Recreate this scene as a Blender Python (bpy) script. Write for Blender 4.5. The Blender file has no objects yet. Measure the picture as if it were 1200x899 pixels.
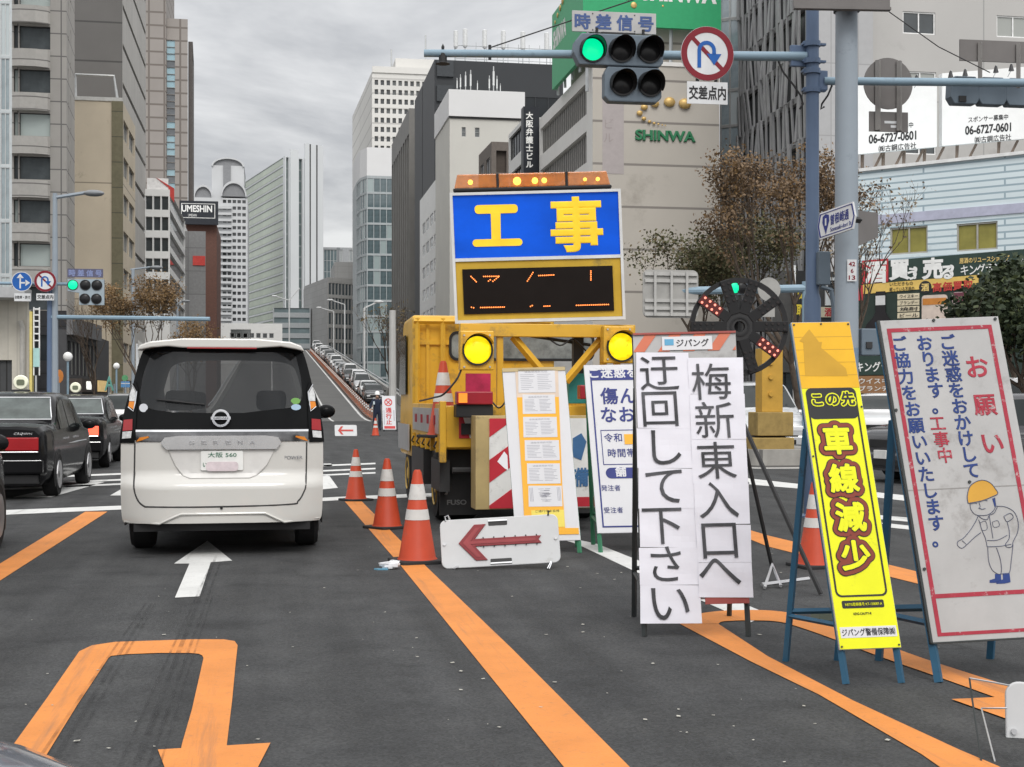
import bpy, bmesh, math, random
from mathutils import Vector as V, Matrix
random.seed(11)
S = bpy.context.scene
COL = S.collection
PI = math.pi

# ------------------------------------------------------------------ camera, world, sun, exposure
H = 1.36; F = 1600.0; HY = 470.0; TH = math.atan(282 / F)          # eye height, focal length in photo pixels, horizon row, yaw
FW = V((math.sin(TH), math.cos(TH), 0)); RT = V((math.cos(TH), -math.sin(TH), 0)); CAM = V((0, 0, H))
cd = bpy.data.cameras.new('camera'); cam = bpy.data.objects.new('camera', cd); COL.objects.link(cam)
cam.location = CAM; cam.rotation_euler = (PI / 2, 0, -TH)
cd.sensor_width = 36; cd.lens = 48; cd.shift_y = (HY - 449.5) / 1200; cd.clip_end = 6000; cd.clip_start = 0.05
S.camera = cam
S.view_settings.view_transform = 'Standard'; S.view_settings.look = 'None'
S.view_settings.exposure = 0.12; S.view_settings.gamma = 1
SUN_EL, SUN_AZ = math.radians(47), math.radians(176)
w = bpy.data.worlds.new('World'); S.world = w; w.use_nodes = True
nt = w.node_tree; nt.nodes.clear()
def wn(t, **k):
    n = nt.nodes.new(t)
    for a, b in k.items(): setattr(n, a, b)
    return n
def wl(a, b): nt.links.new(a, b)
def wmath(op, a, b=None):
    n = wn('ShaderNodeMath', operation=op)
    for i, x in enumerate((a, b)):
        if x is None: continue
        if isinstance(x, (int, float)): n.inputs[i].default_value = x
        else: wl(x, n.inputs[i])
    return n.outputs[0]
sky = wn('ShaderNodeTexSky', sky_type='NISHITA'); sky.sun_disc = False
sky.sun_elevation = SUN_EL; sky.sun_rotation = SUN_AZ; sky.dust_density = 3
tc = wn('ShaderNodeTexCoord'); sep = wn('ShaderNodeSeparateXYZ'); wl(tc.outputs['Generated'], sep.inputs[0])
zc = wmath('MAXIMUM', sep.outputs[2], 0.0)
den = wmath('ADD', zc, 0.16)
cmb = wn('ShaderNodeCombineXYZ'); wl(wmath('DIVIDE', sep.outputs[0], den), cmb.inputs[0]); wl(wmath('DIVIDE', sep.outputs[1], den), cmb.inputs[1])
mp = wn('ShaderNodeMapping'); mp.inputs['Location'].default_value = (3.1, 0.7, 0); wl(cmb.outputs[0], mp.inputs[0])
noi = wn('ShaderNodeTexNoise'); noi.inputs['Scale'].default_value = 1.0; noi.inputs['Detail'].default_value = 7; noi.inputs['Roughness'].default_value = 0.58; noi.inputs['Distortion'].default_value = 0.4
wl(mp.outputs[0], noi.inputs[0])
rmp = wn('ShaderNodeValToRGB'); wl(noi.outputs[0], rmp.inputs[0])
rmp.color_ramp.elements[0].position = 0.40; rmp.color_ramp.elements[0].color = (0.72, 0.73, 0.75, 1)
rmp.color_ramp.elements[1].position = 0.585; rmp.color_ramp.elements[1].color = (1.27, 1.27, 1.265, 1)
south = wmath('MULTIPLY', wmath('MAXIMUM', wmath('MULTIPLY', sep.outputs[1], -1.0), 0.0), 0.42)
lum = wmath('ADD', wmath('ADD', 0.55, south), wmath('MULTIPLY', wmath('POWER', zc, 1.2), 1.1))        # overcast sky: brighter overhead and round the hidden sun
vm = wn('ShaderNodeVectorMath', operation='SCALE'); wl(rmp.outputs[0], vm.inputs[0]); wl(wmath('MULTIPLY', lum, 10.0), vm.inputs['Scale'])
mx = wn('ShaderNodeMix', data_type='RGBA'); mx.inputs[0].default_value = 0.9; wl(sky.outputs[0], mx.inputs[6]); wl(vm.outputs[0], mx.inputs[7])
bg = wn('ShaderNodeBackground'); bg.inputs[1].default_value = 0.1; wl(mx.outputs[2], bg.inputs[0])
wo = wn('ShaderNodeOutputWorld'); wl(bg.outputs[0], wo.inputs[0])
sd = bpy.data.lights.new('sun', 'SUN'); sd.energy = 1.3; sd.angle = math.radians(25); sd.color = (1, 0.97, 0.93)
so = bpy.data.objects.new('sun', sd); COL.objects.link(so)
sv = V((math.sin(SUN_AZ) * math.cos(SUN_EL), math.cos(SUN_AZ) * math.cos(SUN_EL), math.sin(SUN_EL)))
so.rotation_euler = sv.to_track_quat('Z', 'Y').to_euler(); so.location = (0, -20, 60)

# ------------------------------------------------------------------ photo pixel -> place
def ray(px, py=HY): return FW + RT * ((px - 600) / F) + V((0, 0, 1)) * ((HY - py) / F)
def P(px, py, d): return CAM + ray(px, py) * d
def G(px, py, z=0.0):
    r = ray(px, py); return CAM + r * ((z - H) / r.z)
def bx(px, v): r = ray(px); return v * r.x / r.y                   # X of a pixel column on the plane Y=v
def by(px, u): r = ray(px); return u * r.y / r.x                   # Y of a pixel column on the plane X=u
CP = [0.0]                                                          # pixel column a facade's heights are read at
def at(px): CP[0] = px
def bz(px, py, v): r = ray(px or CP[0], py); return H + r.z * v / r.y       # Z of a pixel on the plane Y=v

# ------------------------------------------------------------------ materials
MATS = {}
def mat(name, col, rough=0.6, metal=0.0, var=0.12, scale=3.0, bump=0.0, bscale=40.0, emit=0, alpha=1.0, coat=0.0, spec=0.25, dirt=None, coords='Object', rand=0.0, joint=None, trans=0.0, ecol=None):
    if name in MATS: return MATS[name]
    m = bpy.data.materials.new(name); m.use_nodes = True; MATS[name] = m
    t = m.node_tree; b = t.nodes['Principled BSDF']; L = t.links.new
    b.inputs['Roughness'].default_value = rough; b.inputs['Metallic'].default_value = metal
    b.inputs['Specular IOR Level'].default_value = spec; b.inputs['Coat Weight'].default_value = coat
    if coat: b.inputs['Coat Roughness'].default_value = 0.06
    b.inputs['Alpha'].default_value = alpha; b.inputs['Transmission Weight'].default_value = trans
    tcn = t.nodes.new('ShaderNodeTexCoord'); co = tcn.outputs[coords]
    nz = t.nodes.new('ShaderNodeTexNoise'); nz.inputs['Scale'].default_value = scale; nz.inputs['Detail'].default_value = 6; nz.inputs['Roughness'].default_value = 0.62
    L(co, nz.inputs[0])
    cr = t.nodes.new('ShaderNodeValToRGB'); L(nz.outputs[0], cr.inputs[0])
    c = list(col)[:3]
    lo = [x * (1 - var) for x in c]; hi = [min(1, x * (1 + var)) for x in c]
    cr.color_ramp.elements[0].position = 0.3; cr.color_ramp.elements[0].color = lo + [1]
    cr.color_ramp.elements[1].position = 0.7; cr.color_ramp.elements[1].color = hi + [1]
    out = cr.outputs[0]
    def mix(fac, a, bcol):
        mm = t.nodes.new('ShaderNodeMix'); mm.data_type = 'RGBA'
        if isinstance(fac, float): mm.inputs[0].default_value = fac
        else: L(fac, mm.inputs[0])
        L(a, mm.inputs[6])
        if isinstance(bcol, tuple): mm.inputs[7].default_value = (*bcol, 1)
        else: L(bcol, mm.inputs[7])
        return mm.outputs[2]
    if dirt:                                                        # (colour, amount, scale)
        n2 = t.nodes.new('ShaderNodeTexNoise'); n2.inputs['Scale'].default_value = dirt[2]; n2.inputs['Detail'].default_value = 9; n2.inputs['Roughness'].default_value = 0.72
        L(co, n2.inputs[0]); r2 = t.nodes.new('ShaderNodeValToRGB'); L(n2.outputs[0], r2.inputs[0])
        r2.color_ramp.elements[0].position = 0.66 - 0.3 * dirt[1]; r2.color_ramp.elements[0].color = (0, 0, 0, 1)
        r2.color_ramp.elements[1].position = 0.74 - 0.1 * dirt[1]; r2.color_ramp.elements[1].color = (1, 1, 1, 1)
        out = mix(r2.outputs[0], out, dirt[0])
    if joint:                                                       # (w, h, mortar, colour, offset): panel joints in metres
        uv = t.nodes.new('ShaderNodeUVMap'); bt = t.nodes.new('ShaderNodeTexBrick'); L(uv.outputs[0], bt.inputs[0])
        bt.offset = joint[4]; bt.inputs['Scale'].default_value = 1; bt.inputs['Brick Width'].default_value = joint[0]; bt.inputs['Row Height'].default_value = joint[1]
        bt.inputs['Mortar Size'].default_value = joint[2]; bt.inputs['Mortar Smooth'].default_value = 0.1
        bt.inputs['Color1'].default_value = (1, 1, 1, 1); bt.inputs['Color2'].default_value = (0.93, 0.93, 0.93, 1)
        mu = t.nodes.new('ShaderNodeMix'); mu.data_type = 'RGBA'; mu.blend_type = 'MULTIPLY'; mu.inputs[0].default_value = 1
        L(out, mu.inputs[6]); L(bt.outputs[0], mu.inputs[7]); out = mix(bt.outputs[1], mu.outputs[2], joint[3])
    if rand:                                                        # each copy a little different
        oi = t.nodes.new('ShaderNodeObjectInfo'); hs = t.nodes.new('ShaderNodeHueSaturation')
        mr = t.nodes.new('ShaderNodeMapRange'); mr.inputs[3].default_value = 1 - rand; mr.inputs[4].default_value = 1 + rand
        L(oi.outputs['Random'], mr.inputs[0]); L(mr.outputs[0], hs.inputs['Value']); L(out, hs.inputs['Color']); out = hs.outputs[0]
    L(out, b.inputs['Base Color'])
    if emit:
        b.inputs['Emission Strength'].default_value = emit
        if ecol: b.inputs['Emission Color'].default_value = (*ecol, 1)
        else: L(out, b.inputs['Emission Color'])
    if bump:
        n3 = t.nodes.new('ShaderNodeTexNoise'); n3.inputs['Scale'].default_value = bscale; n3.inputs['Detail'].default_value = 5; L(co, n3.inputs[0])
        bp = t.nodes.new('ShaderNodeBump'); bp.inputs['Strength'].default_value = bump; bp.inputs['Distance'].default_value = 0.01; L(n3.outputs[0], bp.inputs['Height']); L(bp.outputs[0], b.inputs['Normal'])
    return m
def pane_mat(name, dark, light, share, rough=0.08, scale=1.0):      # window glass; a share of the panes has blinds drawn behind it
    if name in MATS: return MATS[name]
    m = mat(name, dark, rough, var=0.25, scale=scale, spec=0.8)
    t = m.node_tree; b = t.nodes['Principled BSDF']; L = t.links.new
    src = b.inputs['Base Color'].links[0].from_socket
    oi = t.nodes.new('ShaderNodeObjectInfo'); cr = t.nodes.new('ShaderNodeValToRGB'); cr.color_ramp.interpolation = 'CONSTANT'
    L(oi.outputs['Random'], cr.inputs[0]); cr.color_ramp.elements[0].color = (1, 1, 1, 1); cr.color_ramp.elements[1].position = share; cr.color_ramp.elements[1].color = (0, 0, 0, 1)
    mm = t.nodes.new('ShaderNodeMix'); mm.data_type = 'RGBA'; L(cr.outputs[0], mm.inputs[0]); L(src, mm.inputs[6]); mm.inputs[7].default_value = (*light, 1); L(mm.outputs[2], b.inputs['Base Color'])
    return m

# ------------------------------------------------------------------ mesh building
GL = {}
def glyph_mesh(s, bold=0.0, res=4):
    k = (s, bold)
    if k in GL: return GL[k]
    cu = bpy.data.curves.new('t', 'FONT'); cu.body = s; cu.size = 1; cu.resolution_u = res; cu.bevel_depth = bold; cu.bevel_resolution = 1; cu.fill_mode = 'BOTH'
    o = bpy.data.objects.new('t', cu)
    me = o.to_mesh()
    vs = [tuple(v.co) for v in me.vertices]; fs = [tuple(p.vertices) for p in me.polygons]
    o.to_mesh_clear(); bpy.data.objects.remove(o); bpy.data.curves.remove(cu)
    GL[k] = (vs, fs); return GL[k]
class Fr:                                                           # a plane in space: s along, t up, n towards the viewer
    def __init__(f, o, ex, ey):
        f.o = V(o); f.ex = V(ex).normalized(); f.ey = V(ey).normalized(); f.n = f.ex.cross(f.ey).normalized()
    def __call__(f, s, t, n=0.0): return f.o + f.ex * s + f.ey * t + f.n * n
    def px(f, x, y):
        r = ray(x, y); M = Matrix((f.ex, f.ey, -r)).transposed(); q = M.inverted() @ (CAM - f.o); return q.x, q.y
def fr_px(bl, br, tl):
    a, b, c = P(*bl), P(*br), P(*tl); f = Fr(a, b - a, c - a); f.W = (b - a).length; f.H = (c - a).length; return f
XY = Fr((0, 0, 0), (1, 0, 0), (0, 1, 0))
def front(v): return Fr((0, v, 0), (1, 0, 0), (0, 0, 1))            # upright plane facing the camera at Y=v (s = X, t = Z)
def clip_poly(poly, s0, s1, t0, t1):
    for ax, lim, sg in ((0, s0, 1), (0, s1, -1), (1, t0, 1), (1, t1, -1)):
        out = []
        for i in range(len(poly)):
            a, b = poly[i - 1], poly[i]; da = (a[ax] - lim) * sg; db = (b[ax] - lim) * sg
            if da >= 0 and db >= 0: out.append(b)
            elif da >= 0 or db >= 0:
                k = da / (da - db); q = (a[0] + (b[0] - a[0]) * k, a[1] + (b[1] - a[1]) * k); out.append(q)
                if db >= 0: out.append(b)
        poly = out
        if not poly: return []
    return poly
class MB:
    def __init__(m): m.v = []; m.f = []
    def add(m, vs, fs):
        k = len(m.v); m.v += [V(x) for x in vs]; m.f += [tuple(i + k for i in f) for f in fs]; return m
    def face(m, *pts): return m.add(pts, [tuple(range(len(pts)))])
    def box(m, s0, s1, t0, t1, n0, n1, fr=None):
        q = fr or Fr((0, 0, 0), (1, 0, 0), (0, 1, 0))
        vs = [q(s, t, n) for n in (n0, n1) for s, t in ((s0, t0), (s1, t0), (s1, t1), (s0, t1))]
        return m.add(vs, [(3, 2, 1, 0), (4, 5, 6, 7), (0, 1, 5, 4), (1, 2, 6, 5), (2, 3, 7, 6), (3, 0, 4, 7)])
    def prism(m, poly, n0, n1, fr=XY):
        if len(poly) < 3: return m
        a = sum(poly[i - 1][0] * poly[i][1] - poly[i][0] * poly[i - 1][1] for i in range(len(poly)))
        if a < 0: poly = poly[::-1]
        k = len(poly); vs = [fr(s, t, n0) for s, t in poly] + [fr(s, t, n1) for s, t in poly]
        return m.add(vs, [tuple(range(k - 1, -1, -1)), tuple(range(k, 2 * k))] + [(i, (i + 1) % k, k + (i + 1) % k, k + i) for i in range(k)])
    def ring(m, outer, inner, n0, n1, fr=XY):                       # closed band between two outlines of equal length
        k = len(outer)
        for i in range(k):
            j = (i + 1) % k; m.prism([outer[i], outer[j], inner[j], inner[i]], n0, n1, fr)
        return m
    def tube(m, path, r, seg=8, cap=True):
        path = [V(p) for p in path]; n = len(path); rs = r if isinstance(r, (list, tuple)) else [r] * n
        k0 = len(m.v); up = None
        for i, p in enumerate(path):
            d = (path[min(i + 1, n - 1)] - path[max(i - 1, 0)]).normalized()
            if up is None: up = d.orthogonal().normalized()
            up = (up - d * up.dot(d)).normalized() if (up - d * up.dot(d)).length > 1e-6 else d.orthogonal().normalized()
            q = d.cross(up)
            for j in range(seg):
                a = 2 * PI * (j + .5) / seg; m.v.append(p + (up * math.cos(a) + q * math.sin(a)) * rs[i])
        for i in range(n - 1):
            for j in range(seg):
                a = k0 + i * seg + j; b = k0 + i * seg + (j + 1) % seg; m.f.append((a, b, b + seg, a + seg))
        if cap:
            m.f.append(tuple(k0 + j for j in range(seg - 1, -1, -1))); m.f.append(tuple(k0 + (n - 1) * seg + j for j in range(seg)))
        return m
    def bar(m, a, b, w=0.03, h=None):                               # square bar
        return m.tube([a, b], w * 0.7071, 4)
    def lathe(m, prof, c=(0, 0, 0), seg=20, axis=(0, 0, 1)):
        ax = V(axis).normalized(); u = ax.orthogonal().normalized(); q = ax.cross(u); c = V(c); k0 = len(m.v); n = len(prof)
        for r, z in prof:
            for j in range(seg):
                a = 2 * PI * (j + .5) / seg; m.v.append(c + ax * z + (u * math.cos(a) + q * math.sin(a)) * r)
        for i in range(n - 1):
            for j in range(seg):
                a = k0 + i * seg + j; b = k0 + i * seg + (j + 1) % seg; m.f.append((a, b, b + seg, a + seg))
        if prof[0][0] > 1e-5: m.f.append(tuple(k0 + j for j in range(seg - 1, -1, -1)))
        if prof[-1][0] > 1e-5: m.f.append(tuple(k0 + (n - 1) * seg + j for j in range(seg)))
        return m
    def ball(m, c, r, seg=14, sq=(1, 1, 1)):
        k = len(m.v); m.lathe([(max(1e-6, math.sin(PI * i / 8)) * r, -math.cos(PI * i / 8) * r) for i in range(9)], (0, 0, 0), seg)
        for i in range(k, len(m.v)): q = m.v[i]; m.v[i] = V((q.x * sq[0], q.y * sq[1], q.z * sq[2])) + V(c)
        return m
    def halo(m, ch, fr, cs, ct, w, r, n):                           # a character swollen evenly by r with round corners
        for i in range(54): q = r if i < 40 else r * .55; a = 2 * PI * i / 40 if i < 40 else 2 * PI * (i - 40) / 14; m.glyph(ch, fr, cs + q * math.cos(a), ct + q * math.sin(a), w, w, 0.0, n + i * .000015)
        return m
    def glyph(m, ch, fr, cs, ct, w, h=None, bold=0.0, n=0.003, thick=0.0, shear=0.0):   # one character, its em box centred on cs, ct
        h = h or w; vs, fs = glyph_mesh(ch, bold); zs = 0.0 if not thick else thick / max(bold, 1e-4)
        if bold: zs = (thick or 0.001) / bold
        return m.add([fr(cs + (x - 0.5) * w + shear * (y - .38) * h, ct + (y - 0.38) * h, n + z * zs) for x, y, z in vs], fs)
    def text(m, s, fr, s0, t0, s1, t1, bold=0.0, n=0.003, thick=0.001):                 # a line of text fitted to a box
        vs, fs = glyph_mesh(s, bold)
        if not vs: return m
        xa = min(v[0] for v in vs); xb = max(v[0] for v in vs); ya = min(v[1] for v in vs); yb = max(v[1] for v in vs)
        zs = thick / bold if bold else 0
        return m.add([fr(s0 + (x - xa) / (xb - xa) * (s1 - s0), t0 + (y - ya) / (yb - ya) * (t1 - t0), n + z * zs) for x, y, z in vs], fs)
    def build(m, name, ma, parent=None, smooth=False, world=True, bevel=0.0, sub=0, uv=True, auto=35):
        me = bpy.data.meshes.new(name)
        vs = m.v
        if uv:
            uvs = []
            for f in m.f:
                a, b, c = vs[f[0]], vs[f[1]], vs[f[2]]; nn = (b - a).cross(c - b)
                if nn.length > 1e-12: nn.normalize()
                if abs(nn.z) > 0.7 or (abs(nn.x) < 1e-6 and abs(nn.y) < 1e-6):
                    for i in f: uvs += [vs[i].x, vs[i].y]
                else:
                    q = math.hypot(nn.x, nn.y); tx, ty = -nn.y / q, nn.x / q
                    for i in f: uvs += [vs[i].x * tx + vs[i].y * ty, vs[i].z]
        if world and parent is not None:
            iv = root_mw(parent).inverted(); vs = [iv @ p for p in vs]
        me.from_pydata([tuple(p) for p in vs], [], m.f)
        if uv and m.f:
            l = me.uv_layers.new(name='UVMap'); l.data.foreach_set('uv', uvs)
        me.materials.append(ma)
        if smooth:
            me.polygons.foreach_set('use_smooth', [True] * len(me.polygons))
            if auto:
                try: me.set_sharp_from_angle(angle=math.radians(auto))
                except Exception: pass
        me.update()
        o = bpy.data.objects.new(name, me); COL.objects.link(o)
        if parent is not None: o.parent = parent
        if bevel:
            b = o.modifiers.new('Bevel', 'BEVEL'); b.width = bevel; b.segments = 2; b.limit_method = 'ANGLE'; b.angle_limit = math.radians(40)
        if sub:
            b = o.modifiers.new('Subdivision', 'SUBSURF'); b.levels = sub; b.render_levels = sub
        return o
MW = {}
def root_mw(o):
    while o.parent is not None: o = o.parent
    return MW.get(o.name, Matrix.Identity(4))
def tag(o, label, cat, group=None, kind=None):
    o['label'] = label; o['category'] = cat
    if group: o['group'] = group
    if kind: o['kind'] = kind
    return o
def struct(o, kind='structure', label=None, cat=None):
    o['kind'] = kind
    if label: o['label'] = label
    if cat: o['category'] = cat
    return o
def place(o, loc, rz=0.0, sc=1.0):
    o.location = loc; o.rotation_euler = (0, 0, rz); o.scale = (sc, sc, sc)
    MW[o.name] = Matrix.LocRotScale(V(loc), Matrix.Rotation(rz, 3, 'Z').to_quaternion(), V((sc, sc, sc)))
def thing(name, label, cat, loc=(0, 0, 0), rz=0.0, group=None):
    o = bpy.data.objects.new(name, None); COL.objects.link(o); o.empty_display_size = 0.3
    place(o, loc, rz); return tag(o, label, cat, group)
def kids(o): return [c for c in bpy.data.objects if c.parent == o]
def dup(root, loc, rz=0.0, label=None, group=None, sc=1.0, swap=None):
    def cp(o, par):
        c = o.copy(); COL.objects.link(c)
        if par is not None: c.parent = par
        if swap and c.type == 'MESH':
            for s in c.material_slots:
                if s.material and s.material.name in swap:
                    nm = swap[s.material.name]; s.link = 'OBJECT'; s.material = nm
        for ch in KID.get(o.name) or KID.setdefault(o.name, kids(o)): cp(ch, c)
        return c
    r = cp(root, None); place(r, loc, rz, sc)
    if label: r['label'] = label
    if group: r['group'] = group
    return r
KID = {}
def circ(cx, cy, r, n=24, a0=0.0, a1=2 * PI, ry=None):
    full = abs(a1 - a0 - 2 * PI) < 1e-6; k = n if full else n + 1
    return [(cx + r * math.cos(a0 + (a1 - a0) * i / n), cy + (ry or r) * math.sin(a0 + (a1 - a0) * i / n)) for i in range(k)]
def rrect(s0, t0, s1, t1, r, n=5):
    o = []
    for cx, cy, a in ((s1 - r, t1 - r, 0), (s0 + r, t1 - r, PI / 2), (s0 + r, t0 + r, PI), (s1 - r, t0 + r, 1.5 * PI)):
        o += [(cx + r * math.cos(a + PI / 2 * i / n), cy + r * math.sin(a + PI / 2 * i / n)) for i in range(n + 1)]
    return o
# ------------------------------------------------------------------ ground, roads, paint
def asphalt_mat():
    m = mat('asphalt', (0.052, 0.053, 0.0535), 0.9, var=0.16, scale=0.9, bump=0.55, bscale=110)
    t = m.node_tree; L = t.links.new; b = t.nodes['Principled BSDF']; src = b.inputs['Base Color'].links[0].from_socket
    tcn = t.nodes.new('ShaderNodeTexCoord'); vo = t.nodes.new('ShaderNodeTexVoronoi'); vo.inputs['Scale'].default_value = 90; L(tcn.outputs['Object'], vo.inputs[0])
    cr = t.nodes.new('ShaderNodeValToRGB'); L(vo.outputs['Color'], cr.inputs[0])
    cr.color_ramp.elements[0].color = (0.66, 0.66, 0.66, 1); cr.color_ramp.elements[1].color = (1.3, 1.3, 1.32, 1)
    mm = t.nodes.new('ShaderNodeMix'); mm.data_type = 'RGBA'; mm.blend_type = 'MULTIPLY'; mm.inputs[0].default_value = 1; L(src, mm.inputs[6]); L(cr.outputs[0], mm.inputs[7])
    # long stains drawn out along the driving direction
    mp = t.nodes.new('ShaderNodeMapping'); mp.inputs['Scale'].default_value = (2.2, 0.16, 1); L(tcn.outputs['Object'], mp.inputs[0])
    n2 = t.nodes.new('ShaderNodeTexNoise'); n2.inputs['Scale'].default_value = 1.3; n2.inputs['Detail'].default_value = 8; L(mp.outputs[0], n2.inputs[0])
    c2 = t.nodes.new('ShaderNodeValToRGB'); L(n2.outputs[0], c2.inputs[0]); c2.color_ramp.elements[0].position = 0.35; c2.color_ramp.elements[0].color = (0.74, 0.74, 0.74, 1)
    c2.color_ramp.elements[1].position = 0.7; c2.color_ramp.elements[1].color = (1.12, 1.12, 1.12, 1)
    m2 = t.nodes.new('ShaderNodeMix'); m2.data_type = 'RGBA'; m2.blend_type = 'MULTIPLY'; m2.inputs[0].default_value = 1; L(mm.outputs[2], m2.inputs[6]); L(c2.outputs[0], m2.inputs[7])
    # fine cracks, only where the surface is tired
    dn = t.nodes.new('ShaderNodeTexNoise'); dn.inputs['Scale'].default_value = 1.6; dn.inputs['Detail'].default_value = 6; L(tcn.outputs['Object'], dn.inputs[0])
    av = t.nodes.new('ShaderNodeMix'); av.data_type = 'VECTOR'; av.inputs[0].default_value = 0.32; L(tcn.outputs['Object'], av.inputs[4]); L(dn.outputs['Color'], av.inputs[5])
    vc = t.nodes.new('ShaderNodeTexVoronoi'); vc.feature = 'DISTANCE_TO_EDGE'; vc.inputs['Scale'].default_value = 0.75; L(av.outputs[1], vc.inputs[0])
    c3 = t.nodes.new('ShaderNodeValToRGB'); L(vc.outputs[0], c3.inputs[0]); c3.color_ramp.elements[0].position = 0.002; c3.color_ramp.elements[0].color = (1, 1, 1, 1); c3.color_ramp.elements[1].position = 0.008; c3.color_ramp.elements[1].color = (0, 0, 0, 1)
    n4 = t.nodes.new('ShaderNodeTexNoise'); n4.inputs['Scale'].default_value = 0.35; L(tcn.outputs['Object'], n4.inputs[0]); c4 = t.nodes.new('ShaderNodeValToRGB'); L(n4.outputs[0], c4.inputs[0]); c4.color_ramp.elements[0].position = 0.5; c4.color_ramp.elements[0].color = (0, 0, 0, 1); c4.color_ramp.elements[1].position = 0.62; c4.color_ramp.elements[1].color = (0.55, 0.55, 0.55, 1)
    mk = t.nodes.new('ShaderNodeMath'); mk.operation = 'MULTIPLY'; L(c3.outputs[0], mk.inputs[0]); L(c4.outputs[0], mk.inputs[1])
    m3 = t.nodes.new('ShaderNodeMix'); m3.data_type = 'RGBA'; L(mk.outputs[0], m3.inputs[0]); L(m2.outputs[2], m3.inputs[6]); m3.inputs[7].default_value = (0.022, 0.022, 0.022, 1)
    # oil drips and lighter dusty blotches
    n5 = t.nodes.new('ShaderNodeTexNoise'); n5.inputs['Scale'].default_value = 2.3; n5.inputs['Detail'].default_value = 4; L(tcn.outputs['Object'], n5.inputs[0]); c5 = t.nodes.new('ShaderNodeValToRGB'); L(n5.outputs[0], c5.inputs[0])
    c5.color_ramp.elements[0].position = 0.28; c5.color_ramp.elements[0].color = (0.72, 0.72, 0.72, 1); c5.color_ramp.elements[1].position = 0.72; c5.color_ramp.elements[1].color = (1.22, 1.21, 1.19, 1); e = c5.color_ramp.elements.new(0.42); e.color = (1, 1, 1, 1)
    m4 = t.nodes.new('ShaderNodeMix'); m4.data_type = 'RGBA'; m4.blend_type = 'MULTIPLY'; m4.inputs[0].default_value = 1; L(m3.outputs[2], m4.inputs[6]); L(c5.outputs[0], m4.inputs[7])
    L(m4.outputs[2], b.inputs['Base Color']); return m
ASPH = asphalt_mat()
MB().box(-900, 900, -60, 1500, -0.5, 0).build('ground_road', ASPH)['kind'] = 'structure'
def paint_mat(name, col):
    m = mat(name, col, 0.7, var=0.10, scale=2.5, bump=0.35, bscale=110)
    t = m.node_tree; L = t.links.new; b = t.nodes['Principled BSDF']; src = b.inputs['Base Color'].links[0].from_socket
    tcn = t.nodes.new('ShaderNodeTexCoord'); n1 = t.nodes.new('ShaderNodeTexNoise'); n1.inputs['Scale'].default_value = 26; n1.inputs['Detail'].default_value = 8; n1.inputs['Roughness'].default_value = 0.75
    L(tcn.outputs['Object'], n1.inputs[0]); c1 = t.nodes.new('ShaderNodeValToRGB'); L(n1.outputs[0], c1.inputs[0]); c1.color_ramp.elements[0].position = 0.55; c1.color_ramp.elements[0].color = (0, 0, 0, 1); c1.color_ramp.elements[1].position = 0.80
    c1.color_ramp.elements[1].color = (0.55, 0.55, 0.55, 1)
    mp = t.nodes.new('ShaderNodeMapping'); mp.inputs['Scale'].default_value = (9, 0.35, 1); mp.inputs['Rotation'].default_value = (0, 0, 0.05); L(tcn.outputs['Object'], mp.inputs[0])
    n2 = t.nodes.new('ShaderNodeTexNoise'); n2.inputs['Scale'].default_value = 1.0; n2.inputs['Detail'].default_value = 9; n2.inputs['Roughness'].default_value = 0.7; L(mp.outputs[0], n2.inputs[0])
    c2 = t.nodes.new('ShaderNodeValToRGB'); L(n2.outputs[0], c2.inputs[0]); c2.color_ramp.elements[0].position = 0.54; c2.color_ramp.elements[0].color = (0, 0, 0, 1); c2.color_ramp.elements[1].position = 0.78; c2.color_ramp.elements[1].color = (0.7, 0.7, 0.7, 1)
    mxx = t.nodes.new('ShaderNodeMath'); mxx.operation = 'MAXIMUM'; L(c1.outputs[0], mxx.inputs[0]); L(c2.outputs[0], mxx.inputs[1])
    mm = t.nodes.new('ShaderNodeMix'); mm.data_type = 'RGBA'; L(mxx.outputs[0], mm.inputs[0]); L(src, mm.inputs[6]); mm.inputs[7].default_value = (0.09, 0.088, 0.085, 1)
    L(mm.outputs[2], b.inputs['Base Color']); return m
OR = paint_mat('orange_road_paint', (0.61, 0.225, 0.055)); WH = paint_mat('white_road_paint', (0.58, 0.58, 0.565))
def smooth_curve(pts, n=6):
    o = []
    for i in range(len(pts) - 1):
        p0 = pts[max(i - 1, 0)]; p1 = pts[i]; p2 = pts[i + 1]; p3 = pts[min(i + 2, len(pts) - 1)]
        for k in range(n):
            t = k / n
            o.append(tuple(0.5 * (2 * p1[a] + (p2[a] - p0[a]) * t + (2 * p0[a] - 5 * p1[a] + 4 * p2[a] - p3[a]) * t * t + (3 * p1[a] - p0[a] - 3 * p2[a] + p3[a]) * t ** 3) for a in (0, 1)))
    o.append(pts[-1]); return o
def gp(pts): return [tuple(G(x, y)[:2]) for x, y in pts]
def mark(name, m, *polys, z=0.004):
    b = MB()
    for p in polys:
        q = gp(p); a = sum(q[i - 1][0] * q[i][1] - q[i][0] * q[i - 1][1] for i in range(len(q)))
        if a < 0: q = q[::-1]
        b.face(*[(x, y, z) for x, y in q])
    o = b.build(name, m); o['kind'] = 'structure'; return o
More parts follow.
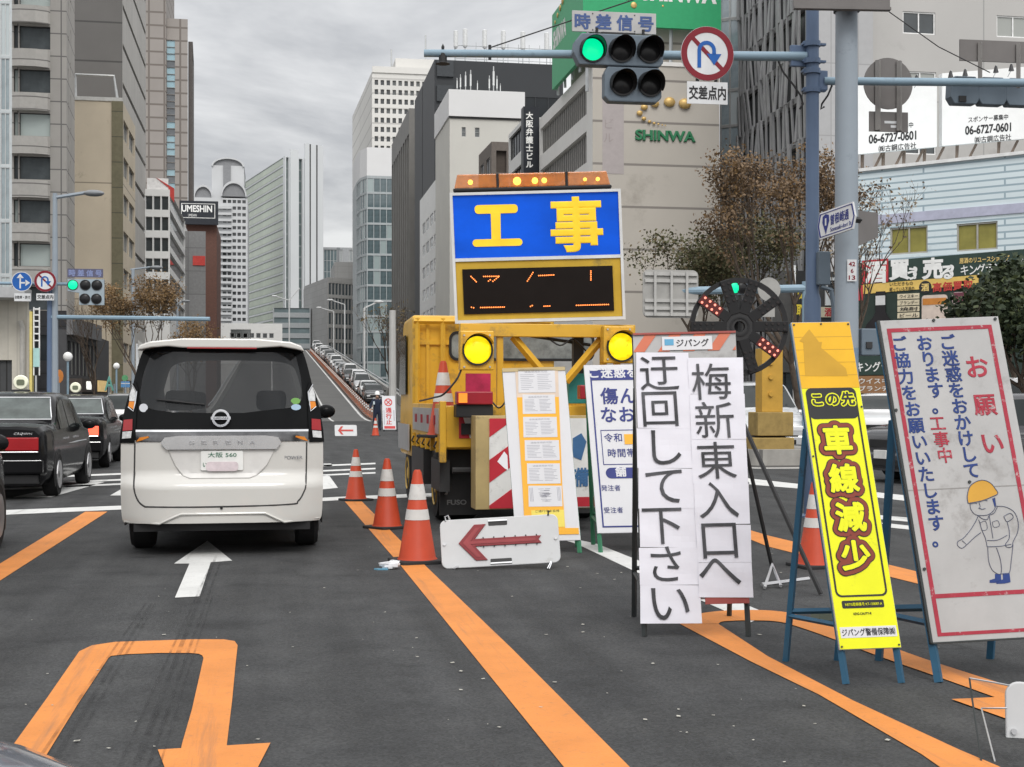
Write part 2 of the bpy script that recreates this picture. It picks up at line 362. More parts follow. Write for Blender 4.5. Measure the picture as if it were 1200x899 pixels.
def strip(name, m, L, R, z=0.004, smooth=False):
    if smooth: L, R = smooth_curve(L), smooth_curve(R)
    b = MB(); L, R = gp(L), gp(R)
    for i in range(len(L) - 1):
        b.face((*L[i], z), (*R[i], z), (*R[i + 1], z), (*L[i + 1], z)) if (R[i][0] - L[i][0]) * (L[i + 1][1] - L[i][1]) - (R[i][1] - L[i][1]) * (L[i + 1][0] - L[i][0]) > 0 else b.face((*L[i + 1], z), (*R[i + 1], z), (*R[i], z), (*L[i], z))
    o = b.build(name, m); o['kind'] = 'structure'; return o
strip('lane_line', OR, [(404, 588), (471, 665), (600, 825), (660, 899), (760, 1023)], [(424, 588), (500, 665), (600, 761), (737, 899), (862, 1023)])
strip('lane_line', OR, [(100, 600), (0, 661), (-120, 734), (-300, 846)], [(126, 600), (0, 681), (-120, 758), (-300, 876)])
U_o = [(-30, 940), (14, 876), (55, 819), (93, 764), (108, 757), (135, 753), (180, 751.5), (225, 750), (262, 750), (275, 752), (278.5, 757), (276, 780), (272, 822), (266, 872), (265, 884)]
U_i = [(14, 940), (55, 885), (90, 828), (127, 772), (130, 769.5), (148, 767.5), (185, 766), (222, 766), (233, 767), (237, 769), (238.5, 772), (234, 792), (225, 832), (213, 874), (211, 886)]
strip('u_turn_arrow', OR, U_o, U_i)
mark('u_turn_arrow', OR, [(185, 880), (317, 872), (300, 905), (225, 985)], z=.0055)
mark('lane_arrow', WH, [(243, 634), (272, 657.5), (247, 659.5), (234, 699.5), (205, 701), (222, 661), (204, 661)])
O1 = [(1100, 899), (1080, 885), (960, 815), (880, 776), (797, 732)]
I1 = [(1170, 899), (1125, 880), (1000, 822), (900, 770), (842, 732)]
strip('turn_line', OR, O1[::-1] + [(1250, 1000)], I1[::-1] + [(1350, 1000)])
strip('turn_line', OR, [(797, 732.2), (800, 727), (820, 720), (860, 716), (910, 717), (945, 724.5), (1010, 746), (1080, 772), (1182, 805), (1300, 842)], [(842, 732), (846, 729.5), (858, 728.5), (880, 728), (912, 729.5), (940, 737), (985, 753), (1035, 772), (1115, 800), (1220, 838)], smooth=True, z=0.0055)
mark('turn_line', OR, [(1115, 821), (1182, 818), (1250, 850), (1260, 884), (1182, 845)], z=0.007)
strip('turn_line', OR, [(860, 616), (900, 628), (1069, 669), (1200, 700), (1400, 748)], [(858, 624), (900, 641), (1069, 683), (1200, 717), (1400, 768)])
strip('white_line', WH, [(664, 630), (700, 638), (750, 658), (900, 720)], [(650, 630), (676, 638), (750, 673), (880, 730)])
strip('stop_line', WH, [(-200, 606), (141, 593), (300, 588), (398, 582.5), (640, 573)], [(-200, 613), (141, 597.5), (300, 592), (398, 586.5), (640, 577)])
for a, b, c, d in ((-50, 570, 440, 548.5), (-50, 575, 440, 553.5), (-50, 562.5, 440, 542.5)): strip('crossing_line', WH, [(a, b), (c, d)], [(a, b + 2), (c, d + 1.7)])
mark('crossing_line', WH, [(15, 583), (60, 583), (123, 565), (104, 565), (70, 571)], [(129, 581), (143, 573), (160, 573), (160, 581)], [(376, 557), (386, 558), (396, 572), (376, 574)], [(379, 543.5), (388, 543.5), (390, 546.5), (379, 546.5)])
strip('white_line', WH, [(840, 551), (878, 561), (950, 569), (1100, 585), (1400, 612)], [(840, 556), (878, 568), (950, 574), (1100, 592), (1400, 621)])
mark('white_line', WH, [(1030, 604), (1075, 608), (1078, 613), (1032, 609)], [(1033, 613), (1080, 618), (1084, 623), (1036, 618)])
strip('white_line', WH, [(860, 560), (878, 565.5)], [(840, 570), (878, 568)])
# tyre marks drawn over the arrow and the lane
TM = mat('tyre_mark', (0.028, 0.028, 0.029), .8); tn = TM.node_tree; q1 = tn.nodes.new('ShaderNodeTexCoord'); q2 = tn.nodes.new('ShaderNodeTexNoise'); q2.inputs['Scale'].default_value = 5; q2.inputs['Detail'].default_value = 8; tn.links.new(q1.outputs['Object'], q2.inputs[0])
q3 = tn.nodes.new('ShaderNodeMapRange'); q3.inputs[1].default_value = .36; q3.inputs[2].default_value = .72; q3.inputs[3].default_value = .02; q3.inputs[4].default_value = .42; tn.links.new(q2.outputs[0], q3.inputs[0]); tn.links.new(q3.outputs[0], tn.nodes['Principled BSDF'].inputs['Alpha'])
for a, c, w0, w1 in (((56, 899), (176, 708), 8, 3), ((72, 899), (181, 708), 5, 2.5), ((38, 899), (170, 708), 5, 2), ((155, 899), (252, 652), 9, 3), ((172, 899), (257, 660), 5, 2.5), ((138, 899), (244, 668), 4, 2), ((186, 899), (248, 700), 3, 2)):
    strip('tyre_mark', TM, [a, ((a[0] + c[0]) / 2 - 1, (a[1] + c[1]) / 2), c], [(a[0] + w0, a[1]), ((a[0] + c[0]) / 2 - 1 + (w0 + w1) / 2, (a[1] + c[1]) / 2), (c[0] + w1, c[1])], z=.0085 + .0004 * random.random())
# pavements behind the crossing
PAVE = mat('pavement_slabs', (0.26, 0.25, 0.235), 0.85, var=0.15, scale=0.6, joint=(0.6, 0.6, 0.012, (0.14, 0.135, 0.13), 0.5), dirt=((0.16, 0.155, 0.15), 0.25, 0.7))
KERB = mat('kerb_stone', (0.42, 0.41, 0.39), 0.8, var=0.15, scale=2)
def pavement(x0, x1, y0, y1):
    struct(MB().box(x0, x1, y0, y1, 0, 0.14).build('pavement', PAVE))
    k = MB()
    for a, b, c, d in ((x0 - .15, x1 + .15, y0 - .15, y0), (x0 - .15, x0, y0, y1), (x1, x1 + .15, y0, y1)): k.box(a, b, c, d, 0, 0.152)
    struct(k.build('kerb', KERB))
pavement(-40, -10.5, 47, 600); pavement(15.5, 90, 47, 78); pavement(15.5, 60, 92, 600)
# overpass: ramp, deck and the walls along it
def rz_(v):
    a = max(0.0, v - 92); s = min(a, 12.0); k = 0.066 * (s * s / 24 + max(0, a - 12))
    return k if v < 262 else rz_(261.9) + 0.066 * (20 * (1 - math.exp(-(v - 262) / 20)))
VS = [92 + 4 * i for i in range(80)]
RAMP = mat('ramp_asphalt', (0.115, 0.115, 0.112), 0.85, var=0.12, scale=0.4, bump=0.3, bscale=90)
b = MB()
for i in range(len(VS) - 1):
    a, c = VS[i], VS[i + 1]; za, zc = rz_(a) + .006, rz_(c) + .006
    b.face((-4.2, a, za), (10.7, a, za), (10.7, c, zc), (-4.2, c, zc)); b.face((10.7, a, -.2), (10.7, c, -.2), (10.7, c, zc), (10.7, a, za)); b.face((-4.2, c, -.2), (-4.2, a, -.2), (-4.2, a, za), (-4.2, c, zc))
struct(b.build('overpass_road', RAMP))
CONC = mat('pale_concrete', (0.46, 0.455, 0.44), 0.75, var=0.12, scale=0.5, dirt=((0.25, 0.24, 0.23), 0.3, 0.5))
def along(x0, x1, v0, v1, h0, h1, step=4.0, curve=lambda v: 0):
    b = MB(); n = max(1, int((v1 - v0) / step))
    for i in range(n):
        a = v0 + (v1 - v0) * i / n; c = v0 + (v1 - v0) * (i + 1) / n; za, zc = rz_(a), rz_(c); ka, kc = curve(a), curve(c)
        q = [(x0 + ka, a, za + h0), (x1 + ka, a, za + h0), (x1 + ka, a, za + h1), (x0 + ka, a, za + h1)]; r = [(x0 + kc, c, zc + h0), (x1 + kc, c, zc + h0), (x1 + kc, c, zc + h1), (x0 + kc, c, zc + h1)]
        b.add(q + r, [(1, 0, 4, 5), (2, 1, 5, 6), (3, 2, 6, 7), (0, 3, 7, 4)] + ([(0, 1, 2, 3)] if i == 0 else []) + ([(7, 6, 5, 4)] if i == n - 1 else []))
    return b
for x0, nm in ((10.55, 'pale concrete parapet along the right edge of the overpass ramp'), (-4.4, 'pale concrete parapet along the left edge of the overpass ramp')):
    t = thing('parapet_wall', nm, 'wall', (x0, 96, 0))
    along(x0, x0 + .3, 96, 404, -0.4, 0.75).build('wall', CONC, t)
    along(x0 + .1, x0 + .2, 96, 404, 1.0, 1.1).build('rail', mat('galvanised', (0.5, 0.52, 0.53), 0.45, 0.5), t)
struct(along(6.45, 6.62, 92, 380, 0.0, 0.012).build('ramp_edge_line', WH))
struct(along(4.0, 4.15, 92, 380, 0.0, 0.012).build('ramp_edge_line', WH)); struct(along(0.0, 0.12, 110, 380, 0.0, 0.012).build('ramp_lane_line', WH))
RUB = mat('orange_rubber', (0.30, 0.11, 0.06), 0.6, var=0.2, rand=0.15); BAND = mat('reflective_white', (0.78, 0.78, 0.76), 0.4, var=0.06, dirt=((0.5, 0.47, 0.43), 0.3, 9))
t = thing('median_divider', 'low reddish rubber divider in the middle of the overpass ramp', 'divider', (6.95, 92, 0))
along(6.78, 7.12, 94, 330, 0, 0.14).build('curb', mat('red_rubber', (0.17, 0.115, 0.095), 0.8, var=0.2, scale=2), t)
p0 = thing('delineator_post', 'orange flexible post on the reddish ramp median', 'post', (6.95, 96, rz_(96) + .14), 0, 'delineator posts on the ramp median')
MB().lathe([(.13, 0), (.13, .05), (.05, .09), (.042, .8), (.03, .82)], seg=8).build('post', RUB, p0, world=False, smooth=True)
MB().lathe([(.047, .42), (.046, .54)], seg=8).build('band', BAND, p0, world=False); MB().lathe([(.046, .62), (.045, .74)], seg=8).build('band', BAND, p0, world=False)
for i in range(1, 78): dup(p0, (6.95, 96 + 2.0 * i, rz_(96 + 2.0 * i) + .14))
struct(MB().box(7.1, 10.5, 379, 380, 0, rz_(380) + 1).build('overpass_end', CONC)) if False else None

# ------------------------------------------------------------------ buildings
PANE = {}
def grid(nx, nz, W, z0, z1, ml=.5, mr=.5, fx=.7, fz=.55, sill=.25):
    pw = (W - ml - mr) / nx; ph = (z1 - z0) / nz
    return [(ml + pw * (i + (1 - fx) / 2), ml + pw * (i + (1 + fx) / 2), z0 + ph * (k + sill), z0 + ph * (k + sill + fz)) for k in range(nz) for i in range(nx)]
class Bld:
    def __init__(s, name, label, cat, pts, ztop, wm, group=None, roof=None, parapet=0.0, z0=0.0, kind=None):
        s.pts = [V((p[0], p[1], 0)) for p in pts]; s.z = ztop; s.z0 = z0; s.wm = wm
        c = sum(s.pts, V()) / len(pts); s.t = thing(name, label, cat, (c.x, c.y, z0), 0, group); s.wall = MB(); s.done = set(); s.roofm = roof; s.nw = 0
    def fr(s, i):
        a, b = s.pts[i], s.pts[(i + 1) % len(s.pts)]; f = Fr(a, b - a, (0, 0, 1)); f.W = (b - a).length; return f
    def face(s, i, wins, pm, rec=.2, frame=None, mull=0, bars=0, name='window', fw=.05, mw=None):
        f = s.fr(i); s.done.add(i); W = f.W; z1 = s.z; wl_ = mw or s.wall
        wins = [(max(.02, a), min(W - .02, b_), c, min(d, z1 - .02)) for a, b_, c, d in wins if d > s.z0 and c < z1]
        xs = sorted({0.0, round(W, 3), *[round(q, 3) for w_ in wins for q in w_[:2]]}); zs = sorted({s.z0, round(z1, 3), *[round(q, 3) for w_ in wins for q in w_[2:]]})
        R = {(round(a, 3), round(c, 3)): (round(b_, 3), round(d, 3)) for a, b_, c, d in wins}
        hole = lambda x, z: any(a < x < b_ and c < z < d for a, b_, c, d in wins)
        for k in range(len(zs) - 1):
            run = None
            for j in range(len(xs)):
                solid = j < len(xs) - 1 and not hole((xs[j] + xs[j + 1]) / 2, (zs[k] + zs[k + 1]) / 2)
                if solid and run is None: run = xs[j]
                if not solid and run is not None:
                    wl_.face(f(run, zs[k]), f(xs[j], zs[k]), f(xs[j], zs[k + 1]), f(run, zs[k + 1])); run = None
        rzv = math.atan2(f.ex.y, f.ex.x)
        wins.sort(key=lambda w_: -((w_[1] - w_[0]) * (w_[3] - w_[2])))
        for a, b_, c, d in wins:
            q = [f(a, c), f(b_, c), f(b_, d), f(a, d)]; r = [f(a, c, -rec), f(b_, c, -rec), f(b_, d, -rec), f(a, d, -rec)]
            for j in range(4): wl_.face(q[j], q[(j + 1) % 4], r[(j + 1) % 4], r[j])
            w_, h_ = round(b_ - a, 2), round(d - c, 2); key = (w_, h_, pm.name, mull, bars, frame.name if frame else 0, name, fw)
            if key not in PANE:
                pf = Fr((0, 0, 0), (1, 0, 0), (0, 0, 1))
                me = MB().face(pf(-.01, -.01), pf(w_ + .01, -.01), pf(w_ + .01, h_ + .01), pf(-.01, h_ + .01)).build(name, pm)
                fm = None
                if frame:
                    m = MB()
                    for s0, s1, t0, t1 in ((0, w_, 0, fw), (0, w_, h_ - fw, h_), (0, fw, fw, h_ - fw), (w_ - fw, w_, fw, h_ - fw)): m.box(s0, s1, t0, t1, .01, .06, pf)
                    for j in range(1, mull + 1): x = w_ * j / (mull + 1); m.box(x - fw / 2, x + fw / 2, fw, h_ - fw, .01, .055, pf)
                    for j in range(1, bars + 1): x = h_ * j / (bars + 1); m.box(fw, w_ - fw, x - fw / 3, x + fw / 3, .01, .05, pf)
                    fm = m.build('frame', frame); mf = fm.data; bpy.data.objects.remove(fm); fm = mf
                PANE[key] = (me.data, fm); bpy.data.objects.remove(me)
            pd, fd = PANE[key]; s.nw += 1
            o = bpy.data.objects.new(name, pd); COL.objects.link(o); o.parent = s.t; o.location = f(a, c, -rec) - V(s.t.location); o.rotation_euler = (0, 0, rzv)
            if fd:
                q = bpy.data.objects.new('frame', fd); COL.objects.link(q); q.parent = o
        return s
    def finish(s):
        n = len(s.pts)
        for i in range(n):
            if i in s.done: continue
            f = s.fr(i); s.wall.face(f(0, s.z0), f(f.W, s.z0), f(f.W, s.z), f(0, s.z))
        top = [V((p.x, p.y, s.z)) for p in s.pts]
        if s.roofm: MB().face(*top).build('roof', s.roofm, s.t)
        else: s.wall.face(*top)
        s.wall.build('wall', s.wm, s.t); return s.t
    def part(s, mb, name, m, **k): return mb.build(name, m, s.t, **k)
def wedge(p0, p1, v, dep): return [(bx(p0, v), v), (bx(p1, v), v), (bx(p1, v + dep), v + dep), (bx(p0, v + dep), v + dep)]
def rect(x0, x1, y0, y1): return [(x0, y0), (x1, y0), (x1, y1), (x0, y1)]      # faces: 0 front, 1 right, 2 back, 3 left
ROOF = mat('roof_grey', (0.25, 0.25, 0.25), 0.85)
DG = pane_mat('dark_glass', (0.035, 0.042, 0.045), (0.30, 0.31, 0.29), 0.22)
DG2 = pane_mat('dark_glass_plain', (0.03, 0.036, 0.04), (0.10, 0.11, 0.11), 0.3)
PG = pane_mat('pale_glass', (0.10, 0.13, 0.135), (0.42, 0.46, 0.44), 0.55)
ALU = mat('window_aluminium', (0.45, 0.46, 0.46), 0.4, 0.5); DKF = mat('dark_frame', (0.05, 0.05, 0.052), 0.5, 0.2)

# left side of the street
v = 84.0
b = Bld('glass_building', 'pale glass fronted building at the far left edge of the street', 'building', wedge(-60, 14, v, 16), 60, mat('mullion_grey', (0.42, 0.45, 0.46), 0.4, 0.3))
f = b.fr(0); b.face(0, grid(6, 17, f.W, 5.5, 60, .1, .1, .94, .95, .03), pane_mat('sky_glass', (0.22, 0.27, 0.29), (0.40, 0.45, 0.46), 0.35), rec=.08, frame=ALU, mull=1, fw=.04); b.finish()
v = 58.0
at(16)
x0, x1 = bx(-60, v), bx(34, v)
b = Bld('low_shop_building', 'low beige corner building with a dark shutter beside the parked taxis', 'building', wedge(-60, 34, v, 18), bz(0, 352, v), mat('beige_ribbed', (0.50, 0.475, 0.42), 0.75, var=0.06, joint=(.35, 30, .02, (0.40, 0.38, 0.34), 0)))
f = b.fr(0); s0 = bx(-10, v) - x0; s1 = bx(14, v) - x0
b.face(0, [(s0, s1, .2, bz(0, 422, v))], mat('dark_shutter', (0.055, 0.057, 0.06), 0.6, joint=(.28, 20, .03, (0.02, 0.02, 0.02), 0)), rec=.15, name='shutter')
b.part(MB().tube([(bx(24, v), v - .12, bz(0, 376, v)), (bx(27, v), v - .12, bz(0, 384, v)), (bx(27, v), v - .12, .1)], .1, 8), 'downpipe', mat('pipe_grey', (0.4, 0.39, 0.37), .6))
b.part(MB().box(x0, x1 + .1, v - 1.6, v, bz(0, 352, v), bz(0, 340, v)), 'canopy', mat('canopy_grey', (0.36, 0.365, 0.37), .6)); b.finish()
at(36)
v = 57.0
b = Bld('narrow_sign_column', 'narrow yellow upright sign standing at the low beige building', 'sign', rect(bx(34.5, v), bx(37.5, v), v, v + .4), bz(0, 365, v), mat('yellow_sign', (0.62, 0.52, 0.18), .5)); b.finish()
t = thing('ladder_sign', 'white ladder shaped projecting sign above a pale green panel', 'sign', (bx(42, v), v, 0))
m = MB()
for px in (39.5, 46): m.box(bx(px - .6, v), bx(px + .6, v), v, v + .1, bz(0, 440, v), bz(0, 360, v))
for py in (362, 369, 376, 383, 391, 399): m.box(bx(40.2, v), bx(45.3, v), v + .01, v + .09, bz(0, py + .8, v), bz(0, py - .8, v))
m.build('frame', mat('white_metal', (0.75, 0.75, 0.74), .5), t); MB().box(bx(39, v), bx(46.5, v), v - .03, v - .005, bz(0, 430, v), bz(0, 408, v)).build('panel', mat('pale_green_panel', (0.36, 0.56, 0.54), .5), t)
MB().box(bx(41, v), bx(43, v), v, v + .1, 0, bz(0, 440, v)).build('post', ALU, t)

at(40)
v = 110.0                                                            # grey tiled office with bay windows
TILE = mat('grey_wall_tile', (0.39, 0.37, 0.345), .7, var=.08, scale=.3, joint=(3.2, 1.75, .05, (0.16, 0.155, 0.15), 0))
x0, xm, x1 = bx(12, v), bx(60.5, v), bx(78, v)
b = Bld('bay_window_building', 'grey tiled office with curved bay windows left of the street', 'building', [(x0, v), (x1, v), (bx(87.5, v + 7), v + 7), (bx(87.5, v + 22), v + 22), (x0, v + 22)], 52, TILE)
pit = bz(30, 30, v) - bz(30, 81, v); zt = bz(30, 30, v)
rows = [zt - k * pit for k in range(-5, 7)]
zb = [(z - 27 / 51 * pit, z) for z in rows if z < 51 and z > 4]
b.face(0, [(bx(16, v) - x0, bx(21, v) - x0, a, c) for a, c in zb] + [(bx(22.5, v) - x0, xm - x0 - .1, a, c) for a, c in zb], pane_mat('bay_glass', (0.07, 0.08, 0.085), (0.48, 0.54, 0.52), .5), rec=.35, frame=DKF, fw=.05)
m = MB(); SP = mat('spandrel_tile', (0.48, 0.46, 0.43), .7, var=.07, joint=(40, .95, .05, (0.2, 0.19, 0.18), 0))
zz = [(c + .12, d - .12) for (a, c), (d, e) in zip(zb[1:], zb[:-1])]
for a, c in zz:
    poly = [(x0 - .1, v + .01), (x0 - .1, v - .35), (x0 + .8, v - .6), (xm - 1.1, v - .6), (xm - .25, v - .3), (xm - .1, v + .01)]
    b.part(MB().prism(poly, a, c), 'bay_spandrel', SP)
slots = [(1.3, 1.75, z, z + 1.0) for z in [3 + 2.6 * k for k in range(18)]] + [(3.0, 3.4, z + .7, z + 1.9) for z in [3 + 2.6 * k for k in range(18)]]
b.face(1, slots, DG2, rec=.12); b.finish()
at(57)
v = 100.0
b = Bld('dark_storefront', 'black street level shop front below the grey bay window office', 'building', wedge(36, 78, v, 9), bz(0, 364, v), mat('charcoal_cladding', (0.05, 0.05, 0.055), .5, joint=(2.2, 1.1, .04, (0.03, 0.03, 0.03), 0)))
f = b.fr(0); b.face(0, [(2.2, 3.8, .2, 3.6), (.3, f.W - .4, 4.2, 6.0)], DG2, rec=.3); b.finish()
at(90)
v = 84.0
b = Bld('curtained_restaurant', 'dark two storey restaurant with pale curtains behind a glass front', 'building', [(bx(66, v), v), (bx(78, v), v), (bx(113, v + 9), v + 9), (bx(113, v + 9), v + 16), (bx(66, v), v + 16)], bz(90, 390, v + 4), mat('dark_render', (0.055, 0.055, 0.058), .6))
f = b.fr(1); b.face(1, [(.25 + f.W * k / 8, f.W * (k + 1) / 8 - .02, 2.9, bz(90, 402, v + 4)) for k in range(8)], pane_mat('curtain_glass', (0.08, 0.085, 0.085), (0.40, 0.40, 0.37), .6), rec=.12, frame=DKF, fw=.05)
b.part(MB().prism([(0, 0), (f.W, 0), (f.W, 1.0), (0, 1.0)], 0, .35, Fr(f(0, b.z - .3), f.ex, (0, 0, 1))), 'eave', mat('roof_slate', (0.13, 0.13, 0.135), .6))
b.part(MB().box(0, f.W, 1.9, 2.7, .02, .9, f), 'awning', mat('awning_brown', (0.05, 0.04, 0.035), .7)); b.part(MB().prism(rrect(1.2, 2.05, 2.6, 2.55, .15), .9, .94, f), 'sign_panel', mat('lit_white', (0.8, 0.8, 0.75), .5, emit=.8))
b.part(MB().box(4.6, 7.4, 1.95, 2.65, .91, .96, f), 'sign_panel', mat('lit_amber', (0.7, 0.5, 0.22), .5, emit=.35)); b.finish()

at(110)
v = 134.0                                                            # tan block in front, taller grey block with street front behind
x0, x1 = bx(86, v), bx(144, v); xo = bx(131, v)
b = Bld('tan_concrete_building', 'weathered tan blank walled building below the dark grey tower', 'building', rect(x0, x1, v, v + 12), bz(110, 118, v), mat('tan_concrete', (0.54, 0.47, 0.365), .8, var=.10, scale=.16, dirt=((0.25, 0.21, 0.16), .25, .25), joint=(30, 11, .06, (0.28, 0.24, 0.19), 0)))
b.part(MB().box(xo, x1 + .02, v - .12, v + .02, 0, b.z + .02), 'tile_strip', mat('olive_tile', (0.17, 0.155, 0.10), .5, joint=(5, 2.4, .05, (0.09, 0.085, 0.06), 0)))
b.part(MB().box(x0 - .1, x1, v - .1, v + .2, b.z, b.z + .35), 'coping', mat('coping_grey', (0.5, 0.5, 0.48), .6)); b.part(MB().tube([(bx(88, v), v + .4, b.z + .3), (bx(88, v), v + .4, b.z + 2.5), (bx(133, v), v + .4, b.z + 2.5), (bx(137, v), v + .4, b.z + .3)], .14, 6), 'roof_rail', ALU)
f = b.fr(1); fl = 3.55
b.face(1, [(.6, 5.3, z, z + 1.9) for z in [1.5 + 3.55 * k for k in range(8)]] + [(5.8, 11, z, z + 1.9) for z in [1.5 + 3.55 * k for k in range(8)]], DG2, rec=.25, frame=ALU, mull=2); b.finish()
v = 146.2
x0, x1 = bx(84, v), bx(143.5, v)
X1 = x1; b = Bld('dark_grey_tower', 'tall block with a blank dark grey side and pale banded street front', 'building', [(x0, v), (X1, v), (X1, by(171, X1)), (x0, by(171, X1))], 62, mat('dark_grey_render', (0.135, 0.13, 0.125), .75, var=.07, scale=.2, joint=(60, 4.05, .09, (0.07, 0.068, 0.066), 0)))
b.face(1, [(.3, b.fr(1).W - .2, z, z + .55) for z in [1.5 + 4.05 * k for k in range(15)]], DG2, rec=.2, name='window_band', mw=(sw := MB()))
b.part(sw, 'street_front', mat('pale_band_concrete', (0.44, 0.425, 0.40), .7, var=.07, scale=.2, joint=(3, 30, .05, (0.3, 0.29, 0.28), 0))); b.finish()
at(205)
v = 300.0
GT = mat('brown_granite', (0.30, 0.275, 0.255), .6, var=.08, scale=.1, joint=(3.2, 2.8, .2, (0.16, 0.14, 0.125), 0))
x0, xa, x1 = bx(160, v), bx(195, v), bx(220, v)
b = Bld('granite_tower', 'brown grey gridded stone tower with a blue glass window strip', 'building', wedge(160, 220, v, 25), bz(207, 22, v), GT)
f = b.fr(0); zz0 = bz(200, 222, v); zz1 = bz(200, 47, v); n = 22; ph = (zz1 - zz0) / n
b.face(0, [(bx(195.5, v) - x0, bx(205, v) - x0, zz0 + ph * k + .03, zz0 + ph * (k + 1) - .05) for k in range(n)], pane_mat('strip_glass', (0.10, 0.11, 0.12), (0.27, 0.42, 0.48), .5), rec=.25)
b.part(MB().box(x0, xa, v - 1.2, v + 24, 0, 98), 'core', GT); b.part(MB().prism([(x1, v + 2), (bx(226, v + 2), v + 2), (bx(226, v + 24), v + 24), (x1, v + 24)], 0, bz(222, 46, v)), 'side_wing', mat('dark_granite', (0.10, 0.09, 0.085), .6)); b.finish()
at(190)
v = 172.0
WT = mat('white_tile', (0.70, 0.70, 0.685), .55, var=.05, scale=.3, dirt=((0.42, 0.42, 0.41), .15, .3))
x0, x1 = bx(168, v), bx(199, v); yb = by(217, x1)
b = Bld('white_office_building', 'white office with three columns of square windows and a red sign', 'building', [(x0, v), (x1, v), (x1, yb), (x0, yb)], bz(190, 222, v), WT)
b.face(0, grid(3, 6, x1 - x0, bz(0, 372, v), bz(0, 226, v), .2, .1, .86, .66, .18), DG, rec=.3, frame=ALU); f = b.fr(1)
b.face(1, [(.4, f.W - .4, z - 1.3, z + .5) for z in [bz(0, 350, v) + k * 2.62 for k in range(6)]], DG2, rec=.3, name='window_band')
b.part(MB().box(bx(172, v), bx(197, v), v + .3, v + .6, b.z, b.z + 1.4), 'sign_panel', mat('white_sign', (0.75, 0.74, 0.73), .5)); b.part(MB().prism([(bx(182, v), b.z + 1.5), (bx(204, v), b.z + .2), (bx(204, v), b.z - 1.6), (bx(199, v), b.z - .8), (bx(197, v), b.z + .3)], -.28, -.22, front(v)), 'red_swoosh', mat('sign_red', (0.50, 0.06, 0.05), .5)); b.finish()
at(209)
v = yb + 2
x1 = bx(213, v) ; x0 = bx(195, v); ye = by(231, x1)
b = Bld('slim_white_building', 'slim white building receding behind the white office with small windows', 'building', [(x0, v), (x1, v), (x1, ye), (x0, ye)], bz(209, 257, v), WT)
f = b.fr(1); b.face(1, grid(4, 8, f.W, bz(0, 400, v), b.z - 1, .5, .5, .35, .5), DG2, rec=.2); b.finish()
at(235)
v = 250.0
x0, x1 = bx(218, v), bx(254, v)
b = Bld('brick_building', 'dark red brick building carrying a black rooftop billboard', 'building', rect(x0, x1, v, v + 20), bz(0, 263, v), mat('dark_brick', (0.13, 0.065, 0.05), .8, joint=(.5, .25, .02, (0.1, 0.06, 0.05), .5)))
b.finish()
t = thing('rooftop_billboard', 'black rooftop billboard with white capital lettering on the brick building', 'billboard', (x1, v, b.z))
fr = front(v - .6); MB().box(bx(211, v), x1 + .3, b.z - .2, bz(0, 237, v), .2, .9, fr).build('panel', mat('billboard_black', (0.025, 0.028, 0.035), .4), t)
m = MB(); m.ring([(bx(213, v), bz(0, 240, v)), (bx(252.5, v), bz(0, 240, v)), (bx(252.5, v), bz(0, 257, v)), (bx(213, v), bz(0, 257, v))], [(bx(213.6, v), bz(0, 240.6, v)), (bx(251.8, v), bz(0, 240.6, v)), (bx(251.8, v), bz(0, 256.4, v)), (bx(213.6, v), bz(0, 256.4, v))], .9, .93, fr)
m.text('UMESHIN', fr, bx(213.5, v), bz(0, 250, v), bx(249, v), bz(0, 242, v), .03, .91); m.text('UMESHIN', fr, bx(221, v), bz(0, 255.3, v), bx(231, v), bz(0, 252.3, v), 0, .92); m.build('lettering', mat('sign_white', (0.8, 0.8, 0.78), .5), t)
at(228)
v = 205.0
x0, x1 = bx(214, v), bx(240, v)
b = Bld('grey_banner_building', 'narrow grey building with one red band below the black billboard', 'building', wedge(214, 241, v, 14), bz(0, 271, v), mat('grey_panel', (0.22, 0.22, 0.22), .7, joint=(3, 3.4, .06, (0.14, 0.14, 0.14), 0)))
b.part(MB().box(bx(226, v), x1 + .05, v - .15, v, bz(0, 311, v), bz(0, 300, v)), 'red_band', mat('sign_red', (0.5, 0.06, 0.05), .5)); f = b.fr(1); b.face(1, grid(3, 7, f.W, 4, b.z - 2, .5, .5, .5, .5), DG2); b.finish()
# the hotel with barrel roofs
at(258)
v = 430.0
x0, x1 = bx(226, v), bx(290, v); HW = mat('hotel_white', (0.52, 0.53, 0.54), .6, var=.05, scale=.1)
b = Bld('barrel_roof_hotel', 'pale grey hotel tower with barrel vaulted roofs and balcony grid', 'building', rect(x0, x1, v, v + 30), bz(0, 232, v), HW)
xs = bx(258, v); W = x1 - xs; ws = grid(5, 19, W, bz(0, 378, v), bz(0, 232, v), .6, .3, .72, .5, .25); ws = [(a + xs - x0, c + xs - x0, d, e) for a, c, d, e in ws]
b.face(0, ws, pane_mat('hotel_glass', (0.05, 0.055, 0.06), (0.16, 0.17, 0.18), .3), rec=.6)
m = MB()
for k in range(24): z = bz(0, 245, v) - k * 1.75 * 430 / 400 * 1.02; m.box(xs - 6.5, xs + 3.5, z, z + .7, .1, 1.1, front(v))
b.part(m, 'balcony', HW)
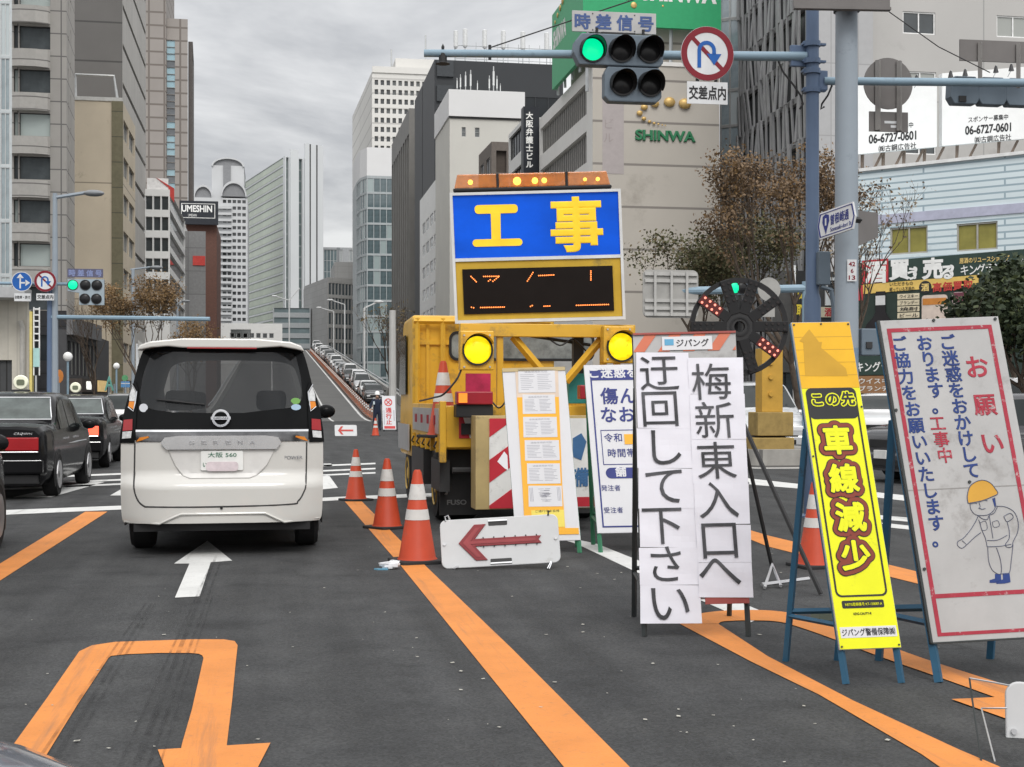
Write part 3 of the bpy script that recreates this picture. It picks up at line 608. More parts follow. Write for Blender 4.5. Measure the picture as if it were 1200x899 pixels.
def barrel(px0, px1, pyt, pyb, y0, y1, nm='barrel_roof'):
    X0, X1 = bx(px0, v), bx(px1, v); zb_, zt_ = bz(0, pyb, v), bz(0, pyt, v); n = 14; o = [((X0 + X1) / 2 + (X1 - X0) / 2 * math.cos(PI - PI * i / n), zb_ + (zt_ - zb_) * math.sin(PI * i / n)) for i in range(n + 1)]
    i_ = [((X0 + X1) / 2 + (s - (X0 + X1) / 2) * .9, zb_ + (q - zb_) * .84) for s, q in o]; mm = MB()
    for k in range(n): mm.prism([o[k], o[k + 1], i_[k + 1], i_[k]], -y1, -y0, front(v))
    b.part(mm, nm, HW); b.part(MB().prism(i_, -y1, -y0 - .8, front(v)), 'gable', mat('hotel_gable', (0.23, 0.235, 0.245), .6))
barrel(247, 286, 181.5, 192, 4, 28); b.part(MB().box(bx(247.5, v), bx(285.5, v), v + 4.6, v + 28, b.z, bz(0, 191, v)), 'upper_block', HW)
b.part(MB().box(bx(261, v), bx(270, v), v + 4.2, v + 4.6, b.z, bz(0, 191, v)), 'dark_recess', mat('hotel_gable', (0, 0, 0)))
barrel(227, 249, 217, 232, 0, 28); barrel(259, 289, 212, 230, -1, 3); b.finish()
# glass tower
at(320)
v = 470.0
A, B_, C_ = (bx(287, 512), 512), (bx(334, 455), 455), (bx(378, 462), 462)
zt = bz(334, 183, 455)
b = Bld('glass_tower', 'slender green glass office tower with white vertical fins', 'building', [A, B_, C_, (bx(378, 462), 520), (bx(290, 530), 530)], zt, mat('tower_white', (0.58, 0.60, 0.61), .5, var=.04, scale=.05))
f = b.fr(0); n = 25; ph = (zt - 8) / n
b.face(0, [(.2, f.W - 2.6, 8 + ph * k + .5, 8 + ph * (k + 1)) for k in range(n)], mat('green_glass', (0.27, 0.33, 0.23), .08, var=.4, scale=.05, spec=.9), rec=.15, frame=mat('green_mullion', (0.24, 0.28, 0.25), .5), mull=0, fw=.22)
f = b.fr(1); W = f.W; cols = [(.03, .10), (.36, .46), (.58, .63), (.75, .80)]
b.face(1, [(W * p, W * q, 6, zt - .3) for p, q in cols], mat('slot_glass', (0.10, 0.13, 0.13), .15, joint=(30, 3.6, .3, (0.2, 0.22, 0.22), 0)), rec=.8, name='window_strip')
b.part(MB().box(W * .50, W * .99, 5, zt + 5, .05, .7, Fr(f(0, 0), f.ex, (0, 0, 1))).box(W * .56, W * .66, 4, zt + 2, .71, .72, f), 'fin_screen', mat('tower_white', (0, 0, 0)))
b.part(MB().box(W * .62, W * .65, 6, zt + 4.9, .72, .8, f).box(W * .80, W * .83, 6, zt + 4.9, .72, .8, f), 'dark_line', DKF)
b.part(MB().box(W * .12, W * .34, 5, zt + 2.5, .05, .6, f), 'fin_screen', mat('tower_white', (0, 0, 0))); b.finish()
# low buildings behind the overpass crest
def low(name, label, p0, p1, pt, v, m, dep=20, **k):
    x0, x1 = bx(p0, v), bx(p1, v); return Bld(name, label, 'building', rect(x0, x1, v, v + dep), bz((p0 + p1) / 2, pt, v), m, **k)
b = low('low_white_building', 'low white flat roofed building right behind the white van roof', 250, 323, 379, 345, WT); f = b.fr(0)
b.face(0, [(4 + 1.6 * k, 5.1 + 1.6 * k, b.z - 3.6, b.z - 2.4) for k in range(9)] + [(f.W - 11, f.W - 6, b.z - 7, b.z - 1.5)], DG2, rec=.2, frame=ALU, fw=.08); b.finish()
b = low('pedestrian_deck_building', 'low long glass fronted block below the green tower', 320, 364, 361, 390, mat('deck_grey', (0.33, 0.35, 0.36), .6)); f = b.fr(0)
b.face(0, [(.3, f.W - .3, z, z + 1.5) for z in [6 + 2.9 * k for k in range(8)]], mat('blue_grey_glass', (0.13, 0.17, 0.18), .15, var=.3, scale=.2), rec=.3, name='window_band'); b.finish()
v = 370.0
b = Bld('concrete_grid_building', 'grey building with a blank concrete side and gridded glass front', 'building', [(bx(357, v + 30), v + 30), (bx(384, v), v), (bx(421, v + 6), v + 6), (bx(421, v + 6), v + 45), (bx(357, v + 30), v + 45)], bz(384, 325, v), mat('grid_concrete', (0.30, 0.30, 0.295), .8, var=.08, scale=.1, joint=(3, 1.6, .05, (0.24, 0.24, 0.235), 0)))
f = b.fr(1); b.face(1, grid(9, 8, f.W, 1.5, b.z - 1, .3, .3, .82, .8, .1), mat('grid_glass', (0.05, 0.065, 0.075), .15, var=.3, scale=.2), rec=.3, frame=ALU, mull=0, fw=.1)
b.part(MB().prism([(bx(392, v + 8), v + 8), (bx(420, v + 8), v + 8), (bx(420, v + 8), v + 30), (bx(392, v + 8), v + 30)], b.z, b.z + 5), 'penthouse', mat('grid_concrete', (0, 0, 0))); b.finish()
b = low('far_glass_block', 'distant blue grey glass block over the gridded building', 378, 416, 290, 500, mat('far_panel', (0.34, 0.35, 0.36), .6, joint=(6, 40, .6, (0.2, 0.21, 0.22), 0))); f = b.fr(0)
b.face(0, [(.4, f.W * .45, 20, b.z - .8), (f.W * .52, f.W * .62, 20, b.z - .8), (f.W * .82, f.W * .95, 20, b.z - .8)], mat('blue_grey_glass', (0, 0, 0)), rec=.4, frame=ALU, mull=3, bars=8, fw=.2); b.finish()

# right side of the street
RX = 22.3
at(440)
v = 330.0; yb = by(413, RX)
b = Bld('white_tower_block', 'tall cream tower with a regular grid of small dark windows', 'building', [(RX, yb), (bx(436, v), v), (bx(515, v), v), (bx(515, v), yb)], bz(436, 83.5, v), mat('cream_concrete', (0.66, 0.65, 0.62), .7, var=.05, scale=.05, joint=(60, 3.6, .2, (0.47, 0.46, 0.44), 0)))
x0 = bx(436, v); pc = bx(447, v) - bx(440, v); pr = bz(0, 97, v) - bz(0, 108, v)
b.face(1, [(bx(439, v) - x0 + pc * i, bx(443.2, v) - x0 + pc * i, bz(0, 99.5, v) - pr * k, bz(0, 93.5, v) - pr * k) for i in range(9) for k in range(11)], DG2, rec=.6)
b.part(MB().box(bx(466, v), bx(514, v), v + 6, yb, b.z, bz(490, 62, v)), 'upper_block', b.wm); m = MB()
for px, pt in ((462, 48), (503, 31)): m.tube([(bx(px, v), v + 8, b.z), (bx(px, v), v + 8, bz(px, pt, v))], .2, 5)
b.part(m, 'mast', ALU); b.part(MB().box(x0, bx(515, v), v - .3, v + .3, b.z - .3, b.z + 1.2), 'parapet', b.wm); b.finish()
v = 296.0
x0, xm, x1 = bx(421, v), bx(430, v), bx(461, v)
b = Bld('curved_glass_building', 'glass corner building with a blank white crown below the cream tower', 'building', [(x0, v + 10), (x0 + .4, v + 4), (xm, v), (x1, v), (x1, v + 24), (x0, v + 24)], bz(440, 206, v), mat('glass_frame_grey', (0.36, 0.39, 0.40), .5))
for i in (0, 1, 2):
    f = b.fr(i); b.face(i, grid(max(1, round(f.W / 1.6)), 14, f.W, 3, b.z - .4, .1, .1, .9, .86, .08), pane_mat('blue_green_glass', (0.09, 0.125, 0.135), (0.30, 0.36, 0.36), .3), rec=.12)
b.part(MB().prism([(x0, v + 10), (x0 + .4, v + 4), (xm, v), (x1, v), (x1, v + 24), (x0, v + 24)], b.z, bz(440, 173, v)), 'crown', mat('crown_white', (0.66, 0.66, 0.66), .6, var=.02, scale=.3)); b.finish()
v = 224.0
yb = by(459, RX)
b = Bld('ridged_facade_building', 'brown grey building with tall vertical ridges beside the charcoal block', 'building', [(RX, yb), (RX, v), (RX + 26, v), (RX + 26, yb)], bz(485, 127, v), mat('ridge_metal', (0.165, 0.16, 0.15), .5, var=.1, scale=.3))
f = b.fr(0); n = 9; b.face(0, [(f.W * (k + .12) / n, f.W * (k + .80) / n, 3, b.z - 4) for k in range(n)], mat('ridge_glass', (0.10, 0.105, 0.10), .25, joint=(20, 3.4, .25, (0.2, 0.2, 0.19), 0)), rec=.35, name='window_strip'); b.finish()
at(560)
v = 186.0
x0 = RX - .3; xr = bx(660, v); CH = mat('charcoal_panel', (0.036, 0.039, 0.043), .5, var=.06, scale=.2)
b = Bld('charcoal_block', 'charcoal office block with antennas along its roof edge', 'building', [(x0, by(486, x0)), (x0, v), (xr, v), (xr, by(486, x0))], bz(514, 70, v), CH)
f = b.fr(1); b.face(1, grid(8, 12, f.W, 6, b.z - 4.5, 3.2, .3, .95, .92, .04), mat('black_glass', (0.016, 0.019, 0.022), .12, var=.3, scale=.3), rec=.1, name='window_panel')
m = MB()
for k in range(13): m.box(.3, 2.6, 5 + 3.4 * k, 7.2 + 3.4 * k, -.05, .35, f)
b.part(m, 'bay_panel', mat('charcoal_glass', (0.05, 0.055, 0.06), .15)); f0 = b.fr(0); b.part(MB().box(f0.W * .42, f0.W * .42 + .15, 0, b.z - .3, .01, .04, f0), 'seam', DKF); b.finish()
rail = thing('roof_railing', 'thin metal railing along the charcoal roof behind the antennas', 'railing', (x0 + 6, v + 1, b.z)); m = MB()
for k in range(3): m.tube([(x0 + 3, v + 1.6, b.z + .7 + .9 * k), (xr, v + 1.6, b.z + .7 + .9 * k)], .05, 5)
for k in range(14): m.tube([(x0 + 3 + k * 1.5, v + 1.6, b.z), (x0 + 3 + k * 1.5, v + 1.6, b.z + 3)], .06, 5)
m.build('rails', mat('galvanised', (.5, .5, .5)), rail)
ANT = mat('antenna_white', (0.62, 0.63, 0.63), .5)
def antenna(loc, h, label=None, group=None, r=.35):
    t = thing('roof_antenna', label, 'antenna', loc, 0, group); MB().tube([(0, 0, 0), (0, 0, h)], .08, 6).build('mast', mat('galvanised', (.5, .5, .5)), t, world=False)
    MB().lathe([(r * .55, h * .45), (r, h * .5), (r, h), (r * .6, h + .1)], seg=8).build('panel', ANT, t, world=False); return t
tall = antenna((bx(546, v), v + .8, b.z), bz(546, 33, v) - b.z, 'white capped mobile antenna standing on the charcoal roof edge', 'antennas on the charcoal roof')
for px in (535, 569, 591, 614, 642): dup(tall, (bx(px, v), v + .8, b.z), sc=1.0 if px != 535 else .93)
tall['label'] = 'mobile phone antenna with a white cap on the charcoal roof edge'
for o in bpy.data.objects:
    if o.name.startswith('roof_antenna') and o.parent is None: o['label'] = tall['label']
at(570)
v = 158.0
x0, xm, x1 = bx(527, v), bx(536, v), bx(613.5, v)
b = Bld('cream_block', 'cream building with a white crown and two small windows', 'building', rect(x0, x1, v, v + 14), bz(570, 108, v), mat('cream_render', (0.55, 0.54, 0.50), .7, var=.05, scale=.2))
zw0, zw1 = bz(0, 161, v), bz(0, 150, v); b.face(0, [(bx(541, v) - x0, bx(546, v) - x0, zw0, zw1), (bx(556.5, v) - x0, bx(562, v) - x0, zw0, zw1)], DG2, rec=.2, frame=ALU, bars=1)
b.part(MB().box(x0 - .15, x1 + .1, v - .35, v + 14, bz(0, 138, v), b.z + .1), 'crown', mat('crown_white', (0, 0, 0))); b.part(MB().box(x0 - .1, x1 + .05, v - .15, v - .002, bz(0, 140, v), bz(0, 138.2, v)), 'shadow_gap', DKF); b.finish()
ants = thing('roof_antenna', 'short cellular antenna on the white crowned building', 'antenna', (bx(541, v), v + 1, b.z), 0, 'antennas on the cream block')
MB().tube([(0, 0, 0), (0, 0, 2.2)], .05, 5).build('mast', ALU, ants, world=False); MB().box(-.07, .07, -.06, .06, .7, 1.8).build('panel', ANT, ants, world=False)
for px, s in ((537, .8), (547, 1.15), (553, 1.25), (561, .7), (575, 1.0), (580, 1.5), (584, 1.0), (588, .6)): dup(ants, (bx(px, v), v + 1, b.z), sc=s)
at(525)
v = 170.0
x1 = bx(532, v); xl = bx(519, v - 4)
b = Bld('white_annex', 'low white building with faint windows beside the yellow truck board', 'building', [(xl, by(492, xl)), (xl, v - 4), (x1 + 14, v - 4), (x1 + 14, by(492, xl))], bz(519, 199, v - 4), WT)
f = b.fr(0); b.face(0, grid(5, 8, f.W, 2, b.z - 3, 3, 1, .8, .5, .25), pane_mat('annex_glass', (0.14, 0.145, 0.15), (0.36, 0.37, 0.37), .75), rec=.08, frame=mat('white_metal', (.7, .7, .7))); b.finish()
at(600)
v = 140.0
b = Bld('brown_top_building', 'small brown roofed building behind the amber light bar', 'building', [(bx(561, v + 8), v + 8), (bx(576, v), v), (bx(640, v), v), (bx(640, v), v + 8)], bz(576, 166, v), mat('brown_render', (0.15, 0.13, 0.115), .7))
f = b.fr(1); b.face(1, [(.5, f.W - 4.2, b.z - 3.2, b.z - .9)], mat('brown_shade', (0.08, 0.065, 0.055), .7), rec=.5); f = b.fr(0); b.face(0, [(f.W * .15, f.W * .4, b.z - 4, b.z - 1.4), (f.W * .6, f.W * .85, b.z - 4, b.z - 1.4)], DG, rec=.15, frame=ALU); b.finish()
at(606)
y0_, y1_ = by(615, RX), by(596, RX)
b = Bld('lawyers_building', 'pale banded side building with dark ribbon windows by the upright black sign', 'building', [(RX, y1_), (RX, y0_), (RX + 7, y0_), (RX + 7, y1_)], bz(615, 137, y0_), WT)
f = b.fr(0); b.face(0, [(.3, f.W - .1, b.z - .4 - 2.3 - 3.5 * k, b.z - .4 - 3.5 * k) for k in range(7)], mat('black_glass', (0, 0, 0)), rec=.25, frame=DKF, mull=5, fw=.06, name='window_band'); b.finish()
at(622)
v = 119.0
t = thing('vertical_sign', 'black upright rooftop sign with white Japanese lettering 大阪弁護士ビル', 'sign', (bx(622, v), v, 0)); fr = front(v)
MB().box(bx(613.5, v), bx(632, v), bz(0, 215, v), bz(0, 125, v), -1.2, 0, fr).build('panel', mat('billboard_black', (0, 0, 0)), t); m = MB()
for i, ch in enumerate('大阪弁護士ビル'): m.glyph(ch, fr, bx(620.5, v), bz(0, 135.5 + 9.55 * i, v), .66, .66, .035, .01)
m.build('lettering', mat('sign_white', (0, 0, 0)), t); MB().box(bx(614, v), bx(631, v), 0, bz(0, 215, v), -1.1, -.1, fr).build('support', DKF, t)
# the beige corner block with the green billboard
at(760)
v = 98.0
x0, x1 = bx(694.5, v), bx(843, v); yb = by(632, x0); zt = bz(694.5, 74, v)
SH = mat('beige_panel', (0.50, 0.465, 0.415), .7, var=.05, scale=.15, dirt=((0.36, 0.33, 0.29), .2, .12), joint=(60, (bz(700, 88, v) - bz(700, 138, v)), .09, (0.24, 0.22, 0.2), 0))
WS = mat('white_side', (0.74, 0.725, 0.70), .6, var=.05, scale=.2)
b = Bld('beige_corner_building', 'beige corner office with green wall letters and louvred side windows', 'building', [(x0, yb), (x0, v), (x1, v), (x1, yb)], zt, SH)
f = b.fr(0); zs = [bz(680, 133.5, v + 2) - 3.62 * k for k in range(7)]
b.face(0, [(.4, f.W - 2.0, z, z + 2.35) for z in zs], mat('louvre_dark', (0.11, 0.105, 0.10), .5), rec=.3, frame=mat('louvre_grey', (0.34, 0.33, 0.31), .5), mull=24, fw=.12, name='louvre_window', mw=(sm := MB()))
b.part(sm, 'side_wall', WS); b.part(MB().box(x0 - .12, x1 + .05, v - .1, v + .4, zt, zt + .3), 'coping', WS)
fr = front(v)
b.part(MB().box(bx(706, v), bx(731, v), bz(0, 205, v), bz(0, 100, v), .005, .02, fr), 'faded_panel', mat('faded_lilac', (0.415, 0.375, 0.37), .7, var=.05))
m = MB().text('SHINWA', fr, bx(744, v), bz(780, 166, v), bx(815, v), bz(780, 153, v), .05, .05, .12)
b.part(m, 'wall_letters', mat('letter_green', (0.04, 0.20, 0.095), .4))
m = MB()
for px, py, r in ((802, 122, 7.4), (784, 120, 6.8), (767, 122, 5), (754.5, 126, 4.2), (749, 133, 3.6), (754, 139.5, 2.8), (760.5, 143, 2.1), (766, 145, 1.8), (771, 146, 1.4), (775.5, 147, 1.1), (779, 147.5, .9)):
    c = V((bx(px, v), v - .15, bz(px, py, v))); m.ball(c, r * .065, 12, (1, .5, .82))
b.part(m, 'gold_dots', mat('gold', (0.62, 0.42, 0.16), .4, .3), smooth=True)
m = MB()
for i, ch in enumerate('ビル'): m.glyph(ch, fr, bx(713, v), bz(0, 147 + i * 16, v), .85, .85, 0, .03)
b.part(m, 'faded_lettering', mat('faded_letter', (0.36, 0.32, 0.31), .7)); b.finish()
t = thing('green_billboard', 'large green rooftop billboard with white SHINWA lettering on the beige building', 'billboard', (bx(760, v), v, zt))
GRN = mat('billboard_green', (0.04, 0.36, 0.155), .45, var=.05)
xb0, xb1 = bx(668, v + 4), bx(843, v); zb0, zb1 = bz(760, 33.5, v), bz(760, -30, v)
MB().box(xb0, xb1, v - .4, v - .1, zb0, zb1).build('front_panel', GRN, t)
sy = by(647, xb0); MB().box(xb0, xb0 + .3, v - .1, sy, zt + .4, bz(660, -2, v + 6)).build('side_panel', GRN, t)
m = MB().text('SHINWA', front(v - .4), bx(749, v), bz(790, 4.5, v), bx(838, v), bz(790, -18, v), .05, .01)
sf = Fr((xb0, sy, 0), (0, -1, 0), (0, 0, 1)); L_ = sy - v
m.text('SHINWA', sf, L_ * .05, zb0 + .7, L_ * .5, zb0 + 2.2, .04, .01); m.text('信和', sf, L_ * .5, zb0 + 4.4, L_ * .95, zb0 + 6.0, .03, .01); m.build('lettering', mat('sign_white', (0, 0, 0)), t)
m = MB()
for px, py, r in ((734, -1, 3.2), (741, 8, 3.8), (775, 9, 1.3)): m.ball((bx(px, v), v - .42, bz(px, py, v)), r * .062, 10, (1, .3, 1))
for k in range(5): m.ball((xb0 - .03, sy - L_ * (.12 + .09 * k), zb0 + 2.8 + .3 * k), .16 + .05 * k, 8, (.3, 1, 1))
m.build('gold_dots', mat('gold', (0, 0, 0)), t, smooth=True); m = MB()
for k in range(7): x = xb0 + .5 + (xb1 - xb0 - 1) * k / 6; m.bar((x, v + .4, zt - 2), (x, v + .1, zb1 - 1), .2); m.bar((x, v + 3, zt), (x, v + .2, zb0 + 3), .12)
for k in range(5): y = v + (sy - v) * k / 4; m.bar((xb0 + .5, y, zt), (xb0 + .35, y, zb0 + 4), .16)
m.build('support', mat('galvanised', (0, 0, 0)), t); MB().box(bx(700, v), x1, v + 1.2, v + 9, zt, zb0 + 1.5).build('penthouse', SH, t)
# lattice facade tower and the glass strip beside it
at(890)
v = 104.0
x0, xm, x1 = bx(843.5, v), bx(862, v), bx(975, v - 22)
b = Bld('lattice_tower', 'dark glass tower wrapped in an irregular grey lattice', 'building', [(x0, v), (xm, v - 1), (x1, v - 24), (bx(977, v - 8), v - 8), (bx(843.5, v + 20), v + 20)], 46, mat('lattice_floor', (0.30, 0.30, 0.30), .5))
f = b.fr(0); b.face(0, grid(2, 16, f.W, .5, 45.8, .05, .05, .94, .94, .03), pane_mat('cool_glass', (0.26, 0.31, 0.34), (0.42, 0.46, 0.48), .4), rec=.08, frame=ALU)
f = b.fr(1); zf = [1 + 3.05 * k for k in range(15)]
b.face(1, [(.2, f.W - .1, z, z + 2.6) for z in zf], mat('lattice_glass', (0.045, 0.048, 0.05), .2, var=.3, scale=.3), rec=.3, name='window_band')
m = MB(); rr = random.Random(5)
for z in zf:
    s = .4
    while s < f.W - .5:
        w1 = rr.uniform(.12, .27); d0 = rr.uniform(-.6, .6); n0, n1 = rr.uniform(.1, .4), rr.uniform(.1, .4)
        m.add([f(s - w1, z - .25, n0), f(s + w1, z - .25, n0), f(s + d0 + w1 * .8, z + 2.9, n1), f(s + d0 - w1 * .8, z + 2.9, n1), f(s - w1, z - .25, n0 - .12), f(s + w1, z - .25, n0 - .12), f(s + d0 + w1 * .8, z + 2.9, n1 - .12), f(s + d0 - w1 * .8, z + 2.9, n1 - .12)], [(0, 1, 2, 3), (0, 3, 7, 4), (2, 1, 5, 6), (4, 7, 6, 5), (0, 4, 5, 1), (3, 2, 6, 7)])
        s += rr.uniform(.62, 1.15)
b.part(m, 'lattice', mat('lattice_metal', (0.33, 0.33, 0.335), .6, var=.2, scale=.5)); b.finish()
# the pale concrete building, its billboards and the pale blue shop
v = 72.0
x0, x1 = bx(946, v), bx(1400, v)
b = Bld('grey_concrete_building', 'large pale grey concrete building behind the white billboards', 'building', wedge(946, 1400, v, 15), 26, mat('pale_render', (0.43, 0.42, 0.405), .8, var=.05, scale=.15, dirt=((0.33, 0.32, 0.31), .25, .12), joint=(40, 6.1, .04, (0.3, 0.3, 0.29), 0)))
W_ = lambda a, c, d, e: (bx(a, v) - x0, bx(c, v) - x0, bz((a + c) / 2, e, v), bz((a + c) / 2, d, v))
b.face(0, [W_(1058, 1096, 14, 40), W_(1168, 1207, 19, 44), W_(1060, 1097, 84, 112), W_(1058, 1097, 150, 181)], DG, rec=.12, frame=mat('white_metal', (0, 0, 0)), mull=1, fw=.07)
b.part(MB().box(bx(949, v), bx(1015, v), v - .9, v, 0, 26.1), 'smooth_bay', mat('bay_grey', (0.40, 0.40, 0.405), .5, var=.04, joint=(1.6, 4, .03, (0.3, 0.3, 0.3), 0))); b.part(MB().box(bx(978, v), bx(981, v), v - .95, v - .9, bz(0, 40, v), bz(0, 14, v)), 'sign_panel', mat('lit_white', (0, 0, 0))); b.finish()
def board(px0, px1, pyt0, pyt1, pyb0, pyb1, d0, d1, txc, ty, label):
    a, c_ = P(px0, pyb0, d0), P(px1, pyb1, d1); f = Fr(a, c_ - a, (0, 0, 1)); Wd = (c_ - a).length; hh = (pyb0 - pyt0) / F * d0
    t = thing('rooftop_billboard', label, 'billboard', a + V((Wd / 2, .5, 0)))
    MB().prism([(0, 0), (Wd, 0), (Wd, hh * 1.02), (0, hh)], -.25, 0, f).build('panel', mat('billboard_white', (0.78, 0.78, 0.77), .5, var=.03), t)
    m = MB(); s, q = f.px(txc, ty); m.text('スポンサー募集中', f, s - .95, q + .42, s + .95, q + .66, .01, .01); m.text('06-6727-0601', f, s - 1.1, q - .08, s + 1.1, q + .3, .03, .01); m.text('㈱古鋼広告社', f, s - .65, q - .45, s + 1.1, q - .18, .01, .01); m.build('lettering', mat('sign_black', (0.03, 0.03, 0.032), .6), t)
    m = MB()
    for k in range(4):
        x = Wd * (.12 + .26 * k); m.bar(f(x, 0, -.3), f(x + .6, -1.6, -1.4), .1); m.bar(f(x, -1.6, -.4), f(x, hh * .8, -.3), .08); m.bar(f(x + .9, 0, -.3), f(x + .1, -1.5, -.5), .08)
    m.build('support', mat('support_brown', (0.20, 0.155, 0.125), .7), t); return f, Wd, hh, t
f, Wd, hh, tb = board(1004, 1098, 100, 100, 181, 172, 55, 56, 1046, 164, 'white rooftop billboard with a black phone number behind the round sign back')
f2, Wd2, hh2, tb2 = board(1104, 1290, 86, 75, 171, 155, 56, 58, 1158, 154, 'white rooftop billboard with a phone number behind the signal backs')
lamp0 = None
for px, py in ((1074, 92), (1114, 87), (1131, 85), (1167, 81), (1185, 79)):
    p = P(px, py, 54.0)
    if lamp0 is None:
        lamp0 = thing('billboard_lamp', 'small black spotlight on a bent arm above the white billboards', 'lamp', p, 0, 'spotlights over the white billboards')
        MB().lathe([(.05, .25), (.1, .15), (.2, -.25), (.19, -.25)], seg=10).build('shade', DKF, lamp0, world=False); MB().tube([(0, 0, .2), (.25, .3, .35), (.55, .9, .1), (.6, 1.5, -.3)], .03, 6).build('arm', ALU, lamp0, world=False)
    else: dup(lamp0, p, sc=.55)
lamp0.scale = (.55, .55, .55)
v = 50.0
PA, PB = P(1004, 470, 52.5), P(1330, 470, 46.5)
A2, B2 = (PA.x, PA.y), (PB.x, PB.y)
zt = P(1006, 202, 52.5).z
BS = mat('pale_blue_siding', (0.68, 0.77, 0.80), .55, var=.05, scale=.3, joint=(4.6, .24, .035, (0.32, 0.41, 0.46), .35), dirt=((0.45, 0.53, 0.57), .2, .5))
b = Bld('blue_siding_shop', 'pale blue corrugated shop building with two yellow curtained windows', 'building', [A2, B2, (B2[0] + 2, B2[1] + 11), (bx(1005, A2[1] + 11), A2[1] + 11)], zt, BS)
f = b.fr(0)
def fw(px0, py0, px1, py1): a = f.px(px0, py1); c = f.px(px1, py0); return (a[0], c[0], a[1], c[1])
b.face(0, [fw(1043, 264, 1087, 299), fw(1121, 259, 1169, 295)], mat('yellow_curtain_glass', (0.26, 0.235, 0.06), .2, var=.25, scale=1.2), rec=.1, frame=mat('sash_beige', (0.38, 0.37, 0.33), .5), mull=1, fw=.06)
s0, q0 = f.px(1028, 254); s1, q1 = f.px(1240, 236); b.part(MB().prism([(s0, q0 - .3), (s1, q0 - .3), (s1, q0 + .05), (s0, q0 + .05)], .01, .05, f), 'lilac_band', mat('lilac_band', (0.44, 0.45, 0.56), .6))
b.part(MB().box(-.1, f.W, zt, zt + .12, -.3, .12, f), 'roof_edge', mat('white_metal', (0, 0, 0))); b.finish()
t = thing('shop_sign', 'large black and yellow liquor shop sign with a painted bottle and glass', 'sign', f(4, 0, .5)); fs = f
def quad(px0, py0, px1, py1, slope=-.085):                           # rectangle on the shop front from pixel corners
    a = fs.px(px0, py1); c = fs.px(px1, py0 ); dz = 0; return [(a[0], a[1]), (c[0], fs.px(px1, py1 + (px1 - px0) * slope)[1]), (c[0], fs.px(px1, py0 + (px1 - px0) * slope)[1]), (a[0], fs.px(px0, py0)[1])]
MB().prism(quad(1004, 309, 1260, 480), .02, .12, fs).build('back_panel', mat('sign_dark_green', (0.03, 0.045, 0.038), .5), t)
MB().prism(quad(1043, 306, 1260, 331), .12, .14, fs).build('top_panel', mat('sign_green_black', (0.035, 0.06, 0.05), .5), t)
MB().prism(quad(1012, 306, 1042.5, 333), .12, .15, fs).build('red_panel', mat('sign_crimson', (0.50, 0.05, 0.06), .5), t)
MB().prism(quad(1013, 334, 1148, 345), .12, .145, fs).build('yellow_panel', mat('sign_amber', (0.72, 0.50, 0.14), .5), t)
MB().prism(quad(1004, 335, 1013, 353), .12, .15, fs).build('red_panel', mat('sign_crimson', (0, 0, 0)), t)
m = MB()
for px, py, ch, sz in ((1028, 319, '酒', .88), (1056, 316, '買', .80), (1071, 321, 'う', .5), (1080, 319, '?', .6), (1095, 315, '売', .80), (1112, 319, 'る', .58), (1123, 317, '?', .6)): s, q = fs.px(px, py); m.glyph(ch, fs, s, q, sz, sz, .04, .16)
for px, py, ch in ((1132, 317, 'キ'), (1142, 316.5, 'ン'), (1151, 316, 'グ'), (1161, 315, 'ラ'), (1171, 314, 'ン'), (1181, 313, 'ド')): s, q = fs.px(px, py); m.glyph(ch, fs, s, q, .34, .42, .01, .16)
s, q = fs.px(1184, 308); m.text('キング', fs, s - .2, q - .1, s + .5, q + .1, .01, .16); m.build('white_lettering', mat('sign_white', (0, 0, 0)), t)
m = MB()
for px, py, ch in ((1100, 337, '高'), (1112, 336, '価'), (1124, 335, '買'), (1136, 334, '取')): s, q = fs.px(px, py); m.glyph(ch, fs, s, q, .36, .36, .03, .16)
m.build('red_lettering', mat('sign_red', (0, 0, 0)), t); m = MB()
s, q = fs.px(1058, 335); m.text('いただきもの', fs, s - .45, q, s + .45, q + .14, .01, .16); m.text('眠っている不用の', fs, s - .45, q - .22, s + .5, q - .06, .01, .16)
for i, w_ in enumerate(('ウイスキー', 'ブランデー', '焼酎', 'ビール')):
    s, q = fs.px(1066, 347.5 + 7.4 * i); MB().box(s - .42, s + .42, q - .1, q + .1, .12, .14, fs).build('label_panel', mat('cream_label', (0.66, 0.58, 0.42), .5), t); m.text(w_, fs, s - .32, q - .07, s + .38, q + .07, .01, .16)
s, q = fs.px(1086, 337); m.prism(circ(s, q, .24, 18), .12, .15, fs); m.build('black_lettering', mat('sign_black', (0, 0, 0)), t)
m = MB(); m.glyph('酒', fs, s, q, .3, .3, .03, .16); sy_, qy = fs.px(1155, 305); m.text('居酒のリユースショップ', fs, sy_ - .9, qy - .09, sy_ + .9, qy + .12, .02, .16); m.build('gold_lettering', mat('sign_gold', (0.75, 0.55, 0.2), .5), t)
bs, bq = fs.px(1034, 380); k_ = 52.0 / F
prof = [(-20, -60), (-20, -8), (-17, 0), (-9, 8), (-6, 14), (-5.5, 38), (5.5, 38), (6, 14), (9, 8), (17, 0), (20, -8), (20, -60)]
MB().prism([(bs + x * k_, bq + y * k_) for x, y in prof], .15, .19, fs).build('bottle_panel', mat('bottle_black', (0.02, 0.018, 0.02), .15), t)
MB().box(bs - 5.8 * k_, bs + 5.8 * k_, bq + 22 * k_, bq + 33 * k_, .19, .2, fs).build('neck_label', mat('bottle_label', (0.6, 0.6, 0.6), .4), t)
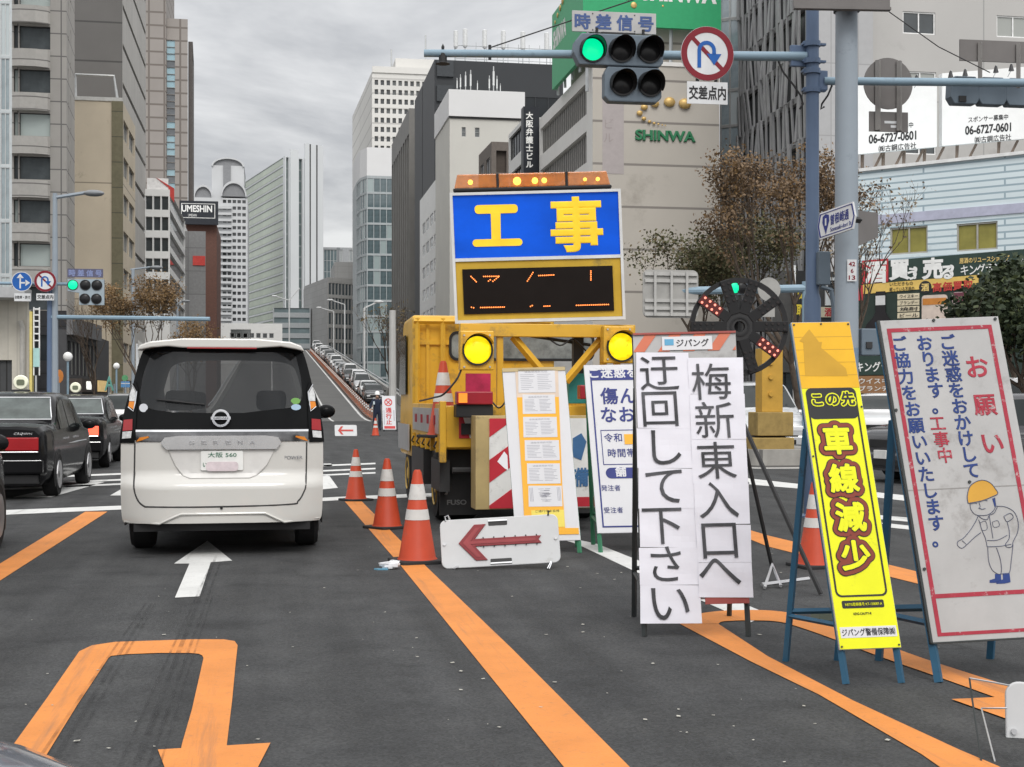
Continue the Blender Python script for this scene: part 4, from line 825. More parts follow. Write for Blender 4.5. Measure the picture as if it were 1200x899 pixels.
gs, gq = fs.px(1097, 358); MB().prism(rrect(gs - .48, gq - 1.0, gs + .48, gq + .38, .12), .15, .18, fs).build('glass_panel', mat('glass_cream', (0.62, 0.52, 0.45), .4), t); MB().box(gs - .44, gs + .44, gq + .02, gq + .26, .18, .19, fs).build('whisky_band', mat('whisky', (0.55, 0.22, 0.05), .4), t)
g2, q2 = fs.px(1132, 352); MB().prism(rrect(g2 - .45, q2 - 1.0, g2 + .45, q2 + .3, .12), .15, .18, fs).build('glass_panel', mat('glass_pink', (0.55, 0.42, 0.42), .4), t); MB().box(g2 - .42, g2 + .42, q2 - .05, q2 + .28, .18, .19, fs).build('wine_band', mat('wine', (0.16, 0.05, 0.07), .4), t)
t = thing('shop_sign', 'small black shop sign in katakana with brown price boards below', 'sign', fs(.9, 0, .6)); a = fs.px(1008, 440); c = fs.px(1060, 417)
MB().box(a[0], c[0], a[1], c[1], .5, .6, fs).build('panel', mat('sign_green_black', (0, 0, 0)), t); MB().box(a[0], a[0] + .1, 0, a[1], .5, .6, fs).build('post', DKF, t)
a2 = fs.px(1011, 461); MB().box(a2[0], c[0], a2[1], a[1] - .03, .5, .58, fs).build('price_board', mat('price_brown', (0.30, 0.16, 0.08), .6), t)
m = MB(); m.text('キングラン', fs, a[0] + .1, a[1] + .12, c[0] - .05, a[1] + .5, .02, .61); m.text('ウイスキー', fs, a2[0] + .1, a2[1] + .36, c[0] - .1, a2[1] + .56, .01, .59); m.text('ブランデー', fs, a2[0] + .1, a2[1] + .08, c[0] - .1, a2[1] + .28, .01, .59); m.build('lettering', mat('sign_white', (0, 0, 0)), t)
# dark shop fronts with yellow and white boards behind the poles
at(955)
v = 56.0
x0, x1 = bx(905, v), bx(1003, v)
b = Bld('dark_shop', 'dark low shop with yellow and white boards behind the blue poles', 'building', wedge(905, 1003, v, 10), bz(960, 318, v), mat('shop_dark', (0.07, 0.068, 0.066), .6, dirt=((0.12, 0.11, 0.1), .3, 1)))
f = b.fr(0); b.face(0, [(.4, f.W - .4, .2, 2.6)], DG2, rec=.4, frame=DKF, mull=3); fr = front(v)
b.part(MB().box(bx(928, v), bx(930, v), 0, bz(0, 312, v), .1, .25, fr), 'white_post', mat('white_metal', (0, 0, 0))); b.part(MB().box(bx(931, v), bx(944, v), bz(0, 378, v), bz(0, 318, v), .05, .15, fr), 'banner', mat('banner_black', (0.03, 0.03, 0.03), .6))
m = MB()
for i, ch in enumerate('買取'): m.glyph(ch, fr, bx(937, v), bz(0, 345 + 19 * i, v), .42, .55, .03, .16)
b.part(m, 'banner_lettering', mat('banner_yellow', (0.75, 0.58, 0.06), .6)); b.part(MB().box(bx(966, v), bx(979, v), bz(0, 358, v), bz(0, 325, v), .05, .15, fr), 'board', mat('billboard_white', (0, 0, 0))); b.part(MB().glyph('買', fr, bx(973, v), bz(0, 336, v), .5, .6, .03, .16), 'board_lettering', mat('sign_black', (0, 0, 0)))
b.part(MB().box(bx(960, v), bx(979, v), bz(0, 372, v), bz(0, 360, v), .05, .15, fr), 'board', mat('cream_label', (0, 0, 0))); b.part(MB().glyph('酒', fr, bx(969, v), bz(0, 366, v), .35, .4, .03, .16), 'board_lettering', mat('sign_crimson', (0, 0, 0))); b.finish()
# ------------------------------------------------------------------ vehicles
TYRE = mat('tyre_rubber', (0.022, 0.022, 0.023), .85, var=.2, scale=8); RIM = mat('rim_silver', (0.5, 0.5, 0.51), .35, .7); BLK = mat('black_plastic', (0.02, 0.02, 0.021), .5); CHR = mat('chrome', (0.75, 0.75, 0.76), .12, 1.0, var=.03)
GLS = mat('car_glass', (0.018, 0.023, 0.023), .05, var=.2, scale=2, spec=.35); HEAD = mat('headlamp', (0.72, 0.73, 0.74), .15, var=.1); TAIL = mat('tail_lens', (0.30, 0.012, 0.016), .15, coat=.5); BRAKE = mat('brake_lamp_lit', (0.9, 0.08, 0.05), .3, emit=2.2, ecol=(1, .08, .04)); AMB = mat('amber_lens', (0.65, 0.22, 0.03), .2)
PLATE = mat('number_plate', (0.72, 0.72, 0.70), .5)
def paint(n, c, rough=.25, metal=.0): return mat(n, c, rough, metal, var=.05, scale=1.5, coat=.8, dirt=(tuple(x * .7 + .05 for x in c), .12, 2.5))
def interp(pts, y):
    if y <= pts[0][0]: return pts[0][1]
    for a, b in zip(pts, pts[1:]):
        if y <= b[0]: return a[1] + (b[1] - a[1]) * (y - a[0]) / (b[0] - a[0])
    return pts[-1][1]
CARS = {
 'sedan': dict(L=4.7, W=.86, T=[(0, .96), (.05, 1.0), (.5, 1.035), (1.02, 1.05), (1.3, 1.25), (1.58, 1.42), (1.9, 1.475), (2.4, 1.49), (2.85, 1.46), (3.1, 1.36), (3.62, 1.03), (4.2, .95), (4.6, .86), (4.7, .74)], B=.93, rg=(1.08, 1.52), ws=(3.02, 3.58), sw=[(1.25, 2.02), (2.08, 2.75), (2.81, 3.42)]),
 'wagon': dict(L=4.4, W=.86, T=[(0, .98), (.04, 1.08), (.3, 1.42), (.5, 1.53), (1.2, 1.57), (2.3, 1.57), (2.75, 1.48), (3.35, 1.08), (3.9, .96), (4.3, .86), (4.4, .72)], B=.95, rg=(.07, .38), ws=(2.72, 3.28), sw=[(.45, 1.1), (1.16, 1.9), (1.96, 2.95)]),
 'minivan': dict(L=4.6, W=.86, T=[(0, 1.05), (.03, 1.2), (.16, 1.72), (.4, 1.83), (1.2, 1.87), (2.8, 1.84), (3.2, 1.68), (3.85, 1.14), (4.3, .98), (4.52, .84), (4.6, .7)], B=1.0, rg=(.04, .16), ws=(3.12, 3.78), sw=[(.35, 1.2), (1.26, 2.2), (2.26, 3.4)]),
}
def car(name, label, kind, pm, loc, rz=0.0, group=None, cat='car', detail=True, brake=False, taxi=False, rear_plate=True):
    k = CARS[kind]; L, Wd = k['L'], k['W']; t = thing(name, label, cat, loc, rz, group)
    T = smooth_curve(k['T'], 5); Tf = lambda y: interp(T, y)
    wp = [(0, Wd * .90), (.12, Wd * .96), (.5, Wd), (L - .7, Wd), (L - .2, Wd * .93), (L, Wd * .82)]; wf = lambda y: interp(wp, y)
    zb = lambda y: min(k['B'], Tf(y) - .06); wb = lambda y: wf(y) * .965; wt = lambda y: wb(y) - (Tf(y) - zb(y)) * .27
    z0 = .2; ys = sorted({0, .03, .08, .15, L - .15, L - .08, L - .03, L, *[L * i / 46 for i in range(47)]})
    m = MB(); rows = []
    for y in ys:
        w_, B_, T_, tt = wf(y), zb(y), Tf(y), wt(y)
        h = [(w_ * .9, z0), (w_ * .975, z0 + .09), (w_ * .995, .42), (w_ * 1.0, .6), (w_ * .985, B_ - .06), (w_ * .965, B_), (tt + (wb(y) - tt) * .12, T_ - .06), (tt - .05, T_ - .008), (tt * .6, T_ + .012), (0, T_ + .016)]
        rows.append([V((x, y, z)) for x, z in h] + [V((-x, y, z)) for x, z in h[-2::-1]])
    n = len(rows[0]); m.v = [p for r in rows for p in r]
    for i in range(len(rows) - 1):
        for j in range(n): a = i * n + j; b_ = i * n + (j + 1) % n; m.f.append((b_, a, a + n, b_ + n))
    m.f.append(tuple(range(n))); m.f.append(tuple((len(rows) - 1) * n + j for j in range(n - 1, -1, -1)))
    m.build('body', pm, t, smooth=True, world=False, auto=38)
    xs = lambda y, z: wb(y) + (wt(y) + (wb(y) - wt(y)) * .12 - wb(y)) * max(0, z - zb(y)) / max(.02, Tf(y) - .06 - zb(y))
    for a, c in k['sw']:
        for sg in (1, -1):
            q = MB(); N = 6
            for i in range(N):
                ya, yc = a + (c - a) * i / N, a + (c - a) * (i + 1) / N; za, zc = zb(ya) + .025, zb(yc) + .025; ta, tc_ = max(za + .005, Tf(ya) - .10), max(zc + .005, Tf(yc) - .10)
                pts = [(sg * (xs(ya, za) + .008), ya, za), (sg * (xs(yc, zc) + .008), yc, zc), (sg * (xs(yc, tc_) + .008), yc, tc_), (sg * (xs(ya, ta) + .008), ya, ta)]
                q.face(*(pts if sg > 0 else pts[::-1]))
            q.build('side_window', GLS, t, world=False)
    for nm, (a, c) in (('rear_window', k['rg']), ('windscreen', k['ws'])):
        q = MB(); N = 6
        for i in range(N):
            ya, yc = a + (c - a) * i / N, a + (c - a) * (i + 1) / N; sl = (Tf(c) - Tf(a)) / (c - a); nn = V((0, -sl, 1)).normalized() * .012
            for p, r_ in ((-1, -.33), (-.33, .33), (.33, 1)):
                f_ = lambda u, y: V((u * (wt(y) - .06), y, Tf(y) + .016 * (1 - abs(u) * .8))) + nn
                q.face(f_(p, ya), f_(r_, ya), f_(r_, yc), f_(p, yc))
        q.build(nm, GLS if kind != 'sedan' or nm != 'rear_window' else mat('rear_glass', (0.07, 0.085, 0.08), .06, var=.45, scale=3, spec=.5), t, world=False, smooth=True)  # sedan rear glass: lighter mottled colour stands in for reflected sky
        if detail and kind == 'sedan':
            ed = [f_(u, y) + V((0, 0, .004)) for u, y in [(-1, a + (c - a) * i / 8) for i in range(9)] + [(1, c - (c - a) * i / 8) for i in range(9)]]; MB().tube(ed + ed[:1], .011, 5).build('window_trim', CHR, t, world=False)
    R = .31
    for y in (.88, L - .86):
        for sg in (1, -1):
            MB().prism([p for p in circ(y, R, .365, 28) if p[1] > .14], 0, .012, Fr((sg * (wf(y) - .004), 0, 0), (0, sg, 0), (0, 0, 1))).build('wheel_arch', BLK, t, world=False) if sg > 0 else MB().prism([(-p[0], p[1]) for p in circ(y, R, .365, 28) if p[1] > .14], 0, .012, Fr((sg * (wf(y) - .004), 0, 0), (0, -1, 0), (0, 0, 1))).build('wheel_arch', BLK, t, world=False)
            wh = MB().lathe([(.2, -.09), (R - .02, -.1), (R, -.06), (R, .06), (R - .02, .1), (.2, .09)], (sg * (Wd - .085), y, R), 22, (1, 0, 0)).build('wheel', TYRE, t, world=False, smooth=True)
            if detail: MB().lathe([(.05, 0), (.2, .015), (.205, -.02)], (sg * Wd * 1.0 + sg * .008, y, R), 18, (sg, 0, 0)).build('rim', RIM, wh, world=False)
    BR = BRAKE if brake else TAIL; yr = -.02
    def plate_(nm, mt, x0, x1, a, c, y0, y1, bev=.012): MB().box(x0, x1, y0, y1, a, c).build(nm, mt, t, world=False, bevel=bev)
    if kind == 'sedan':
        for sg in (1, -1): plate_('tail_light', BR, min(sg * .30, sg * .74), max(sg * .30, sg * .74), .68, .86, -.03, .06)
        plate_('rear_garnish', TAIL if not brake else BLK, -.29, .29, .69, .85, -.022, .05); plate_('chrome_strip', CHR, -.74, .74, .645, .672, -.035, .05); plate_('rear_bumper', pm, -.80, .80, .36, .56, -.09, .14, .03); plate_('bumper_strip', CHR, -.79, .79, .535, .55, -.1, .1, .004); plate_('lower_valance', BLK, -.74, .74, .22, .35, -.03, .1)
    else:
        h0, h1 = (.82, 1.12) if kind == 'wagon' else (.9, 1.3)
        for sg in (1, -1): plate_('tail_light', BR, min(sg * .60, sg * .78), max(sg * .60, sg * .78), h0, h1 if kind == 'wagon' else h1, -.03, .1, .03)
        plate_('rear_bumper', pm, -.80, .80, .3, .6, -.08, .14, .04); plate_('lower_valance', BLK, -.7, .7, .2, .3, -.05, .1)
    if rear_plate: plate_('number_plate', PLATE, -.165, .165, .44 if kind == 'sedan' else .66, .60 if kind == 'sedan' else .82, -.105 if kind == 'sedan' else -.05, .02, .004)
    for sg in (1, -1): plate_('headlight', HEAD, min(sg * .40, sg * .70), max(sg * .40, sg * .70), .60, .74, L - .14, L + .012, .03)
    plate_('grille', BLK, -.36, .36, .58, .72, L - .1, L + .015); plate_('front_bumper', pm, -.72, .72, .25, .5, L - .12, L + .05, .04); plate_('lower_grille', BLK, -.5, .5, .28, .4, L, L + .058, .01); plate_('number_plate', PLATE, -.165, .165, .4, .54, L, L + .07, .004)
    ym = k['sw'][-1][1] - .12
    for sg in (1, -1): MB().ball((sg * (Wd + .09), ym, k['B'] + .06), .1, 10, (1.1, .6, .8)).build('wing_mirror', pm if detail else BLK, t, smooth=True, world=False)
    if detail and kind == 'sedan':
        for sg in (1, -1):
            MB().tube([(sg * (wb(1.2) + .006), 1.2, k['B'] - .2), (sg * (wf(3.5)), 3.6, k['B'] - .2)], .012, 5).build('side_trim', CHR, t, world=False)
            for y in (1.55, 2.5): MB().box(sg * Wd - .01 if sg > 0 else sg * Wd - .02, sg * Wd + .02 if sg > 0 else sg * Wd + .01, y, y + .18, .80, .83).build('door_handle', CHR, t, world=False)
    return t
def ontop(px, py, d): p = P(px, py, d); return (p.x, p.y, 0)
BKP = mat('black_car_paint', (0.010, 0.010, 0.011), .12, spec=.14, var=.1)
# two black taxis, a silver car and part of a dark one in the left lanes
def taxi_lamp(t, y, lit, label):
    z = 1.49; p = t.matrix_basis @ V((0, y, z)); q = thing('taxi_roof_lamp', label, 'roof lamp', p)
    MB().box(-.13, .13, -.09, .09, 0, .05).build('base', BLK, q, world=False, bevel=.015)
    MB().lathe([(.0, -.05), (.10, -.045), (.115, -.02), (.115, .02), (.10, .045), (0, .05)], (0, 0, .16), 20, (0, -1, 0)).build('lens', mat('lamp_cream', (0.78, 0.78, 0.62), .35, emit=.15), q, world=False, smooth=True)
    MB().prism(rrect(-.06, .115, .06, .205, .03), .05, .056, Fr((0, 0, 0), (1, 0, 0), (0, 0, 1))).build('marking', mat('lamp_dark', (0.16, 0.18, 0.12), .5), q, world=False)
pA = ontop(-21, 470, 18.6); cA = car('sedan_taxi', 'black sedan taxi with red tail light bar nearest the left edge', 'sedan', BKP, pA, -.012)
fr = Fr(V(pA) + V((0, -.035, 0)), (1, 0, 0), (0, 0, 1)); MB().text('CROWN', fr, .42, .895, .66, .925, .02, .02).build('lettering', CHR, cA)
taxi_lamp(cA, 2.75, True, 'round cream roof lamp on the nearer black taxi')
pB = ontop(70, 470, 27.0); cB = car('sedan_taxi', 'black sedan taxi with lit brake lights in front of the nearer taxi', 'sedan', BKP, pB, .02, brake=True); taxi_lamp(cB, 2.6, True, 'round cream roof lamp on the farther black taxi')
car('silver_car', 'silver car with a dark rear window half hidden behind the white van', 'wagon', paint('silver_paint', (0.42, 0.42, 0.42), .3, .5), ontop(152, 470, 37.0), 0)
car('dark_car', 'dark car cut off by the left edge with its mirror just showing', 'sedan', BKP, (-3.33, 9.3, 0), 0)
# cars on the right behind the signs
q = P(1042, 470, 41.0); car('white_wagon', 'white estate car waiting behind the yellow lane sign', 'wagon', paint('white_paint', (0.66, 0.66, 0.66)), (q.x, q.y, 0), PI - .5)
q = P(862, 470, 38.5); car('silver_car', 'pale silver car seen beside the yellow post on timber blocks', 'minivan', paint('pale_silver', (0.55, 0.56, 0.57), .3, .3), (q.x, q.y, 0), PI - .12)
q = P(1290, 470, 24.5); car('dark_car', 'dark car at the right edge behind the red bordered sign', 'sedan', paint('graphite_paint', (0.05, 0.05, 0.055)), (q.x, q.y, 0), PI / 2 + .2)
q = P(1262, 470, 31.0); car('white_van', 'white van at the right edge behind the dark car', 'minivan', paint('white_paint', (0, 0, 0)), (q.x, q.y, 0), PI / 2 + .25)
# the queue on the overpass, all facing us
proto = {}; cols = {'white': paint('white_paint', (0, 0, 0)), 'silver': paint('silver_paint', (0, 0, 0)), 'black': paint('black_queue_paint', (0.02, 0.02, 0.022)), 'grey': paint('grey_queue_paint', (0.14, 0.145, 0.15)), 'pearl': paint('pearl_paint', (0.6, 0.59, 0.55))}
seq = [('black', 'wagon'), ('white', 'sedan'), ('silver', 'minivan'), ('white', 'minivan'), ('black', 'wagon'), ('white', 'minivan'), ('grey', 'wagon'), ('silver', 'sedan'), ('white', 'sedan'), ('white', 'minivan'), ('grey', 'wagon'), ('silver', 'wagon'), ('black', 'minivan'), ('white', 'wagon'), ('silver', 'minivan'), ('white', 'minivan'), ('pearl', 'sedan'), ('white', 'minivan'), ('grey', 'sedan'), ('white', 'minivan')]
ORD = 'foremost second third fourth fifth sixth seventh eighth ninth tenth eleventh twelfth thirteenth fourteenth fifteenth sixteenth seventeenth eighteenth nineteenth hindmost'.split()
seq = list(zip(seq, ORD))
MX = mat('queue_body', (0.5, 0.5, 0.5))
vv = 119.0
for i, ((c, kd), o_) in enumerate(seq):
    z = rz_(vv) + .02; lab = f'{c} {kd}, {o_} car in the queue coming down the overpass'; x = 8.55 + random.uniform(-.15, .15)
    if kd not in proto:
        proto[kd] = car('queued_car', lab, kd, cols[c], (x, vv, z), PI, 'cars queueing on the overpass ramp', detail=False); o = proto[kd]; o['_base'] = 0; del o['_base']; base = {kd: cols[c].name}; proto[kd + 'm'] = cols[c].name
    else: o = dup(proto[kd], (x, vv, z), PI, lab, swap={proto[kd + 'm']: cols[c]})
    o.rotation_euler[0] = -math.atan(.066) if vv < 260 else 0
    vv += random.uniform(7.0, 7.9)
    if i > 8: vv += .6

# ------------------------------------------------------------------ the white van ahead
vd = 12.0; vp = P(261, 470, vd); VO = V((vp.x, vp.y, 0)); K = F / vd
van = thing('white_minivan', 'white minivan with black glass tailgate waiting in the lane ahead', 'minivan', VO)
PW = mat('pearl_white_paint', (0.56, 0.55, 0.52), .3, var=.03, scale=1.2, coat=.7, dirt=((0.50, 0.475, 0.43), .16, 2.2)); GB = mat('gloss_black', (0.009, 0.0095, 0.010), .10, spec=.07, var=.1)
def vx(px): return (px - 261) / K
def vz(py): return H + (HY - py) / K
OUT = [(vz(612), .845), (vz(608), .862), (vz(590), .872), (vz(540), .880), (vz(505), .872), (vz(480), .838), (vz(455), .792), (vz(430), .748), (vz(415), .715), (vz(408), .685), (vz(402), .61), (vz(398.5), .46), (vz(397.5), .2)]
OUT = [(a, b_) for a, b_ in smooth_curve(OUT, 3)]
def vw(z): return interp(OUT, z)
def rear(x, z):
    u = abs(x) / max(.2, vw(min(z, 1.85))); y = .13 * u ** 4
    if z > 1.06: y += (z - 1.06) * .17
    s = min(1, max(0, (.72 - z) / .1)); return y - .09 * s * (1 - .45 * u ** 6)
half = [(w_, z) for z, w_ in OUT] + [(0, vz(397.2))]
ringp = half + [(-x, z) for x, z in half[-2::-1]]
def shell(ins=0.0, y_off=0.0):
    st = [None, .25, .6, 1.4, 2.4, 3.1, 3.35, 3.6, 3.85, 4.1, 4.3, 4.55, 4.68]; top = [(0, 1.0), (3.1, 1.0), (3.35, .93), (4.1, .16), (4.55, .02), (4.68, -.08)]; wd = [(0, 1), (4.1, 1), (4.55, .93), (4.68, .82)]
    m = MB(); rows = []
    for y in st:
        r = []
        for x, z in ringp:
            xx, z2 = x * (1 - ins), z - ins * (z - 1)
            if y is None: r.append(V((xx, rear(x, z) + y_off, z2)))
            else:
                f_ = interp(top, y); zq = z2 if z2 < .95 else .95 + (z2 - .95) * f_; r.append(V((xx * interp(wd, y), y, zq)))
        rows.append(r)
    n = len(rows[0]); m.v = [p for r in rows for p in r]
    for i in range(len(rows) - 1):
        for j in range(n - 1):
            mid = (ringp[j][1] + ringp[j + 1][1]) / 2
            if 6 <= i <= 8 and mid > 1.55: continue
            a = i * n + j; m.f.append((a + 1, a, a + n, a + 1 + n))
    m.f.append(tuple((len(rows) - 1) * n + j for j in range(n - 1, -1, -1)))
    return m
shell().build('body', PW, van, smooth=True, world=False, auto=30)
shell(.03, .06).build('cabin_lining', mat('cabin_grey', (0.10, 0.10, 0.10), .9), van, smooth=True, world=False)
MB().face((-.62, 3.36, 1.78), (.62, 3.36, 1.78), (.8, 4.06, 1.14), (-.8, 4.06, 1.14)).build('windscreen', mat('clear_glass', (0.85, 0.87, 0.87), .03, alpha=.15), van, world=False)
MB().box(-.82, .82, .1, 4.4, .3, .5).build('cabin_floor', BLK, van, world=False)
SEAT = mat('seat_cloth', (0.045, 0.045, 0.047), .9)
for y, xs_ in ((.85, (-.42, .42)), (1.95, (-.42, .42)), (2.95, (-.42, .42))):
    for x in xs_:
        s_ = MB().box(x - .27, x + .27, y, y + .14, .6, 1.22).build('seat', SEAT, van, world=False, bevel=.05); MB().box(x - .14, x + .14, y + .01, y + .11, 1.27, 1.46).build('headrest', SEAT, s_, world=False, bevel=.05)
def conform(poly, off=0.0, step=.05, mp=None):
    mp = mp or (lambda x, z: V((x, rear(x, z) - off, z))); xs_ = [p[0] for p in poly]; zs_ = [p[1] for p in poly]; m = MB(); nx = max(1, int((max(xs_) - min(xs_)) / step)); nz = max(1, int((max(zs_) - min(zs_)) / step))
    a = sum(poly[i - 1][0] * poly[i][1] - poly[i][0] * poly[i - 1][1] for i in range(len(poly)))
    if a < 0: poly = poly[::-1]
    X0, X1, Z0, Z1 = min(xs_), max(xs_), min(zs_), max(zs_)
    for i in range(nx):
        for j in range(nz):
            q = clip_poly(poly, X0 + (X1 - X0) * i / nx, X0 + (X1 - X0) * (i + 1) / nx, Z0 + (Z1 - Z0) * j / nz, Z0 + (Z1 - Z0) * (j + 1) / nz)
            if len(q) > 2: m.face(*[mp(x, z) for x, z in q])
    return m
def weld(m):
    ix = {}; nv = []; mp_ = []
    for p in m.v:
        k = (round(p.x, 4), round(p.y, 4), round(p.z, 4))
        if k not in ix: ix[k] = len(nv); nv.append(p)
        mp_.append(ix[k])
    fs_ = []
    for f in m.f:
        g = []
        for i in f:
            if not g or g[-1] != mp_[i]: g.append(mp_[i])
        if g[0] == g[-1]: g.pop()
        if len(g) > 2: fs_.append(tuple(g))
    m.v, m.f = nv, fs_; return m
zs1, zb0 = vz(516), OUT[0][0]
low_ = [(vw(zb0 + (zs1 - zb0) * i / 24), zb0 + (zs1 - zb0) * i / 24) for i in range(25)]
weld(conform(low_ + [(-x, z) for x, z in low_[::-1]], 0, .035)).build('tailgate', PW, van, smooth=True, world=False, auto=50)
def pp(pts, mirror=True): return [(vx(x), vz(y)) for x, y in pts]
def polar(poly, c, a):
    d = (math.cos(a), math.sin(a)); best = 0
    for i in range(len(poly)):
        p, q_ = poly[i - 1], poly[i]; ex, ez = q_[0] - p[0], q_[1] - p[1]; den_ = d[0] * ez - d[1] * ex
        if abs(den_) < 1e-9: continue
        u = ((p[0] - c[0]) * ez - (p[1] - c[1]) * ex) / den_; s_ = ((p[0] - c[0]) * d[1] - (p[1] - c[1]) * d[0]) / den_
        if -1e-6 <= s_ <= 1 + 1e-6 and u > best: best = u
    return (c[0] + d[0] * best, c[1] + d[1] * best)
zt_ = vz(398)
upo = [(vw(zs1 + (zt_ - zs1) * i / 24), zs1 + (zt_ - zs1) * i / 24) for i in range(25)]; upo = upo + [(-x, z) for x, z in upo[::-1]]
gi = pp([(178, 412), (345, 412), (352, 440), (354, 468), (340, 478), (310, 481), (285, 484), (240, 484), (200, 483), (168, 478), (165, 466), (168, 440)]); cc = (0, 1.48); N = 120
m = MB(); nr = 5
for i in range(N):
    a0, a1 = 2 * PI * i / N, 2 * PI * (i + 1) / N; o0, o1, i0, i1 = polar(upo, cc, a0), polar(upo, cc, a1), polar(gi, cc, a0), polar(gi, cc, a1)
    for r in range(nr):
        l = lambda p, q_, k: (p[0] + (q_[0] - p[0]) * k / nr, p[1] + (q_[1] - p[1]) * k / nr)
        m.face(*[V((x, rear(x, z), z)) for x, z in (l(i0, o0, r), l(i0, o0, r + 1), l(i1, o1, r + 1), l(i1, o1, r))])
weld(m).build('rear_surround', GB, van, smooth=True, world=False, auto=60)
weld(conform([polar(gi, cc, 2 * PI * i / 60) for i in range(60)], 0.001, .08)).build('rear_window', mat('tinted_glass', (0.02, 0.022, 0.024), .04, var=.05, alpha=.78, spec=.35), van, smooth=True, world=False)
sp = pp([(163, 411), (166, 405), (178, 400.5), (215, 396.5), (300, 396.5), (340, 400), (352, 404.5), (356, 411), (346, 408.5), (328, 405.5), (300, 407.5), (215, 407.5), (198, 406), (180, 407.5)])
MB().prism(sp, -.34, -.035, Fr((0, 0, 0), (1, 0, 0), (0, 0, 1))).build('roof_spoiler', PW, van, world=False, bevel=.012)
MB().box(vx(220), vx(300), .03, .07, vz(408.5), vz(407)).build('high_brake_light', TAIL, van, world=False)
def vpart(nm, poly, mt, off, parent=van, step=.04): return weld(conform(poly, off, step)).build(nm, mt, parent, smooth=True, world=False)
mir = lambda pts: [(522 - x, y) for x, y in pts]
hous = [(159.5, 446), (163, 456), (162, 478), (160.5, 519), (142.5, 519), (143.5, 505), (147, 482), (152, 462)]
for fl_ in (0, 1):
    g = (lambda p: mir(p)) if fl_ else (lambda p: p); h_ = vpart('tail_lamp', pp(g(hous)), GB, .012)
    vpart('clear_lens', pp(g([(156.5, 452.5), (160.5, 460), (159.5, 470), (153, 470), (153, 462)])), mat('lens_clear', (0.55, 0.56, 0.56), .15, var=.25, scale=30), .022, h_)
    vpart('orange_lens', pp(g([(153, 470.5), (159.5, 470.5), (158.5, 480), (152, 476)])), AMB, .022, h_)
    vpart('red_lens', pp(g([(147, 492), (157.5, 491), (157.5, 504), (146, 505)])), TAIL, .022, h_); vpart('reverse_lens', pp(g([(146, 506), (157, 505), (156, 513), (145.5, 514)])), mat('lens_clear', (0, 0, 0)), .022, h_)
    pth = [V((vx(x), rear(vx(x), vz(y)) - .024, vz(y))) for x, y in g([(156, 450), (161.5, 459), (160, 472), (158.5, 482), (152, 477)])]; MB().tube(pth, .006, 5).build('silver_edge', CHR, h_, world=False)
    vpart('amber_reflector', pp(g([(162, 517.5), (166, 512.5), (176, 511), (177, 512.5), (168, 516)])), AMB, .016)
vpart('chrome_strip', pp([(161.5, 503.5), (360.5, 503.5), (360.5, 506), (161.5, 506)]), CHR, .022); vpart('garnish', pp([(161.5, 506), (360.5, 506), (360.5, 517.5), (161.5, 517.5)]), mat('smoked_chrome', (0.16, 0.16, 0.165), .12, .9, var=.3, scale=9), .008)
gb = conform(pp([(190, 519), (195, 512.5), (212, 510.5), (310, 510.5), (325, 512.5), (329, 519), (323, 526.5), (197, 526.5)]), .03); g_ = weld(gb).build('plate_garnish', mat('satin_silver', (0.62, 0.62, 0.62), .25, .8), van, smooth=True, world=False)
fr = Fr((0, -.034, 0), (1, 0, 0), (0, 0, 1)); m = MB()
for i, ch in enumerate('SERENA'): m.text(ch, fr, vx(223 + 13.8 * i), vz(520.5), vx(229 + 13.8 * i), vz(516), .03, .002, .003)
m.build('lettering', mat('satin_letter', (0.42, 0.42, 0.43), .3, .7), van, world=False)
rec = [(vx(a), vz(b_)) for a, b_ in ((199, 527), (321, 527), (312, 545), (300, 557), (292, 560), (224, 560), (216, 557), (207, 545))]
vpart('plate_recess', rec, mat('recess_white', (0.60, 0.59, 0.57), .35), .004)
for a, b_ in zip(rec, rec[1:] + rec[:1]): pass
MB().tube([V((x, rear(x, z) - .004, z)) for x, z in rec + rec[:1]], .005, 5).build('recess_edge', mat('edge_shade', (0.42, 0.41, 0.39), .4), van, world=False)
npl = MB().prism(rrect(vx(236), vz(551), vx(284.5), vz(528.5), .012, 3), .012, .02, Fr((0, 0, 0), (1, 0, 0), (0, 0, 1))).build('number_plate', PLATE, van, world=False)
fr = Fr((0, 0, 0), (1, 0, 0), (0, 0, 1)); m = MB(); m.text('大阪 560', fr, vx(244), vz(536), vx(277), vz(530), .01, .022); m.text('い', fr, vx(238.5), vz(547), vx(243), vz(542), .02, .022); m.build('plate_lettering', mat('plate_green', (0.05, 0.16, 0.10), .5), npl, world=False)
MB().prism(rrect(vx(242), vz(552), vx(279), vz(541), .03, 3), .021, .024, fr).build('plate_blur', mat('blur_pink', (0.62, 0.54, 0.56), .6, var=.12, scale=15), npl, world=False)  # added pink patch imitating a privacy blur, not a part of the plate
em = MB().ring(circ(vx(259), vz(490), .078, 28), circ(vx(259), vz(490), .058, 28), .02, .04, fr).box(vx(259) - .085, vx(259) + .085, vz(490) - .013, vz(490) + .013, .02, .046, fr).build('emblem', CHR, van, world=False)
MB().text('NISSAN', fr, vx(259) - .062, vz(490) - .006, vx(259) + .062, vz(490) + .006, .02, .048).build('emblem_lettering', mat('sign_black', (0, 0, 0)), em, world=False)
MB().text('e-POWER', Fr((0, rear(.6, .86) - .008, 0), (1, 0, 0), (0, 0, 1)), vx(327), vz(539), vx(353.5), vz(535), 0, .002, 0).build('badge', mat('badge_dark', (0.12, 0.13, 0.16), .3, .6), van, world=False)
fr = lambda x, z, off=.01: Fr((0, rear(x, z) - off, 0), (1, 0, 0), (0, 0, 1))
